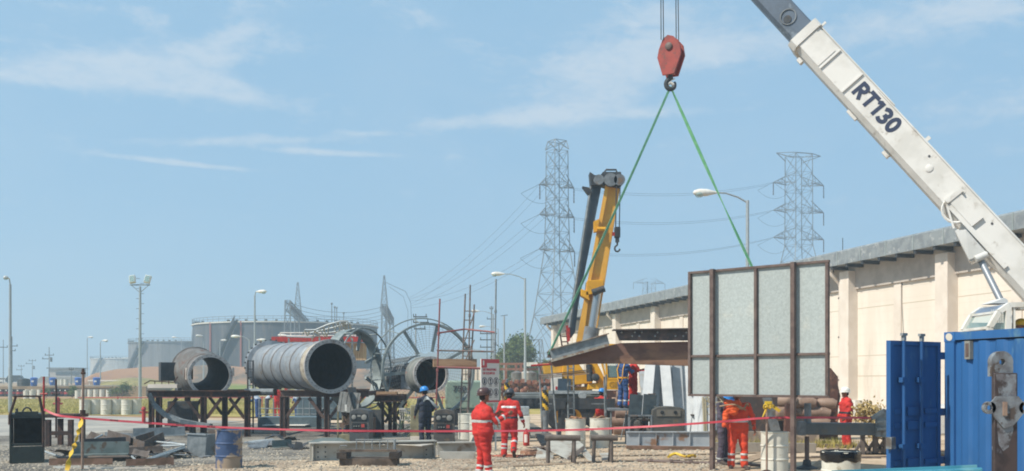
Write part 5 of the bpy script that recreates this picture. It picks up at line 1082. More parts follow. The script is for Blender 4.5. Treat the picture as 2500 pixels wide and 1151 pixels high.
for t, r_ in ((.75,.2),(1.85,.11)): MB().lathe([(r_,0),(r_+.03,.0),(r_+.03,.03),(r_,.03)], 28, align_z(X_(LB+t,-.42,.08),-w_), closed=True).build('port_rim', steelg, isec); MB().lathe([(r_*.55,0),(r_*.55,.02),(.001,.02)], 20, align_z(X_(LB+t-.04,-.48,.079),-w_)).build('port', darkst, isec)
hookx = P(1637,140,29.3)
tipT = LB
while X_(tipT,0,0).x > hookx.x-.1: tipT += .05
m = MB(); sect(m, LB+3.1, tipT-.2, .62, .6, .14, .08, -.1); bbox(m, LB+3.1, LB+3.2,-.8,-.0,.06,.82); m.build('tip_section', bg_, ct, smooth=False)
tipP = X_(tipT,-.3,.44); m = MB(); bbox(m, tipT-.5, tipT+.3, -.75, .1, .3, .58); m.build('boom_head', bg_, ct, smooth=False); MB().lathe([(.3,-.1),(.3,.1),(.001,.1)], 24, align_z(X_(tipT+.1,-.5,.44), w_)).build('head_sheave', darkst, ct)
# lift cylinder bracket, cylinder
m = MB()
q = [(1.1,-.70),(3.05,-.88),(3.15,-.80),(2.2,-1.42),(1.55,-1.5)]
br = [P(2332,562,25.6),P(2356,552,25.6),P(2420,612,25.5),P(2409,640,25.4),P(2369,634,25.4)]
for dd_0 in (.05,.75): m.slab([p+w_*dd_0 for p in [P(2331,563,25.55),P(2358,560,25.5),P(2415,625,25.4),P(2400,622,25.4),P(2366,634,25.4)]], .05, w_)
m.slab([p+w_*.1 for p in [P(2331,563,25.55),P(2340,558,25.55),P(2374,630,25.4),P(2366,635,25.4)]], .65, w_)
m.slab([p+w_*.1 for p in [P(2366,634,25.4),P(2400,622,25.4),P(2410,612,25.4),P(2412,618,25.4),P(2372,639,25.4)]], .65, w_)
m.build('cylinder_bracket', bw, ct, smooth=False)
m = MB(); bbox(m, 1.15, 2.05, -.62, -.28, -.09, -.002); bbox(m, -.2, 2.0, -.74, -.62, -.07, -.002); bbox(m, 2.0, 2.12, -.68, -.2, -.12, -.002)
m.tube([X_(1.75,-.62,-.03)+u_*math.cos(a)*.35+v_*math.sin(a)*.33-u_*.0 for a in [math.pi+k*math.pi/10 for k in range(11)]], .04, 6); m.bar(X_(2.12,-.66,-.05), X_(1.4,-.97,-.05), .05, .05); m.build('side_latch_frame', bw, bo, smooth=False)
m = MB(); pa, pb = P(2392,632,25.6), P(2447,742,24.9); dcy = (pb-pa).normalized(); m.tube([pa, pb+dcy*1.2], .085, 18); m.build('lift_cylinder', M('cylinder_chrome','8a8f94',rough=.45,metal=.4), ct); MB().tube([pb+dcy*.9, pb+dcy*2.2], .15, 16).build('cylinder_barrel', bw, ct)
MB().tube([P(2380,634,25.45), P(2408,622,25.45)], .09, 12).build('pivot_pin', bw, ct)
# cab
cb = P(2450,780,22.4); cbx = lambda px, py, d: P(px,py,d); z1 = P(0,742,22.4).z; zf = 1.35
m = MB(); yn, yf = 22.3, 23.6; XX = lambda px: (px+38-CX)*22.3/F
outline = [(XX(2378),zf),(XX(2378),P(0,800,22.3).z),(XX(2400),P(0,762,22.3).z),(XX(2425),P(0,745,22.3).z),(XX(2560),P(0,742,22.3).z),(XX(2560),zf)]
fr = [(outline[i], outline[(i+1)%6]) for i in range(6)]
for (x0,z0),(x1_,z1_) in fr:
    for y in (yn, yf): m.bar((x0,y,z0),(x1_,y,z1_), .11, .12, up=(0,1,0))
for x0, z0 in outline: m.bar((x0,yn,z0),(x0,yf,z0), .06, .06)
m.bar((XX(2422),yn-.004,zf),(XX(2422),yn-.004,P(0,748,22.3).z), .12, .12, up=(0,1,0)); m.bar((XX(2437),yn-.004,zf),(XX(2437),yn-.004,P(0,748,22.3).z), .04, .06, up=(0,1,0)); m.bar((XX(2450),yn-.012,P(0,753,22.3).z),(XX(2560),yn-.012,P(0,753,22.3).z), .06, .05)
cbo = m.build('cab_frame', white, ct, smooth=False); tag(cbo, 'white cab frame with operator inside')
m = MB(); m.slab([V((XX(2396),yn-.05,P(0,765,22.3).z)),V((XX(2410),yn-.05,P(0,750,22.3).z)),V((XX(2425),yn-.05,P(0,741,22.3).z)),V((XX(2570),yn-.05,P(0,738,22.3).z)),V((XX(2570),yn-.05,P(0,744,22.3).z)),V((XX(2430),yn-.05,P(0,747,22.3).z)),V((XX(2412),yn-.05,P(0,757,22.3).z))], 1.45); m.build('cab_roof', M('cab_roof_mat','6d7a8c','5b6778',2,rough=.4), cbo, smooth=False)
m = MB(); m.slab([P(2418,741,23),P(2452,728,23),P(2460,732,23),P(2462,741,23)], .5); m.build('roof_cover', bw, cbo)
m = MB(); m.add([(XX(2380),yn-.0,zf+.9),(XX(2420),yn,zf+.9),(XX(2420),yn,P(0,750,22.3).z),(XX(2402),yn,P(0,762,22.3).z),(XX(2380),yn,P(0,800,22.3).z)], [(0,1,2,3,4)]); m.add([(XX(2380),yn,P(0,800,22.3).z),(XX(2401),yn,P(0,763,22.3).z),(XX(2401),yf,P(0,763,22.3).z),(XX(2380),yf,P(0,800,22.3).z)], [(0,1,2,3)]); m.build('cab_window', glass, cbo, smooth=False)
m = MB()
for k in range(6): m.bar((XX(2386)+k*.045,yn+.06,zf+.9),(XX(2386)+k*.045,yn+.06,P(0,755,22.3).z), .008)
for k in range(8): m.bar((XX(2382),yn+.06,P(0,800,22.3).z+k*.05),(XX(2420),yn+.06,P(0,800,22.3).z+k*.05), .008)
m.build('window_grille', white, cbo)
m = MB(); m.box((XX(2560)/2+XX(2378)/2,(yn+yf)/2,zf-.1), (1.7,1.3,.12)); m.build('cab_floor', steelg, cbo); MB().box((XX(2470),23.52,zf+1.0), (1.5,.04,2.0)).build('rear_wall', M('cab_lining','a9aaa4',rough=.7), cbo); MB().box((XX(2500),22.95,zf+.25), (.5,.5,.4)).build('seat', blackm, cbo)
m = MB(); m.box((14.1,25.6,1.0), (7.4,2.6,.7)); m.box((14.6,25.8,1.9), (4.2,1.6,1.1)); m.box((16.6,26,3.2),(1.6,1.5,2.0)); m.build('carrier_deck', bw, ct, bevel=.05)
for x in (12.6,16.3):
    for y in (24.2,27.0): MB().lathe([(.4,-.3),(.75,-.3),(.85,-.2),(.85,.2),(.75,.3),(.4,.3),(.35,.1),(.001,.1)], 28, Matrix.Translation((x,y,.85)) @ Matrix.Rotation(math.pi/2,4,'X')).build('wheel', blackm, ct)
# hook block
hb = T('hook_block', 'red hook block with black hook hanging on four cables from the white boom', 'hook block', P(1637,190,29.3)); c = P(1637,141,29.3); ho = M('hook_orange','963a2e','80322a',4,rough=.5,c3='6a3a30',sc3=5); R = Matrix.Rotation(-.55,3,'Z')
out = [(1.08*a_, 1.08*b_) for a_, b_ in [(-.02,.58),(.13,.52),(.30,.30),(.34,.02),(.16,-.5),(-.16,-.5),(-.30,.0),(-.26,.22),(-.15,.50)]]
for dd_0 in (-.17,.11):
    MB().prism([(x*1.08,z*1.0) for x,z in out], Matrix.Translation(c+R@V((0,dd_0+.06,0))) @ R.to_4x4() @ Matrix.Rotation(math.pi/2,4,'X'), .06).build('cheek_plate', ho, hb, bevel=.01)
MB().lathe([(.11,0),(.11,.04),(.08,.06),(.001,.06)], 20, align_z(c+R@V((.02,-.17,.28)), R@V((0,-1,0)))).build('axle_cap', brownl, hb)
MB().lathe([(.1,-.1),(.24,-.1),(.2,-.03),(.2,.03),(.24,.1),(.1,.1)], 28, align_z(c+R@V((0,-.02,.26)), R@V((0,1,0)))).build('sheave', steelg, hb); MB().box(c+R@V((0,-.03,-.42)), (.26,.2,.18), R=R).build('crosshead', ho, hb)
m = MB(); k0 = c-V((0,0,.5)); m.tube([k0+V((0,0,.06)), k0+V((0,0,-.12))], .06, 12); pts = [k0+V((0,0,-.1))]+[k0+V((math.cos(a)*.135, 0, -.31+math.sin(a)*.15)) for a in [1.45-q*.36 for q in range(14)]]; pts = [k0+V((.05,0,-.08))]+[k0+V((-math.sin(-a)*.0+math.cos(a)*.13,0,-.28+math.sin(a)*.15)) for a in [math.radians(q) for q in range(100,395,22)]]
m.tube(pts, [.055,.06]+[.07]*(len(pts)-5)+[.06,.045,.03], 10); m.build('hook', darkst, hb); MB().tube([k0+V((.13,0,-.12)), k0+V((-.05,0,-.2))], .018, 6).build('safety_latch', white, hb)
for px_ in (1613,1619,1652,1658):
    p = P(px_,100,29.3)+V((0,(-.08 if px_ % 2 else .08),0)); top = tipP+V((-.22 if px_ < 1630 else .22, p.y-29.3,-.1)); 
    MB().tube([p, V((p.x*.6+top.x*.4, p.y, top.z))], .014, 6).build('cable', darkst, hb)
# slings and hanging load
slg = M('green_sling','5d9276','6ba486',6,rough=.7); slg2 = M('green_sling_bright','6ab27c','80c08c',6,rough=.6)
hk = P(1637,212,29.3)
def sling(label, q, mat, wd, tw):
    q = V(q); o = ribbon([hk.lerp(q, i/40)+V((0,0,-.25*4*(i/40)*(1-i/40)*.3)) for i in range(41)], wd, tw, mat, 'lifting_sling', label, 'sling', .012); o['group'] = 'green slings under the hook'
sling('dull green sling running from the hook down to the left end of the brown load', P(1340,866,30.1), slg, .07, lambda u: .3+.4*u)
sling('bright green sling running from the hook down behind the framed screen', P(1906,800,30.3), slg2, .095, lambda u: 1.2+math.sin(u*7)*.9)
m = MB(); m.tube([hk+V((-.1,0,.06)), hk+V((0,0,.12)), hk+V((.1,0,.05))], .05, 6); tag(m.build('sling_sleeve', white, at=hk), 'white sleeve where the green slings meet in the hook', 'sling sleeve')
ld = T('suspended_steel_load', 'long rusty brown steel box with grey channel, hung by green slings', 'steel load', P(1500,893,30.2)); D_ = 30.0
hull = [(1337,884),(1362,872),(1420,858),(1480,846),(1515,838),(1700,834),(1930,836),(1930,893),(1700,894),(1600,891),(1530,888),(1440,888),(1378,893),(1356,896)]
hullm = M('hull_brown','6f5145','5a4036',2,rough=.7,bump=.15,c3='86654f',sc3=1.5,lo3=.45,hi3=.65,stretch=(.5,1,1))
m = MB(); m.slab([P(x,y,D_) for x,y in hull], .5); m.build('box_plate', hullm, ld, smooth=False)
m = MB(); a, b = P(1345,868,29.9), P(1484,829,29.9); m.bar(a, b, .2, .3); m.build('channel_web', galvd, ld, smooth=False); m = MB(); m.bar(a+V((-.02,0,.17)), b+V((.02,0,.17)), .36, .03); m.bar(a+V((0,-.12,-.17)), b+V((0,-.12,-.17)), .52, .07); m.build('channel_flange', M('channel_flange_mat','9c9a90','8a7f70',3,rough=.6,c3='7a5c48',sc3=4,lo3=.5,hi3=.62), ld, smooth=False)
m = MB(); m.slab([P(1502,806,29.8),P(1930,800,29.8),P(1930,832,29.8),P(1512,832,29.8)], .05); m.slab([P(1498,804,29.6),P(1880,798,29.6),P(1880,801,29.6),P(1498,807,29.6)], .5); m.build('splice_plate', M('splice_mat','4c4240','352f30',3,rough=.65,c3='6e564a',sc3=2.5,lo3=.5,hi3=.62), ld, smooth=False)
m = MB(); rnd = random.Random(2)
for k in range(20):
    if rnd.random() < .45: continue
    x = 1515+k*9+rnd.uniform(-3,3); m.lathe([(.03,0),(.02,.025),(.001,.03)], 8, align_z(P(x,812+(k%2)*9,29.8),(0,-1,0)))
tag(m.build('bolts', galv, ld), kind='stuff')
m = MB(); m.box(P(1342,866,30.3), (.14,.3,.2)); m.tube([P(1338,862,30.1),P(1344,856,30.2)], .05, 6); m.build('lifting_lug', rustb, ld)
# ---------------------------------------------------------------- yellow crane
D_ = 39.5; yc = T('yellow_crane', 'yellow truck crane with raised boom, dark folded jib and glazed cab', 'mobile crane', G(1430,40)); yb = M('boom_yellow','d6a03c','c99438',1.5,rough=.5,c3='a3782f',sc3=2,lo3=.6,hi3=.8)
def slabm(pts, d, th): return MB().slab([P(x,y,d) for x,y in pts], th)
byo = slabm([(1393,880),(1408,836),(1481,447),(1514,458),(1477,690),(1449,860),(1440,880)], 39.2, .62).build('boom', yb, yc, smooth=False, bevel=.02)
slabm([(1392,880),(1407,836),(1479,447),(1488,448),(1440,700),(1424,840),(1410,880)], 39.05, .12).build('boom_edge_plate', yb, byo, smooth=False)
m = slabm([(1434,685),(1473,683),(1475,712),(1430,722)], 38.9, .95); m.slab([P(1419,706,38.9),P(1436,712,38.9),P(1440,735,38.9),P(1419,722,38.9)], .6); m.build('boom_collar', yellow, byo, smooth=False, bevel=.015)
m = MB(); m.tube([P(1446,715,38.7),P(1476,705,38.7)], .13, 12); m.build('collar_pin', darkst, byo)
m = MB(); m.slab([P(1450,540,38.95),P(1462,535,38.95),P(1462,565,38.95),P(1450,567,38.95)], .3); m.tube([P(1457,560,38.9),P(1478,560,38.9)], .09, 8); m.build('jib_mount', yellow, byo)
MB().tube([P(1432,880,38.9),P(1446,800,38.9)], .3, 16).build('lift_cylinder_barrel', steelg, yc); MB().tube([P(1443,815,38.9),P(1459,712,38.9)], .16, 14).build('lift_cylinder_rod', M('rod_chrome','9aa0a4',rough=.25,metal=.7), yc)
jb = M('jib_dark','3d4c59','31404c',2,rough=.45); jo = slabm([(1388,806),(1393,760),(1441,452),(1470,447),(1412,745),(1404,812),(1394,826)], 39.3, .42).build('folded_jib', jb, yc, smooth=False)
m = MB(); m.tube([P(1390,800,39.2),P(1443,455,39.2)], .05, 6); m.build('jib_rail', galvd, jo); slabm([(1382,795),(1391,795),(1392,832),(1386,836)], 39.2, .3).build('jib_foot', redp, jo)
m = slabm([(1440,420),(1452,428),(1466,428),(1472,420),(1516,420),(1521,448),(1512,460),(1484,455),(1470,450),(1443,453)], 39.1, .7); m.slab([P(1422,455,39.1),P(1438,458,39.1),P(1446,470,39.1),P(1436,474,39.1)], .4); hd = m.build('boom_head', darkst, yc, smooth=False)
m = MB()
for px, py, r_ in ((1490,440,.26),(1512,440,.22),(1462,440,.2)): m.lathe([(r_,-.1),(r_*.8,0),(r_,.1),(.001,.1)], 22, align_z(P(px,py,38.95),(0,-1,0)))
m.build('head_sheaves', steelg, hd); m = MB(); m.tube([P(1476,420,39.3),P(1480,415,39.3),P(1504,415,39.3),P(1506,422,39.3)], .04, 6); m.build('head_guard', darkst, hd)
for px, lb in ((1503,''),(1512,'')): MB().tube([P(px+2,448,38.9), P(px,555,38.9)], .022, 6).build('hoist_cable', darkst, yc)
h2 = T('hook_block', 'small dark hook block hanging under the yellow crane boom', 'hook block', P(1507,620,38.9)); MB().box(P(1507,568,38.9), (.22,.28,.42)).build('cheek_plate', blackm, h2, bevel=.03); MB().box(P(1507,585,38.9), (.14,.2,.22)).build('swivel', darkst, h2)
m = MB(); c = P(1507,606,38.9); m.tube([c+V((0,0,.25)), c+V((0,0,.12))]+[c+V((math.cos(a)*.1,0,-.02+math.sin(a)*.12)) for a in [math.radians(q) for q in range(100,380,28)]], .035, 8); m.build('hook', darkst, h2); MB().box(P(1498,572,38.85), (.12,.1,.14)).build('side_weight', redp, h2)
# superstructure
so_ = slabm([(1374,887),(1412,887),(1432,915),(1446,915),(1447,936),(1370,944)], 38.7, 1.9).build('engine_cover', yellow, yc, smooth=False, bevel=.03); slabm([(1325,888),(1374,888),(1372,912),(1330,914)], 38.9, 1.6).build('counterweight', M('yellow_shade','c4952a','b3882c',3,rough=.5), yc, smooth=False, bevel=.03)
textmesh('GROVE', .0001, 'x', yellow, None, V((0,0,-50)), Matrix.Identity(3)) if False else None
slabm([(1440,887),(1458,887),(1482,935),(1510,936),(1510,952),(1446,951),(1434,952),(1436,938),(1466,935)], 38.5, 2.0).build('turntable_frame', yellow, yc, smooth=False, bevel=.02)
m = MB(); m.lathe([(.12,-.1),(.15,-.08),(.15,.08),(.12,.1),(.001,.1)], 26, align_z(P(1454,922,38.4),(0,-1,0))); m.tube([P(1438,890,38.5),P(1440,932,38.5)], .12, 12); m.build('winch_drum', darkst, yc)
m = slabm([(1372,947),(1446,944),(1446,954),(1372,958)], 38.9, 1.8); m.build('deck_edge', yellow, yc, smooth=False)
ck = T if False else None
fr_ = MB(); cx0, cx1 = 1462, 1512; d1 = 38.3
for a_, b_ in (((1458,845),(1480,925)),((1480,925),(1512,925)),((1512,845),(1512,925)),((1458,845),(1512,845)),((1478,845),(1482,925))): fr_.bar(P(a_[0],a_[1],d1), P(b_[0],b_[1],d1), .07, .07, up=(0,1,0)); fr_.bar(P(a_[0],a_[1],d1+1.3), P(b_[0],b_[1],d1+1.3), .07, .07, up=(0,1,0))
for a_ in ((1458,845),(1512,845),(1480,925),(1512,925)): fr_.bar(P(a_[0],a_[1],d1), P(a_[0],a_[1],d1+1.3), .07, .07)
cbf = fr_.build('cab_frame', yellow, yc, smooth=False); MB().add([P(1461,849,d1),P(1508,849,d1),P(1508,921,d1),P(1482,921,d1)], [(0,1,2,3)]).build('cab_window', glass, cbf); slabm([(1455,840),(1516,840),(1516,846),(1455,846)], d1-.05, 1.4).build('cab_roof', yellow, cbf); MB().box(P(1497,915,d1+.7), (.5,.5,.7)).build('seat', blackm, cbf)
slabm([(1478,925),(1514,925),(1514,952),(1480,952)], d1-.02, 1.3).build('cab_base', yellow, cbf, smooth=False, bevel=.02)
textmesh('GROVE', .3, 'lettering', M('gold_letter','a37a22',rough=.5), cbf, P(1487,946,d1-.03), axes((1,0,0),(0,0,1)), bold=.012, sx=1.0)
m = MB(); m.box(P(1400,975,39.8), (5.2,2.4,.35)); m.box(P(1400,963,39.8), (5.6,2.2,.12)); m.build('carrier_chassis', M('carrier_grey','6c7272','5c6262',3,rough=.6), yc, bevel=.02)
tyre = [(.28,-.15),(.5,-.17),(.57,-.12),(.58,0),(.57,.12),(.5,.17),(.28,.15)]
for px in (1368,1398,1462,1490):
    for y in (38.6,40.8):
        c = V(((px-CX)*39.5/F, y, .58)); wo = MB().lathe(tyre, 30, align_z(c,(0,-1,0)), closed=True).build('wheel', blackm, yc); MB().lathe([(.28,.02),(.28,.12),(.18,.05),(.08,.05),(.07,.14),(.001,.14)], 24, align_z(c,(0,-1,0))).build('rim', yellow, wo)
m = slabm([(1362,925),(1394,925),(1394,958),(1362,958)], 38.3, .9); m.build('equipment_box', bpy.data.materials['jib_dark'], yc, smooth=False); slabm([(1346,912),(1372,912),(1372,960),(1346,960)], 38.35, .5).build('white_side_panel', white, yc, smooth=False); slabm([(1356,944),(1361,944),(1361,952),(1356,952)], 38.33, .01).build('warning_label', redp, yc)
m = MB()
for px in (1405,1423): m.bar(P(px,790,40.5), P(px+6,870,40.5), .05)
m = MB()
m.bar(P(1366,806,40), P(1373,851,40), .06); m.bar(P(1382,806,40), P(1388,851,40), .06); m.bar(P(1371,822,40), P(1386,822,40), .05); m.bar(P(1372,835,40), P(1387,835,40), .05); m.bar(P(1372,850,40), P(1376,885,40), .06); m.build('access_ladder', rustd, yc)
m = MB(); m.box(P(1410,958,38.3), (2.2,.4,.12)); m.lathe([(.14,-.1),(.16,0),(.14,.1)], 20, align_z(P(1422,966,38.0),(0,-1,0))); m.build('hose_reel', galv, yc)
# dark girder in front of the truck
for x0, x1, d, lb in ((1247,1381,34.8,'left'),(1385,1502,34.2,'right')):
    z0 = EYE-(1000-HZ)*d/F; t = T('dark_rail_girder', f'dark flat girder in front of the yellow truck, {lb} one', 'girder', G((x0+x1)/2,d), group='dark girders in front of the truck'); m = MB(); m.slab([P(x0,972,d),P(x1,974,d),P(x1,999,d),P(x0,999,d)], .12); m.build('web', darkst, t)
    for px in (x0+14, x1-14): MB().bar(V(((px-CX)*d/F,d+.2,0)), V(((px-CX)*d/F,d+.2,z0+.3)), .12).build('support', darkst, t)
    MB().add([P((x0+x1)/2+dx,y,d-.004) for dx,y in ((0,985),(34,985),(34,988),(0,988))], [(0,1,2,3)]).build('white_stripe', steelg, t)
# small scaffold left of load
t = T('low_scaffold', 'low scaffold with sloping plank under the left end of the brown load', 'scaffold', G(1340,31))
for px, yt, pb in ((1316,888,1325),(1345,880,1362),(1386,880,1388),(1400,870,1402),(1480,915,1478)): MB().tube([G(pb,31+ (px%3)*.4), P(px,yt,31+(px%3)*.4)], .028, 8).build('standard', galvd, t)
MB().tube([P(1296,893,31),P(1350,890,31)], .03, 8).build('ledger', redp, t); MB().tube([P(1316,916,31),P(1345,917,31)], .03, 8).build('ledger', sct, t)
for k in range(3): MB().bar(P(1322,924-k*4,31-k*.3), P(1438,912-k*4,31-k*.3), .22, .035).build('plank', M('plank_grey','8b7f74','746a60',4,rough=.85,c3='8d5a48',sc3=3) if k == 0 else bpy.data.materials['plank_grey'], t)
m = MB()
for k in range(9): y = 900+k*14; m.tube([P(1386,y,31),P(1402,y,31)], .016, 6)
m.build('rungs', galvd, t)
# far red pipework and dirt area behind
rnd = random.Random(11); rp_ = M('red_pipework','7d4a3c','8a5f4c',3,rough=.8,c3='9c8a78',sc3=5)
t = T('pipe_manifold', 'low reddish pipe manifold with valves behind the workers', 'pipe manifold', G(1300,72)); m = MB()
for yy in (938,950,962): m.tube([P(1210,yy,72), P(1420,yy,72)], .14, 8)
for k in range(26): px = 1212+k*8; m.tube([G(px,72), P(px,932+rnd.random()*8,72)], .09, 6); m.ball(P(px,936+rnd.random()*20,71.8), .22, 8, 5)
m.build('pipes', rp_, t); m = MB()
for k in range(14): px = 1216+k*15; m.box(P(px,930+rnd.random()*5,71.7), (.3,.3,.3))
m.build('valves', rp_, t)
t = T('pipe_rack', 'tall thin rust coloured pipe rack behind the manifold', 'pipe rack', G(1290,90))
for k, px in enumerate((1235,1260,1272,1318,1345,1372)): MB().bar(G(px,90), P(px,888,90), .22).build('column', rp_, t)
m = MB()
for yy in (889,902): m.bar(P(1220,yy,90), P(1400,yy,90), .2)
m.build('beam', rp_, t); MB().box(P(1296,890,90), (1.2,.6,.35)).build('white_tray', white, t)
for k, px in enumerate((1284,1296,1262)): o = MB().lathe([(.5,0),(.5,2.6),(.001,2.8)], 16, Matrix.Translation(G(px,84))).build('vertical_vessel', rustpipe if k else bandg, at=G(px,84)); tag(o, ['grey brown upright vessel right of the thin lamp post','slim upright vessel beside the grey brown one','leftmost upright vessel behind the manifold'][k], 'vessel')
# galvanised columns leaning in a fan
t_ = [(1572,1590,1068,890),(1592,1600,1062,890),(1628,1608,1066,890),(1603,1632,1064,885),(1640,1622,1070,888),(1660,1650,1072,888),(1676,1638,1074,888),(1700,1662,1078,888),(1712,1700,1074,885),(1590,1572,1072,930),(1655,1690,1070,888),(1612,1622,1066,888),(1688,1676,1074,886),(1645,1650,1068,888),(1724,1688,1078,888),(1580,1608,1070,888),(1668,1700,1076,888),(1735,1722,1078,900),(1622,1596,1064,888)]
cm = [M('column_galv','d3d7d9','c4c9cc',2,rough=.45,c3='d0d2d2',sc3=1), M('column_galv_dark','b8bec2','a9b0b5',2,rough=.5,c3='aca294',sc3=2)]
for k, (xb, xt, yb_, yt) in enumerate(t_):
    d = 32.2+(k % 4)*.28+(k//11)*.35; p = V(((xb-CX)*d/F, d, 0.0)); q = P(xt, yt-22, d+.5); t = T('leaning_column', 'tall galvanised steel column leaning upright in the fan behind the generator', 'steel column', p, group='galvanised columns leaning behind the generator')
    m = MB(); m.ibeam(p+V((0,0,.02)), q, .22, .33, .02, up=(0,1,0) if k % 2 else (.25,1,0)); m.build('profile', cm[k % 2], t)
    if k % 3 == 0:
        m = MB(); c = p.lerp(q,.55); m.box(c+V((.1,-.1,0)), (.24,.3,.03)); c = p.lerp(q,.3); m.box(c+V((.1,-.1,0)), (.22,.28,.03)); m.build('cleat', rustb, t)
for k, px in enumerate((1716,1738)):
    b = G(px,32); t = T('thick_column', ['left','right'][k]+' of two thick pale grey tube columns behind the screen post', 'steel column', b, group='thick tube columns'); MB().tube([b, P(px,905,32)], .17, 14).build('tube', cm[0], t); MB().box(b+V((0,0,.03)), (.5,.4,.06)).build('base_plate', cm[0], t)
m = MB(); rnd = random.Random(14)
for k in range(9): a = P(rnd.uniform(1712,1730), rnd.uniform(965,1010), 29); m.tube(curve([a, a+V((rnd.uniform(.1,.3),0,rnd.uniform(-.3,.3))), a+V((rnd.uniform(.3,.7),-.1,rnd.uniform(-.3,.3)))], 8), .014, 5)
m.tube([G(1722,29), P(1716,970,29)], .03, 6); m.tube([G(1726,29), P(1722,975,29)], .03, 6); o = m.build('bare_branches', M('branch_mat','a39a80',rough=.8), at=G(1722,29)); tag(o, 'pale bare twisted branches behind the left screen post', 'branches')
# beams on the ground right
girder('curved_steel_channel', 'grey ribbed channel with rusty lower edge in front of the generator', G(1529,28.6,.30), G(1735,28.6,.30), .44, .15, M('channel_grey','a3a8ab','92979b',2,rough=.6,c3='8a6a52',sc3=2,lo3=.55,hi3=.65), (.15,.35,.55,.75))
m = MB(); m.bar(G(1529,28.3,.09), G(1738,28.3,.05), .3, .09); o = m.build('rusty_bar', bpy.data.materials['rust_bar'], at=G(1630,28.3)); tag(o, 'rusty flat bar lying along the front of the grey channel', 'steel bar')
m = MB(); m.tube([G(1555,24.2,.04), G(1740,23.4,.04), G(1905,22.6,.04)], .035, 8)
for k in range(7): q = G(1590+k*48, 24.05-k*.22, .04); m.tube([q-V((.04,0,0)), q+V((.04,0,0))], .06, 8)
o = m.build('ground_pipe', brownl, at=G(1740,23.4)); tag(o, 'thin coupled pipe lying on the ground across the front right', 'pipe')
m = MB(); c = G(1660,25.2,.03); m.tube(curve([c+V((-.3,0,.02)), c+V((-.1,.1,.1)), c+V((.1,-.1,.04)), c+V((.35,0,.06)), c+V((.4,.1,.02))], 14), .035, 6); o = m.build('yellow_strap', ropeY, at=c); tag(o, 'crumpled yellow strap on the ground before the channel', 'strap')
m = MB(); m.slab([G(1745,31,.0),G(2000,30,.0),G(2000,30,.38),G(1745,31,.42)], .5); o = m.build('concrete_sleeper', M('sleeper_mat','7d6f62','6b5f55',2,rough=.9,c3='9a8a78',sc3=2), at=G(1870,30)); tag(o, 'long low brown sleeper behind the orange worker', 'sleeper')
m = MB(); m.bar(G(1745,27.5,.14), G(1990,27.2,.14), .3, .26); o = m.build('low_grey_beam', M('low_beam_mat','8b8276','766e64',3,rough=.8), at=G(1860,27.3)); tag(o, 'low dusty beam on the ground in front of the brown sleeper', 'steel beam')
# brown container like box and pipe stack
o = T('brown_steel_box', 'dark brown steel box behind the orange worker, carrying pipes', 'steel box', G(1800,36)); MB().slab([G(1735,36,.1),G(1935,35,.1),G(1935,35,1.75),G(1735,36,1.75)], 1.5).build('box_body', M('brown_dark','3f302b','33302f',2,rough=.8,c3='5a4438',sc3=2), o); m = MB()
for px in (1745,1800,1860,1925): m.box(G(px,35.45,.06), (.2,.5,.12))
m.build('skids', rustd, o); MB().slab([P(1866,972,34.6),P(1884,972,34.6),P(1906,1052,34.6),P(1886,1052,34.6)], .3).build('grey_prop', steelg, o)
ppm = M('stack_pipe','8b7464','776052',3,rough=.6,c3='a08a78',sc3=3)
t = T('pipe_bundle', 'stack of short fat brown pipes in a brown cradle behind the outrigger', 'pipe stack', G(1980,33)); 
MB().slab([G(1930,33.4,.0),G(2046,33.2,.0),G(2046,33.2,2.1),G(2028,33.2,2.4),G(1930,33.4,2.1)], .12).build('back_plate', brown, t)
for x0, x1, y, r_ in ((1925,1986,983,.19),(1996,2036,985,.17),(1940,2022,1007,.17),(1930,1968,1030,.17),(1975,2020,1031,.17),(1900,1938,980,.2),(1896,1932,1010,.24)):
    m = MB(); n = 10; L0, L1 = P(x0,y,33), P(x1,y,32.8); m.tube([L0, L0.lerp(L1,.08), L0.lerp(L1,.9), L1+V((.06,0,-.04))], [r_*.86,r_,r_,r_*.8], 16); m.build('pipe', ppm, t)
MB().slab([G(1915,32.4,.0),G(1945,32.4,.0),G(1945,32.4,1.15),G(1920,32.4,1.25)], .2).build('cradle_plate', brown, t); MB().slab([P(2024,915,33.4),P(2040,915,33.4),P(2052,968,33.4),P(2044,1010,33.4),P(2026,1010,33.4)], .3).build('flange_piece', brown, t)
t = T('pipe_bundle', 'stack of short tan pipes between the red man and the generator', 'pipe stack', G(1525,36));
for x0, x1, y in ((1494,1534,982),(1502,1535,1010),(1492,1532,1030),(1498,1536,1050),(1505,1540,967)): p0, p1 = P(x0,y,35.8), P(x1,y,35.8); p0.z = max(p0.z,.2); p1.z = max(p1.z,.2); MB().tube([p0,p1], .17, 16).build('pipe', ppm, t)
MB().slab([G(1480,36.6,0),G(1545,36.6,0),G(1545,36.6,1.62),G(1480,36.6,1.62)], .1).build('back_plate', brown, t)
# platform for the two high workers
t = T('work_platform', 'plank platform on thin props carrying the two harnessed workers', 'platform', G(1525,33)); zp = 2-(998-928)*33/F-.0
m = MB(); m.box(G(1524,33.3,zp-.03), (1.15,1.3,.06)); m.build('deck', steelg, t)
for px, d in ((1492,32.8),(1560,32.8),(1492,33.9),(1560,33.9)): MB().tube([G(px,d), G(px,d,zp-.061)], .028, 7).build('prop', galvd, t)
MB().tube([G(1515,32.7), P(1530,1003,32.7)], .02, 6).build('brace', galvd, t); MB().tube([G(1479,33.1), P(1475,920,33.1)], .028, 8).build('standard', galvd, t)
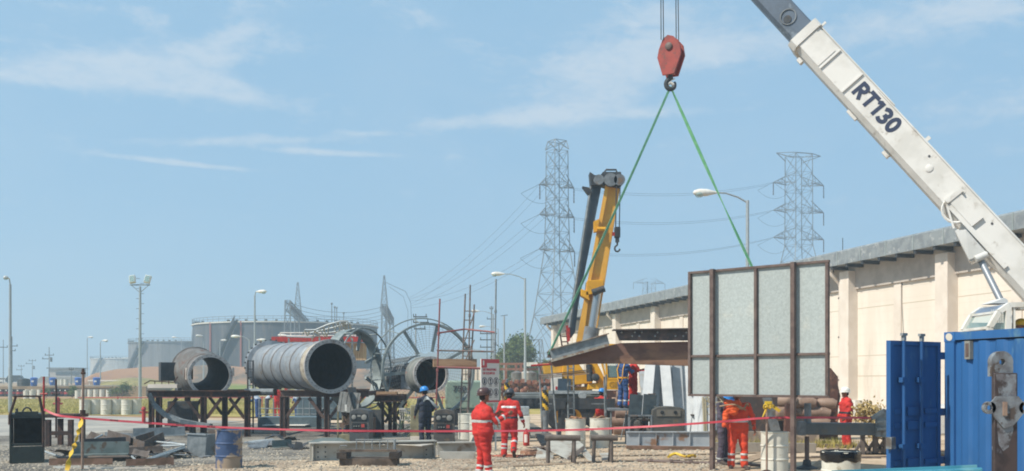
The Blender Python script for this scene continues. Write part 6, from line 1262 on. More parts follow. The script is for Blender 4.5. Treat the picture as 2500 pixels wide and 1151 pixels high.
# trestles and scrap in the centre
for x0, x1, d, lb in ((1330,1412,23.6,'left'),(1442,1503,23.9,'right')):
    zt = EYE-(1069-HZ)*d/F; t = T('trestle', f'rusty tube topped trestle in front of the pale drums, {lb} one', 'trestle', G((x0+x1)/2,d), group='rusty trestles'); X0, X1 = (x0-CX)*d/F, (x1-CX)*d/F
    m = MB(); m.tube([V((X0-.0,d,zt)), V((X1+.05,d,zt-.01))], .07, 12); m.build('top_tube', rustb, t)
    for k, (a, dy, b_) in enumerate(((X0+.08,0,X0+.07),(X1-.1,0,X1-.1),(X0+.09,.3,X0+.09),(X1-.1,.3,X1-.12))): MB().tube([V((b_,d+dy,0)), V((a,d+dy*.1,zt-.05))], .045, 10).build('leg', rustb, t)
sg = lambda label, pts, th, mat: tag(MB().slab(pts, th, V((0,.4,1)).normalized()).build('scrap_plate', mat, at=(pts[0].x,pts[0].y,0)), label, 'scrap plate', 'scrap steel around the trestles')
pd = M('scrap_pale','a9a69c','97938a',3,rough=.6,c3='7d6a58',sc3=3)
t = T('scrap_chute', 'pale battered sheet metal chute lying between the trestles', 'metal chute', G(1380,25.6)); m = MB(); m.slab([P(1343,1080,25.8),P(1400,1074,26.6),P(1425,1092,25.6),P(1385,1122,24.8),P(1345,1102,25.2)], .3, (0,.6,.2)); m.build('body', pd, t); MB().slab([P(1385,1122,24.6),P(1425,1092,25.4),P(1428,1098,25.3),P(1390,1128,24.6)], .12, (0,.5,.3)).build('lip', rustb, t)
sg('rusty curled plate behind the left trestle', [P(1306,1065,26),P(1345,1062,26.5),P(1350,1085,26),P(1322,1090,25.6)], .06, rustb); sg('pale wedge of scrap left of the left trestle', [P(1308,1120,24.9),P(1312,1098,25.6),P(1352,1112,25.4),P(1350,1128,24.6)], .05, pd); sg('pale flat bar sloping down to the right trestle', [P(1412,1098,25.6),P(1425,1094,25.8),P(1452,1128,24.6),P(1440,1132,24.4)], .05, pd)
sg('small pale angle piece between the right trestle legs', [P(1464,1112,25.4),P(1486,1110,25.6),P(1494,1122,25),P(1472,1122,24.9)], .05, pd); sg('dark flat offcut under the right trestle', [P(1466,1130,24.3),P(1492,1128,24.4),P(1488,1120,25),P(1470,1122,25)], .04, darkst)
for k in range(7):
    c = G(1300+k*9 if k < 4 else 1260+k*6, 26.4+.3*(k%3), .06); o = MB().box(c, (.4,.18,.1), .3*k).build('brick_rubble', M('rubble_mat','a07a64','8c6a58',5,rough=.9) if k == 0 else bpy.data.materials['rubble_mat'], at=c); tag(o, 'low brownish block of rubble left of the trestles', 'rubble block', 'rubble blocks left of the trestles')
m = MB(); c = G(1248,25.6,.04); m.tube(curve([c+V((-.5,0,0)), c+V((-.1,.25,.02)), c+V((.3,0,0)), c+V((.0,-.25,0)), c+V((-.4,-.05,.02)), c+V((.9,.3,.0))], 26), .018, 6); o = m.build('red_hose', M('hose_red','b0604a',rough=.6), at=c); tag(o, 'thin reddish hose coiled on the ground by the walking man', 'hose')
# scattered dark flat rails on ground right
for k, (a, b_, d, h) in enumerate(((1990,2110,29.5,.1),(1980,2150,25.5,.05),(2080,2160,21,.05))): o = MB().bar(G(a,d,h/2), G(b_,d-.3,h/2), .12, h).build('ground_rail', rustb, at=G(a,d)); tag(o, ['dusty rail on the ground behind the outrigger foot','long thin rail on the ground behind the nearest drum','short thin rail on the ground left of the blue door'][k], 'rail')
# rusty triangular trestles right
for k, px in enumerate((2106,2136,2160)):
    b = G(px,26.5); t = T('low_trestle', ['left','middle','right'][k]+' low rusty triangular trestle left of the blue door', 'trestle', b, group='low triangular trestles'); MB().bar(b+V((0,0,0)), b+V((0,0,.6)), .1).build('upright', rustb, t)
    for sg_ in (-1,1): MB().bar(b+V((sg_*.24,0,.03)), b+V((sg_*.03,0,.36)), .06, .07).build('brace', rustb, t)
    MB().box(b+V((0,0,.02)), (.6,.2,.04)).build('base', rustb, t); MB().box(b+V((0,0,.66)), (.4,.7,.1)).build('top', rustb, t)
# ---------------------------------------------------------------- framed screen
PL, PR = 22.4, 20.2; xl, xr = P(1687,0,PL).x, P(2022,0,PR).x; sv = V((xr-xl, PR-PL, 0)); SL = sv.length; sx = sv.normalized(); sn = V((-sx.y, sx.x, 0)); sn = sn if sn.y < 0 else -sn
z0_, z1_ = EYE-(966-HZ)*PL/F*.97, EYE+(HZ-667)*PL/F
SP_ = lambda s, z, o_=0: V((xl, PL, 0)) + sx*s*SL + V((0,0,z)) + sn*o_
def sfrac(px):   # where along the screen a column of the photo falls
    k = (px-CX)/F; return (k*PL-xl)/(SL*(sx.x-k*sx.y))
st = T('framed_screen', 'large galvanised sheet screen in a brown steel frame on two posts', 'steel screen', SP_(.5,0)); RS = Matrix((sx, sn, V((0,0,1)))).transposed()
spangle = M('spangled_zinc','a6aeac','9ea6a4',30,rough=.5,metal=.15,lo=.3,hi=.7,c3='b0b3ac',sc3=1.0)
nt = spangle.node_tree; vn = nt.nodes.new('ShaderNodeTexVoronoi'); vn.inputs['Scale'].default_value = 26; tcn = [n for n in nt.nodes if n.type == 'TEX_COORD'][0]; nt.links.new(tcn.outputs['Object'], vn.inputs['Vector'])
bs = nt.nodes['Principled BSDF']; old = bs.inputs['Base Color'].links[0].from_socket; sc_ = nt.nodes.new('ShaderNodeSeparateColor'); nt.links.new(vn.outputs['Color'], sc_.inputs[0]); mr_ = nt.nodes.new('ShaderNodeMapRange'); mr_.inputs[3].default_value = .90; mr_.inputs[4].default_value = 1.08; nt.links.new(sc_.outputs[0], mr_.inputs[0]); mm2 = nt.nodes.new('ShaderNodeMix'); mm2.data_type = 'RGBA'; mm2.blend_type = 'MULTIPLY'; mm2.inputs[0].default_value = 1; nt.links.new(old, mm2.inputs[6]); nt.links.new(mr_.outputs[0], mm2.inputs[7]); oi = nt.nodes.new('ShaderNodeObjectInfo'); mr3 = nt.nodes.new('ShaderNodeMapRange'); mr3.inputs[3].default_value = .92; mr3.inputs[4].default_value = 1.07; nt.links.new(oi.outputs['Random'], mr3.inputs[0]); mm3 = nt.nodes.new('ShaderNodeMix'); mm3.data_type = 'RGBA'; mm3.blend_type = 'MULTIPLY'; mm3.inputs[0].default_value = 1; nt.links.new(mm2.outputs[2], mm3.inputs[6]); nt.links.new(mr3.outputs[0], mm3.inputs[7]); nt.links.new(mm3.outputs[2], bs.inputs['Base Color'])
fracs = [0, sfrac(1746), sfrac(1848), sfrac(1943), 1]
zm = EYE-(868-HZ)*21.5/F; fw = .06
for i in range(4):
    for a, b_ in ((z0_, zm), (zm, z1_)):
        f0, f1 = fracs[i], fracs[i+1]; MB().box((SP_((f0+f1)/2,(a+b_)/2)), ((f1-f0)*SL-.01,.012,b_-a-.01), R=RS).build('zinc_sheet', spangle, st, smooth=False)
m = MB()
for z in (z0_, zm, z1_): m.box(SP_(.5,z,.03), (SL+.08,.07,fw*.8), R=RS)
m.each('cross_rail', brownl, st, smooth=False); 
for f in (0, fracs[2], 1): MB().box(SP_(f,(z0_+z1_)/2,.035), (fw,.09,z1_-z0_-fw), R=RS).build('stile', brownl, st, smooth=False)
for f in (fracs[1], fracs[3]): MB().box(SP_(f,(z1_+.03)/2,.115), (.088,.10,z1_+.03), R=RS).build('post', brownl, st, smooth=False)
# ---------------------------------------------------------------- outrigger of the white crane
og = M('outrigger_grey','565c5f','4a5053',2,rough=.5,c3='5f5a50',sc3=3); o = T('outrigger', 'dark grey crane outrigger beam with vertical jack standing on a round float', 'crane outrigger', G(1970,22)); d = 22
slabm([(1966,1033),(2138,1034),(2138,1064),(1966,1062)], d, .32).build('beam', og, o, smooth=False, bevel=.015); slabm([(1956,1030),(1968,1030),(1968,1064),(1956,1064)], d-.05, .42).build('end_plate', steelg, o, smooth=False)
MB().tube([P(1972,985,22.15), P(1972,1034,22.15)], .075, 16).build('jack_housing', steelg, o); MB().tube([G(1970,22.15,.12), P(1970,1066,22.15)], .05, 14).build('jack_rod', brownl, o); MB().lathe([(.26,0),(.24,.05),(.1,.1),(.08,.22),(.001,.24)], 24, Matrix.Translation(G(1970,22.15))).build('float', darkst, o)
m = MB(); m.slab([P(2138,1018,22),P(2160,1000,22),P(2164,1000,22),P(2164,1068,22),P(2138,1066,22)], .04)
for yy in (1030,1048): m.bar(P(2140,yy,21.9), P(2164,yy,21.9), .06, .06)
m.bar(P(2128,1022,21.9), P(2160,1002,21.9), .06, .08); m.box(P(2168,1040,22.3), (.4,.5,.5)); m.build('slide_box', galvd, o)
# ---------------------------------------------------------------- blue container
cbm = M('container_blue','2d6096','28588a',1.5,rough=.55,c3='54788f',sc3=3.2,lo3=.58,hi3=.72,stretch=(1,1,.4)); cbd = M('container_door_blue','28588c','224f80',2,rough=.55,c3='4a6c88',sc3=3,lo3=.58,hi3=.74,stretch=(1,1,.4))
K = V((5.39,12.4,0)); cd = V((.295,-.955,0)).normalized(); cn = V((-.955,-.295,0)).normalized(); cr = -cn
ct2 = T('shipping_container', 'blue shipping container with one door swung wide open, right', 'container', K+V((0,0,0))); CL, CW, CH = 6.06, 2.44, 2.59
C_ = lambda s, n, z: K+cd*s+cr*n+V((0,0,z)); RC = Matrix((cd, cr, V((0,0,1)))).transposed()
m = MB(); zz0, zz1 = .16, 2.47; vs = []; s = .16; prof = []
while s < CL-.2: prof += [(s,0.034),(s+.08,0.034),(s+.13,.016),(s+.226,.016)]; s += .276
prof = [(a,b_) for a,b_ in prof]; n = len(prof); m.add([C_(a,b_,z) for z in (zz0,zz1) for a,b_ in prof]+[C_(a,b_+.01,z) for z in (zz0,zz1) for a,b_ in prof], [(i,i+1,n+i+1,n+i) for i in range(n-1)]+[(2*n+i,3*n+i,3*n+i+1,2*n+i+1) for i in range(n-1)]); m.build('side_wall', cbm, ct2, smooth=False)
def cbx_(m, s0, s1, n0, n1, z0, z1): return m.box(C_((s0+s1)/2,(n0+n1)/2,(z0+z1)/2), (s1-s0,n1-n0,z1-z0), R=RC)
m = MB()
for n0, n1 in ((0,.12),(CW-.12,CW)):
    for s0, s1 in ((0,.16),(CL-.16,CL)): cbx_(m, s0, s1, n0, n1, .0, CH)
m.each('corner_post', cbm, ct2, smooth=False); m = MB(); cbx_(m,.16,CL-.16,0,.08,CH-.1,CH-.005); cbx_(m,.16,CL-.16,0,.1,0.02,.16); cbx_(m,.16,CL-.16,CW-.1,CW,0.02,.16); cbx_(m,.16,CL-.16,CW-.08,CW,CH-.1,CH-.005); cbx_(m,0.02,.12,.12,CW-.12,CH-.12,CH-.01); cbx_(m,0.02,.12,.12,CW-.12,.02,.14); m.each('rail', cbm, ct2, smooth=False)
m = MB(); cbx_(m,.05,CL-.05,.02,CW-.02,CH-.03,CH-.012); m.build('roof', cbm, ct2, smooth=False); m = MB(); cbx_(m,.05,CL-.05,.1,CW-.1,.14,.17); m.build('floor', woodd, ct2, smooth=False); m = MB(); cbx_(m,.16,CL-.16,CW-.05,CW-.02,.16,CH-.1); m.build('far_wall', cbm, ct2, smooth=False); m = MB(); cbx_(m,CL-.06,CL-.02,.12,CW-.12,.16,CH-.1); m.build('end_wall', cbm, ct2, smooth=False)
for s0 in (0, CL-.178): m = MB(); cbx_(m, s0-.004, s0+.178, -.006, .16, CH-.118, CH+.002); cc = m.build('corner_casting', cbm, ct2, smooth=False); m = MB(); m.lathe([(.03,0),(.045,.0),(.045,.004),(.001,.004)], 16, align_z(C_(s0+.085,-.006,CH-.06), cn) @ Matrix.Scale(1.3,4,V((0,1,0)))); m.build('lifting_hole', M('hole_pale','c8c0b0') if s0 == 0 else bpy.data.materials['hole_pale'], cc)
m = MB(); cbx_(m,.36,.45,-.02,.03,2.25,2.47); v_o = m.build('vent_cover', M('vent_mat','8f8f86','6f6f6a',3,rough=.6), ct2, smooth=False); m = MB(); cbx_(m,.38,.43,-.024,-.02,2.28,2.44); m.build('vent_slot', brownl, v_o, smooth=False)
m = MB(); q = [(1.95,.45),(2.35,.45),(2.35,1.15),(1.95,1.15)]
# white painted marks far right on the container side
m = MB(); cbx_(m,2.02,2.6,-.006,.0105,1.72,1.98); cbx_(m,2.02,2.6,-.006,.0105,.9,1.62); m.build('white_marking', white, ct2, smooth=False)
# door leaf swung outwards
hg = C_(-.03,-.02,0); dl = V(((2166-CX)*11.85/F, 11.85, 0)); dv = (dl-hg); dv.z = 0; DL = 1.15; du = dv.normalized(); dn = V((du.y,-du.x,0)); dn = dn if dn.y < 0 else -dn
Dp = lambda s, z, o_=0: hg+du*(s+.06)+V((0,0,z))+dn*o_; RD = Matrix((du, dn, V((0,0,1)))).transposed()
def dbx(m, s0, s1, z0, z1, o0, o1): return m.box(Dp((s0+s1)/2,(z0+z1)/2,(o0+o1)/2), (s1-s0,abs(o1-o0),z1-z0), R=RD)
DW = (V(((2166-CX)*11.9/F, 11.9, 0))-hg).length-.06; DW = max(.98, min(DW, 1.15))
m = MB(); dbx(m,.06,DW-.06,.22,2.42,-.02,0.01); dr_ = m.build('container_door', cbd, ct2, smooth=False)
m = MB(); dbx(m,0,.06,.16,2.47,-.03,.03); dbx(m,DW-.06,DW,.16,2.47,-.03,.03); dbx(m,.06,DW-.06,.16,.22,-.03,.03); dbx(m,.06,DW-.06,2.42,2.47,-.03,.03); m.build('door_frame', cbd, dr_, smooth=False)
m = MB()
for z in (.55,1.0,1.45,1.62): dbx(m,.07,DW*.32,z-.03,z+.03,.01,.03); dbx(m,DW*.37,DW*.67,z-.05,z+.05,.01,.035); dbx(m,DW*.72,DW-.07,z-.03,z+.03,.01,.03)
m.each('door_rib', cbd, dr_, smooth=False)
for s in (DW*.45, DW*.8):
    m = MB(); m.tube([Dp(s,.1,.07), Dp(s,2.55,.07)], .02, 8)
    for z in (.4,1.2,2.0): dbx(m,s-.05,s+.05,z-.03,z+.03,.03,.09)
    lb = m.build('lock_bar', cbd, dr_); m = MB(); dbx(m,s-.045,s+.045,2.53,2.56,.05,.09); dbx(m,s-.02,s+.02,2.47,2.53,.05,.09); m.build('cam', galvd, lb)
m = MB()
for z in (.4,1.0,1.6,2.3): m.box(hg+du*.02+V((0,0,z)), (.14,.05,.09), R=RD)
m.build('hinge', cbd, dr_)
m = MB(); dbx(m,DW-.03,DW+.05,1.18,1.32,.0,.08); m.build('latch_handle', galvd, dr_)
# near right: rusty upright with lifting eye, teal beam
d = 8.0; bt_ = M('bracket_paint','453a38','2b2527',5.0,rough=.5,c3='66656a',sc3=5,lo3=.56,hi3=.64)
bt2_ = M('bracket_worn','7c8389','625f62',9.0,rough=.6,c3='3c3432',sc3=8,lo3=.47,hi3=.6); b = G(2456,8); t = T('lifting_post', 'rusty upright steel post with worn grey paint, lifting eye on top and side ears', 'steel post', b)
def holed(m, cx_, cz_, ro, ri, y0, y1, n=28, zs=1.0):
    m.lathe([(ri,0),(ro,0),(ro,y1-y0),(ri,y1-y0)], n, Matrix.Translation((cx_,y0,cz_)) @ Matrix.Rotation(-math.pi/2,4,'X') @ Matrix.Scale(zs,4,V((0,1,0))), closed=True)
pz = lambda y: EYE-(y-HZ)*d/F; pxx = lambda x: (x-CX)*d/F
m = MB(); m.box((pxx(2456),d+.025,pz(911)/2), (.19,.05,pz(911))); m.build('post_body', bt_, t, bevel=.008); m = MB(); m.add([V((pxx(x),d-.0015,pz(y))) for x,y in ((2431,914),(2481,914),(2481,985),(2470,1010),(2474,1050),(2462,1092),(2449,1102),(2438,1085),(2434,1040),(2441,990),(2438,960))], [tuple(range(11))]); m.build('worn_paint_patch', bt2_, t)
m = MB(); holed(m, pxx(2452), pz(884), .088, .025, d+.03, d+.1); m.box((pxx(2452)-.0,d+.065,pz(906)), (.175,.068,.09)); m.build('lifting_eye', M('eye_grey','7c8388','5d5d60',6,rough=.6,c3='4d443f',sc3=7,lo3=.52,hi3=.58), t)
m = MB(); holed(m, pxx(2414), pz(996), .05, .022, d-.02, d+.02); m.slab([V((pxx(2417),d-.02,pz(983))),V((pxx(2430),d-.02,pz(968))),V((pxx(2470),d-.02,pz(968))),V((pxx(2470),d-.02,pz(1040))),V((pxx(2448),d-.02,pz(1046))),V((pxx(2430),d-.02,pz(1025))),V((pxx(2422),d-.02,pz(1012)))], .018)
holed(m, pxx(2500), pz(996), .05, .022, d-.02, d+.02); m.slab([V((pxx(2470),d-.02,pz(968))),V((pxx(2484),d-.02,pz(968))),V((pxx(2496),d-.02,pz(983))),V((pxx(2494),d-.02,pz(1012))),V((pxx(2484),d-.02,pz(1025))),V((pxx(2470),d-.02,pz(1040)))], .018); m.build('side_ears', bpy.data.materials['eye_grey'], t)
m = MB(); m.box((pxx(2449),d-.03,pz(998)), (.03,.02,.11)); m.build('slot_plug', posttan, t)
tl_ = M('teal_paint','3c8296','35788c',2,rough=.5,c3='5b8f9a',sc3=3); t = T('teal_beam', 'teal painted steel beam along the bottom right edge', 'steel beam', P(2230,1151,9.6))
pa, pb = P(2040,1157,9.9), P(2400,1143,9.4); m = MB(); m.bar(pa-V((0,0,.1)), pb-V((0,0,.1)), .16, .2); m.build('beam', tl_, t, bevel=.006); m = MB(); m.bar(pa+V((0,.12,0.005)), pb+V((0,.12,0.005)), .02, .03); m.build('top_lip', tl_, t)
for f in (.2,.8): p = pa.lerp(pb,f); MB().bar(V((p.x,p.y,0)), V((p.x,p.y,p.z-.2)), .12).build('leg', tl_, t)
# ---------------------------------------------------------------- people
skin = M('skin','8a5a42','7c4e3a',6,rough=.55); hairm = M('hair','1d1815',rough=.8)
redc = M('coverall_red','bf2f28','a32420',3,rough=.85,bump=.35,bsc=12,c3='7e2a22',sc3=4,lo3=.55,hi3=.75); orangec = M('coverall_orange','d4472a','bd3c24',3,rough=.85,bump=.35,bsc=12,c3='96382a',sc3=4,lo3=.55,hi3=.75)
navy = M('coverall_navy','2c3342','252a36',4,rough=.85,bump=.2,bsc=14); bluec = M('coverall_blue','2f4f86','28446f',4,rough=.8,bump=.2,bsc=14); greyc = M('coverall_grey','4d4654','433d48',4,rough=.85,bump=.2,bsc=14); palec = M('shirt_pale','aab4bd','98a4b0',4,rough=.8)
refl = M('reflective_band','c4c6c4','aeb2b2',20,rough=.35); bootm = M('boot_leather','4a3f38','3a322d',6,rough=.7); belt = M('belt_black','22222a',rough=.6)
h_blue = M('helmet_blue','2f7fc4',rough=.3); h_dark = M('helmet_maroon','4a3432',rough=.35); h_grey = M('helmet_grey','3c3f46',rough=.4); h_white = M('helmet_white','dcdad2',rough=.3); h_yel = M('helmet_yellow','d8b020',rough=.3)
def cap(m, a, b, ra, rb, n=12):
    a, b = V(a), V(b); d = (b-a); L_ = d.length
    if L_ < 1e-4: return
    Mx = align_z(a, d); pr = []
    for k in range(5): t = math.pi/2*(1-k/4); pr.append((max(1e-4, ra*math.cos(t)), -ra*math.sin(t)))
    for k in range(5): t = math.pi/2*k/4; pr.append((max(1e-4, rb*math.cos(t)), L_+rb*math.sin(t)))
    m.lathe(pr, n, Mx)
def remesh(m, vox, sm, disp=0, seed=0, disps=5.0):
    me = bpy.data.meshes.new('tmp'); me.from_pydata([tuple(p) for p in m.v], [], m.f); o = bpy.data.objects.new('tmp', me); COL.objects.link(o)
    r = o.modifiers.new('r', 'REMESH'); r.mode = 'VOXEL'; r.voxel_size = vox; s = o.modifiers.new('s', 'SMOOTH'); s.iterations = sm; s.factor = .5
    dg = bpy.context.evaluated_depsgraph_get(); out = bpy.data.meshes.new_from_object(o.evaluated_get(dg)); bpy.data.objects.remove(o); bpy.data.meshes.remove(me)
    if disp:
        nv = [v.normal.copy() for v in out.vertices]
        for v, n_ in zip(out.vertices, nv):
            p = v.co; e = noise.noise(V((p.x*disps, p.y*disps, p.z*disps*2.2+seed)))+1.1*(.35-abs(noise.noise(V((p.x*7+p.z*4, p.y*7, p.z*13+seed))))); v.co = p+n_*e*disp
    out.polygons.foreach_set('use_smooth', [True]*len(out.polygons)); return out
def link(me, name, mat, parent): me.materials.clear(); me.materials.append(mat); o = bpy.data.objects.new(name, me); COL.objects.link(o); o.parent = parent; return o
def person(label, loc, face, cloth, helmet, J=None, hs=1.0, girth=1.0, bands=(), group=None, beltm=None, boots=bootm, curl=.5, gender='worker', hair=True, top=None):
    # local frame: x right, y forward, z up; face = heading of +y
    t = T('person', label, 'person', loc, face, group)
    j = dict(pel=(0,0,.96), chest=(0,.0,1.27), neck=(0,-.01,1.47), head=(0,.02,1.63), ls=(-.19,0,1.41), rs=(.19,0,1.41), le=(-.26,-.03,1.13), re=(.26,-.03,1.13), lw=(-.27,.06,.88), rw=(.27,.06,.88),
             lh=(-.10,0,.92), rh=(.10,0,.92), lk=(-.115,.02,.50), rk=(.115,.02,.50), la=(-.12,-.03,.10), ra=(.12,-.03,.10), lt=(-.14,.15,.04), rt=(.14,.15,.04), look=(0,1,0))
    j.update(J or {}); j = {k: V(v) for k, v in j.items()}; g = girth
    # body: one continuous skin surface with head, torso, limbs, hands and fingers
    m = MB(); hd = j['head']; lk = j['look'].normalized(); hr = V((lk.y,-lk.x,0)).normalized(); hu = hr.cross(lk)
    cap(m, j['neck']-V((0,0,.05)), hd-V((0,0,.05)), .058, .055); Rh = Matrix((hr, lk, hu)).transposed()
    mb = MB(); mb.ball((0,0,.02), (.076,.096,.108), 16, 10); mb.ball((0,.03,-.055), (.058,.062,.062), 14, 8); mb.ball((0,.098,-.005), (.014,.022,.024), 8, 6); mb.ball((0,.085,-.045), (.03,.018,.012), 8, 6); mb.ball((0,.082,-.085), (.026,.022,.02), 8, 6)
    for sx_ in (-1,1): mb.ball((sx_*.08,.0,-.005), (.012,.02,.032), 8, 6)
    m.add([hd+Rh@p for p in mb.v], mb.f)
    cap(m, j['pel'], j['chest'], .10, .11); cap(m, j['chest'], j['neck'], .10, .05)
    for s in 'lr':
        sg = -1 if s == 'l' else 1
        cap(m, j['chest']+V((0,0,.08)), j[s+'s'], .06, .05); cap(m, j[s+'s'], j[s+'e'], .047, .037); cap(m, j[s+'e'], j[s+'w'], .037, .027)
        cap(m, j[s+'h'], j[s+'k'], .08, .055); cap(m, j[s+'k'], j[s+'a'], .052, .038); cap(m, j[s+'a'], j[s+'t'], .04, .03)
        fd = (j[s+'w']-j[s+'e']).normalized(); pd_ = j.get(s+'p', V((sg*-.9,.3,0))); pn = (pd_-fd*pd_.dot(fd)).normalized(); sd = fd.cross(pn).normalized(); th = sd if sd.dot(V((0,1,0))) > 0 else -sd
        w0 = j[s+'w']; cap(m, w0, w0+fd*.05, .026, .03)
        for k in range(4):
            o_ = th*(.027-.018*k); b0_ = w0+fd*.055+o_; ln = (.075,.083,.078,.062)[k]; cap(m, w0+fd*.03+o_*.8, b0_+fd*.03, .015, .0115, 8); cu = curl*(1+.12*k)
            d1_ = (fd*math.cos(cu*.6)+pn*math.sin(cu*.6)); d2_ = (fd*math.cos(cu*1.5)+pn*math.sin(cu*1.5)); p1_ = b0_+fd*.03+d1_*ln*.55; cap(m, b0_+fd*.03, p1_, .0115, .010, 8); cap(m, p1_, p1_+d2_*ln*.5, .010, .0085, 8)
        tb = w0+fd*.03+th*.025; t1_ = tb+(th*.6+fd*.7+pn*.3).normalized()*.042; cap(m, tb, t1_, .015, .012, 8); cap(m, t1_, t1_+(th*.2+fd*.9+pn*.35).normalized()*.032, .012, .010, 8)
    body = link(remesh(m, .0075, 2), 'body', skin, t)
    mb = MB()
    for sx_ in (-1,1): mb.ball((sx_*.031,.092,.022), (.012,.008,.008), 8, 6)
    ey = MB(); ey.add([hd+Rh@p for p in mb.v], mb.f); ey.build('eyes', M('eye_dark','20140f',rough=.2) if 'eye_dark' not in bpy.data.materials else bpy.data.materials['eye_dark'], body, local=True)
    if hair:
        mb = MB(); mb.ball((0,-.012,.03), (.081,.095,.106), 16, 10); mb.ball((0,-.03,-.01), (.078,.078,.07), 14, 8); hm_ = MB(); hm_.add([hd+Rh@p for p in mb.v], mb.f); hm_.build('hair', hairm, t, local=True)
    # coverall
    m = MB(); pe, ch, nk = j['pel'], j['chest'], j['neck']
    sxv = (j['rs']-j['ls']).normalized(); hxv = (j['rh']-j['lh']).normalized()
    for c_, w_2, r_ in ((pe,.075*g,.118*g),(pe.lerp(ch,.45),.065*g,.112*g),(ch,.085*g,.112*g),(ch.lerp(nk,.55),.085,.095)):
        ax_ = hxv if c_ is pe else sxv; cap(m, c_-ax_*w_2, c_+ax_*w_2, r_, r_, 16)
    for a, b, r in ((pe,ch,.115*g),(ch,ch.lerp(nk,.6),.11)): 
        for q in (-.06*g, 0, .06*g): cap(m, a+hxv*q, b+sxv*q, r, r)
    cap(m, ch.lerp(nk,.6), nk+V((0,0,.015)), .075, .066)
    for s in 'lr':
        cap(m, ch.lerp(nk,.6), j[s+'s'], .085, .068); cap(m, j[s+'s'], j[s+'e'], .068, .056); cap(m, j[s+'e'], j[s+'e'].lerp(j[s+'w'],.93), .056, .043)
        cap(m, pe.lerp(j[s+'h'],.9), j[s+'k'], .108*g, .082); cap(m, j[s+'k'], j[s+'a'].lerp(j[s+'k'],.03), .08, .078)
    cl = remesh(m, .014, 4, .017, hash(label) % 50 if False else len(label))
    co_ = link(cl, 'coverall', cloth, t)
    if top:   # shirt of a different colour than the trousers
        co_['label'] = 'shirt and trousers'; cl.materials.append(top)
        for p in cl.polygons:
            if p.center.z > pe.z+.06: p.material_index = 1
    # reflective bands cut from the cloth surface, lifted 4 mm
    for bname, a, b, t0, t1, rmax in bands:
        A_, B_ = (j[a], j[b]) if isinstance(a, str) else (V(a), V(b)); d_ = B_-A_; L2 = d_.length_squared; vs = {}; fs = []; vv = []
        for p in cl.polygons:
            c_ = p.center; u = (c_-A_).dot(d_)/L2
            if t0 <= u <= t1 and (c_-(A_+d_*u)).length < rmax:
                f = []
                for i in p.vertices:
                    if i not in vs: vs[i] = len(vv); v = cl.vertices[i]; q = v.co; uu = (q-A_).dot(d_)/L2; q = q+d_*(max(t0,min(t1,uu))-uu)*.8; vv.append(q+v.normal*.005)
                    f.append(vs[i])
                fs.append(f)
        if fs: bm2 = MB(); bm2.add(vv, fs); bm2.build(bname, refl, t, local=True)
    if beltm: 
        A_ = pe+V((0,0,.08)); vs = {}; fs = []; vv = []
        for p in cl.polygons:
            if abs((p.center-A_).dot((ch-pe).normalized())) < .028 and (p.center-A_).length < .3*g:
                f = []
                for i in p.vertices:
                    if i not in vs: vs[i] = len(vv); v = cl.vertices[i]; vv.append(v.co+v.normal*.008)
                    f.append(vs[i])
                fs.append(f)
        if fs: bm2 = MB(); bm2.add(vv, fs); bm2.build('belt', beltm, t, local=True)
    for s in 'lr':
        m = MB(); fd = (j[s+'t']-j[s+'a']); fd.z = fd.z; heel = j[s+'a']-fd.normalized()*.05; cap(m, j[s+'a']+V((0,0,.06)), j[s+'a']-V((0,0,.02)), .055, .05); cap(m, heel-V((0,0,.045)), j[s+'t']+fd.normalized()*.03, .045, .042); cap(m, j[s+'a']-V((0,0,.02)), j[s+'t'], .052, .043); link(remesh(m, .01, 3), 'boot', boots, t)
    if helmet:
        m = MB(); Mx = Matrix.Translation(hd+hu*.055) @ Rh.to_4x4(); pr = [(.118,-.012),(.121,.0),(.124,.02),(.118,.06),(.10,.10),(.065,.128),(.03,.138),(.001,.14)]
        S_ = Mx @ Matrix.Diagonal((1,1.16,1,1)); m.lathe(pr, 28, S_); m.lathe([(.118,-.012),(.14,-.016),(.14,-.008),(.118,.002)], 28, S_, closed=True)
        v0 = len(m.v); m.lathe([(.06,0),(.125,-.012),(.125,-.004),(.06,.008)], 24, Mx @ Matrix.Translation((0,.062,-.008)), closed=True); m.ball(Mx @ V((0,0,.128)), (.02,.02,.016), 8, 5)
        he = m.build('helmet', helmet, t, local=True); mb = MB(); mb.add([Mx @ V(q) for q in ((-.022,.142,.045),(.022,.142,.045),(.02,.132,.085),(-.02,.132,.085))], [(0,1,2,3)]); mb.build('helmet_sticker', refl, he, local=True)
        if helmet is h_dark:
            for a in (2.2, 2.9, 3.7, 4.2): mb = MB(); mb.lathe([(.016,0),(.016,.003),(.001,.003)], 12, align_z(Mx @ V((math.cos(a)*.122, math.sin(a)*.14, .035)), Rh @ V((math.cos(a), math.sin(a)*1.1, .15)))); mb.build('helmet_sticker', white, he, local=True)
    return t
CALF = lambda s: ('reflective_band', s+'k', s+'a', .55, .66, .16); CALF2 = lambda s: ('reflective_band', s+'k', s+'a', .80, .91, .16); KNEE = lambda s: ('reflective_band', s+'k', s+'a', .30, .42, .16)
FORE = lambda s, a=.3, b=.48: ('reflective_band', s+'e', s+'w', a, b, .12)
WAIST = lambda z: ('reflective_band', (0,0,z-.03), (0,0,z+.03), 0, 1, .26)
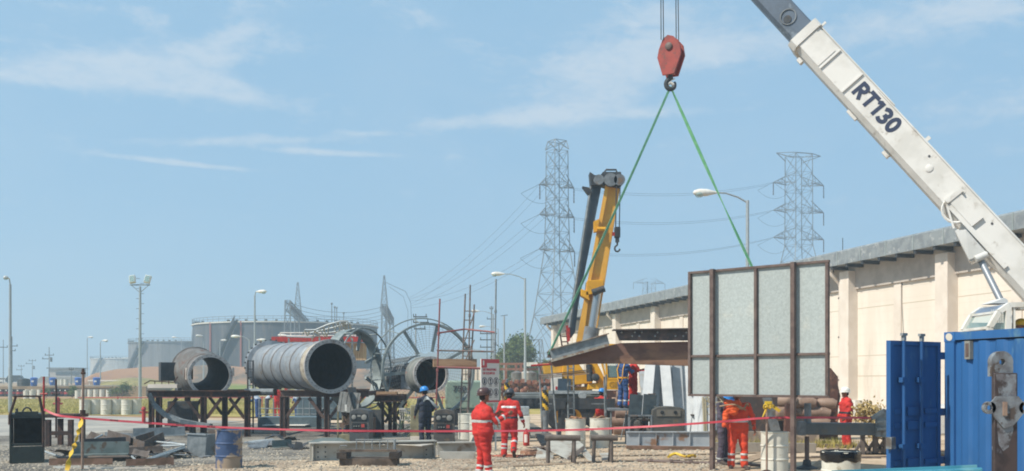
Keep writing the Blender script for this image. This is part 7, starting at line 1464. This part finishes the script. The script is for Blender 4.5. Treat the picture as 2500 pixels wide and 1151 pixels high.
# 1 foreground man in red, seen from behind-left, hands raised to the right
person('man in red coverall and dark maroon helmet, nearest, gesturing with raised hands', G(1179,20.2), -1.0, redc, h_dark,
  dict(le=(-.24,.10,1.14), lw=(-.06,.36,1.30), re=(.30,.14,1.15), rw=(.28,.42,1.30), look=(.1,1,.12), head=(0,.03,1.66), neck=(0,0,1.49), chest=(0,-.02,1.28), lk=(-.10,.02,.5), la=(-.11,-.02,.1), lt=(-.13,.17,.04), rk=(.11,.03,.5), ra=(.13,.06,.1), rt=(.16,.25,.04)),
  girth=1.45, bands=[WAIST(1.165), FORE('l',.0,.16), FORE('l',.5,.66), FORE('r',.0,.16), FORE('r',.5,.66), CALF('l'), CALF2('l'), CALF('r'), CALF2('r')], curl=.5, boots=redc)
# 2 walking man, back view
person('man in red coverall and dark grey helmet walking away beside the sign', G(1243,25.4), -.12, redc, h_grey,
  dict(head=(0,.10,1.59), neck=(0,.05,1.45), chest=(0,.02,1.25), look=(0,1,-.35), le=(-.30,.0,1.14), lw=(-.31,.08,.90), re=(.29,-.02,1.14), rw=(.36,.04,.92), rk=(.13,.10,.50), ra=(.14,-.20,.20), rt=(.15,-.10,.05), lk=(-.12,.03,.5), la=(-.13,.0,.1), lt=(-.15,.17,.04)),
  girth=1.2, bands=[('reflective_band',(0,0,1.285),(0,0,1.335),0,1,.2), FORE('l',.45,.66), FORE('r',.45,.66), KNEE('r'), KNEE('l'), CALF('l')], beltm=belt)
# 3 dark overalls, blue helmet, cable over the shoulder
p3 = person('man in dark navy overalls and blue helmet, cable over his shoulder, back turned', G(1038,30.2), .55, navy, h_blue, dict(head=(0,.05,1.62), look=(-.2,1,-.2), le=(-.25,.08,1.13), lw=(-.24,.20,.93), re=(.27,-.03,1.14), rw=(.24,.16,1.0)), girth=1.1, beltm=belt)
m = MB(); c = G(1052,30.0)+V((0,0,1.32))
for k in range(5): m.tube(curve([c+V((-.22,.0,.02+k*.01)), c+V((-.1,-.14,.10+k*.02)), c+V((.08,-.20,.02-k*.02)), c+V((.22,-.12,-.12-k*.015)), c+V((.24,.1,-.02))], 16), .012, 5)
tag(m.build('cable_coil', galv, at=c), 'pale cable looped over the shoulder of the man in dark overalls', 'cable')
# 4 far group behind the stands
bent = dict(chest=(0,.22,1.18), neck=(0,.36,1.30), head=(0,.46,1.36), look=(0,1,-.6), ls=(-.19,.3,1.24), rs=(.19,.3,1.24), le=(-.2,.42,1.0), re=(.2,.42,1.0), lw=(-.12,.6,.85), rw=(.12,.6,.85))
person('far worker in pale shirt and blue trousers bending behind the middle stand', G(630,52), 1.2, bluec, h_white, bent, top=palec); person('far worker in pale hooded top, bending, left of the far red man', G(652,53), -1.3, greyc, h_white, bent, top=palec)
person('far worker in dark red coverall behind the middle stand', G(677,51), .4, redc, h_blue, dict(le=(-.3,.1,1.15), lw=(-.25,.3,1.1))); person('far worker in pale shirt and blue trousers standing behind the brace of the middle stand', G(727,52.5), 2.6, bluec, h_blue, top=palec)
# 5, 6 high workers
hi = dict(le=(-.24,.16,1.2), lw=(-.12,.40,1.28), re=(.24,.16,1.2), rw=(.12,.42,1.25))
zb_ = zp+.0
p5 = person('worker in blue coverall with yellow harness on the platform under the brown load', G(1521,33.2,zp), -.75, bluec, h_blue, hi, bands=[CALF('l'), CALF('r')], girth=1.0)
def harness(loc, face, z, mat):
    R = Matrix.Rotation(face,4,'Z'); Mx = Matrix.Translation(loc) @ R; m = MB()
    m.lathe([(.19,1.0),(.2,1.0),(.2,1.05),(.19,1.05)], 20, Mx @ Matrix.Diagonal((1,.8,1,1)), closed=True)
    for sx_ in (-1,1): m.tube([Mx @ V(q) for q in ((sx_*.08,-.15,1.02),(sx_*.12,-.16,1.3),(sx_*.11,-.06,1.5),(sx_*.11,.1,1.48),(sx_*.1,.17,1.3),(sx_*.07,.15,1.03))], .018, 6)
    m.tube([Mx @ V(q) for q in ((-.1,-.17,1.02),(.02,-.22,.8),(.12,-.18,1.0))], .015, 6); tag(m.build('safety_harness', mat, at=V(loc)+V((0,0,1))), 'yellow strap harness worn by the blue worker on the platform', 'harness'); return m
harness(G(1521,33.2,zp), -.75, 0, yellow)
person('worker in red coverall beside the blue worker on the platform, arms raised', G(1545,33.6,zp), -1.1, redc, h_dark, hi, bands=[CALF('l'), CALF('r')])
# 7 red worker behind the drums
person('worker in red coverall and blue helmet behind the heaped pale drums', G(1467,34.6), -.5, redc, h_blue, dict(head=(0,.08,1.52), neck=(0,.04,1.38), chest=(0,.02,1.2), ls=(-.19,0,1.32), rs=(.19,0,1.32), look=(.3,1,-.3), le=(-.25,.1,1.05), lw=(-.15,.3,1.0), re=(.25,.1,1.05), rw=(.15,.3,1.0)))
# 8 orange worker and the bundle on his shoulder
person('stout worker in bright orange red coverall under the framed screen, shouldering an orange bundle', G(1801,22.15), math.pi-.06, orangec, h_dark, dict(ls=(-.21,0,1.44), rs=(.21,0,1.44), head=(.02,.02,1.64), le=(-.33,.0,1.17), lw=(-.36,.06,.92), re=(.30,.12,1.22), rw=(.12,.24,1.36), lk=(-.14,.02,.5), la=(-.15,-.02,.1), lt=(-.19,.15,.04), rk=(.13,.02,.5), ra=(.14,-.02,.1), rt=(.18,.15,.04)),
  girth=1.28, bands=[WAIST(1.09), KNEE('l'), KNEE('r'), ('reflective_band','lk','la',.62,.74,.16), ('reflective_band','rk','ra',.62,.74,.16)])
c = G(1788,21.95)+V((0,0,1.42)); m = MB(); rnd = random.Random(9)
for k in range(9): cap(m, c+V((rnd.uniform(-.16,.16), rnd.uniform(-.1,.1), rnd.uniform(-.1,.14))), c+V((rnd.uniform(-.18,.16), rnd.uniform(-.12,.1), rnd.uniform(-.16,.12))), .07, .06, 10)
cap(m, c+V((-.15,-.05,-.15)), c+V((-.18,-.06,-.42)), .07, .055, 10)
o = link(remesh(m, .014, 3, .02, 4, 9), 'orange_bundle', M('bundle_orange','d95a22','c2461c',5,rough=.7), None); tag(o, 'crumpled orange bundle resting on the shoulder of the stout worker', 'bundle')
m = MB(); m.tube(curve([c+V((.0,-.12,.05)), c+V((.18,-.18,-.06)), c+V((.3,-.1,.06)), c+V((.36,.0,.0))], 12), .02, 6); m.tube(curve([c+V((-.3,-.1,.0)), c+V((0,-.2,.04)), c+V((.25,-.2,-.08))], 10), .018, 6); tag(m.build('rope_ends', wood, at=c), 'rope ends trailing from the orange bundle', 'rope')
# 9 dark worker behind
person('worker in dark grey purple coverall and blue helmet half hidden behind the stout worker', G(1768,23.4), math.pi+.7, greyc, h_blue, dict(head=(0,.12,1.54), neck=(0,.06,1.42), look=(0,1,-.4), chest=(0,.03,1.22), le=(-.26,.08,1.12), lw=(-.2,.26,1.0), re=(.26,.08,1.12), rw=(.2,.26,1.0)), bands=[CALF2('l'), CALF2('r')])
# 10 white helmet supervisor, profile to the left
person('man in red coverall and white helmet looking left, behind the outrigger beam', G(2066,29.2), math.pi/2+.12, redc, h_white, dict(le=(-.24,.0,1.13), lw=(-.25,.14,.92), re=(.25,.0,1.13), rw=(.25,.12,.9), head=(0,.03,1.60), neck=(0,-.01,1.45)), girth=1.4, beltm=belt)
# 11 operator in the cab
sit = dict(pel=(0,0,.5), chest=(0,.02,.82), neck=(0,.03,1.0), head=(0,.06,1.16), ls=(-.19,.02,.95), rs=(.19,.02,.95), le=(-.24,.12,.7), re=(.24,.12,.7), lw=(-.2,.38,.68), rw=(.2,.38,.68), lh=(-.1,.03,.48), rh=(.1,.03,.48), lk=(-.12,.42,.50), rk=(.12,.42,.50), la=(-.12,.45,.1), ra=(.12,.45,.1), lt=(-.12,.6,.04), rt=(.12,.6,.04))
hz_ = P(2485,788,22.75).z-1.25
person('crane operator with yellow helmet seated in the white crane cab', G(2500,22.9,hz_), math.pi/2-.1, greyc, h_yel, sit)
for o in bpy.data.objects:
    if o.parent is None and 'category' in o and 'kind' not in o: o['kind'] = 'thing'
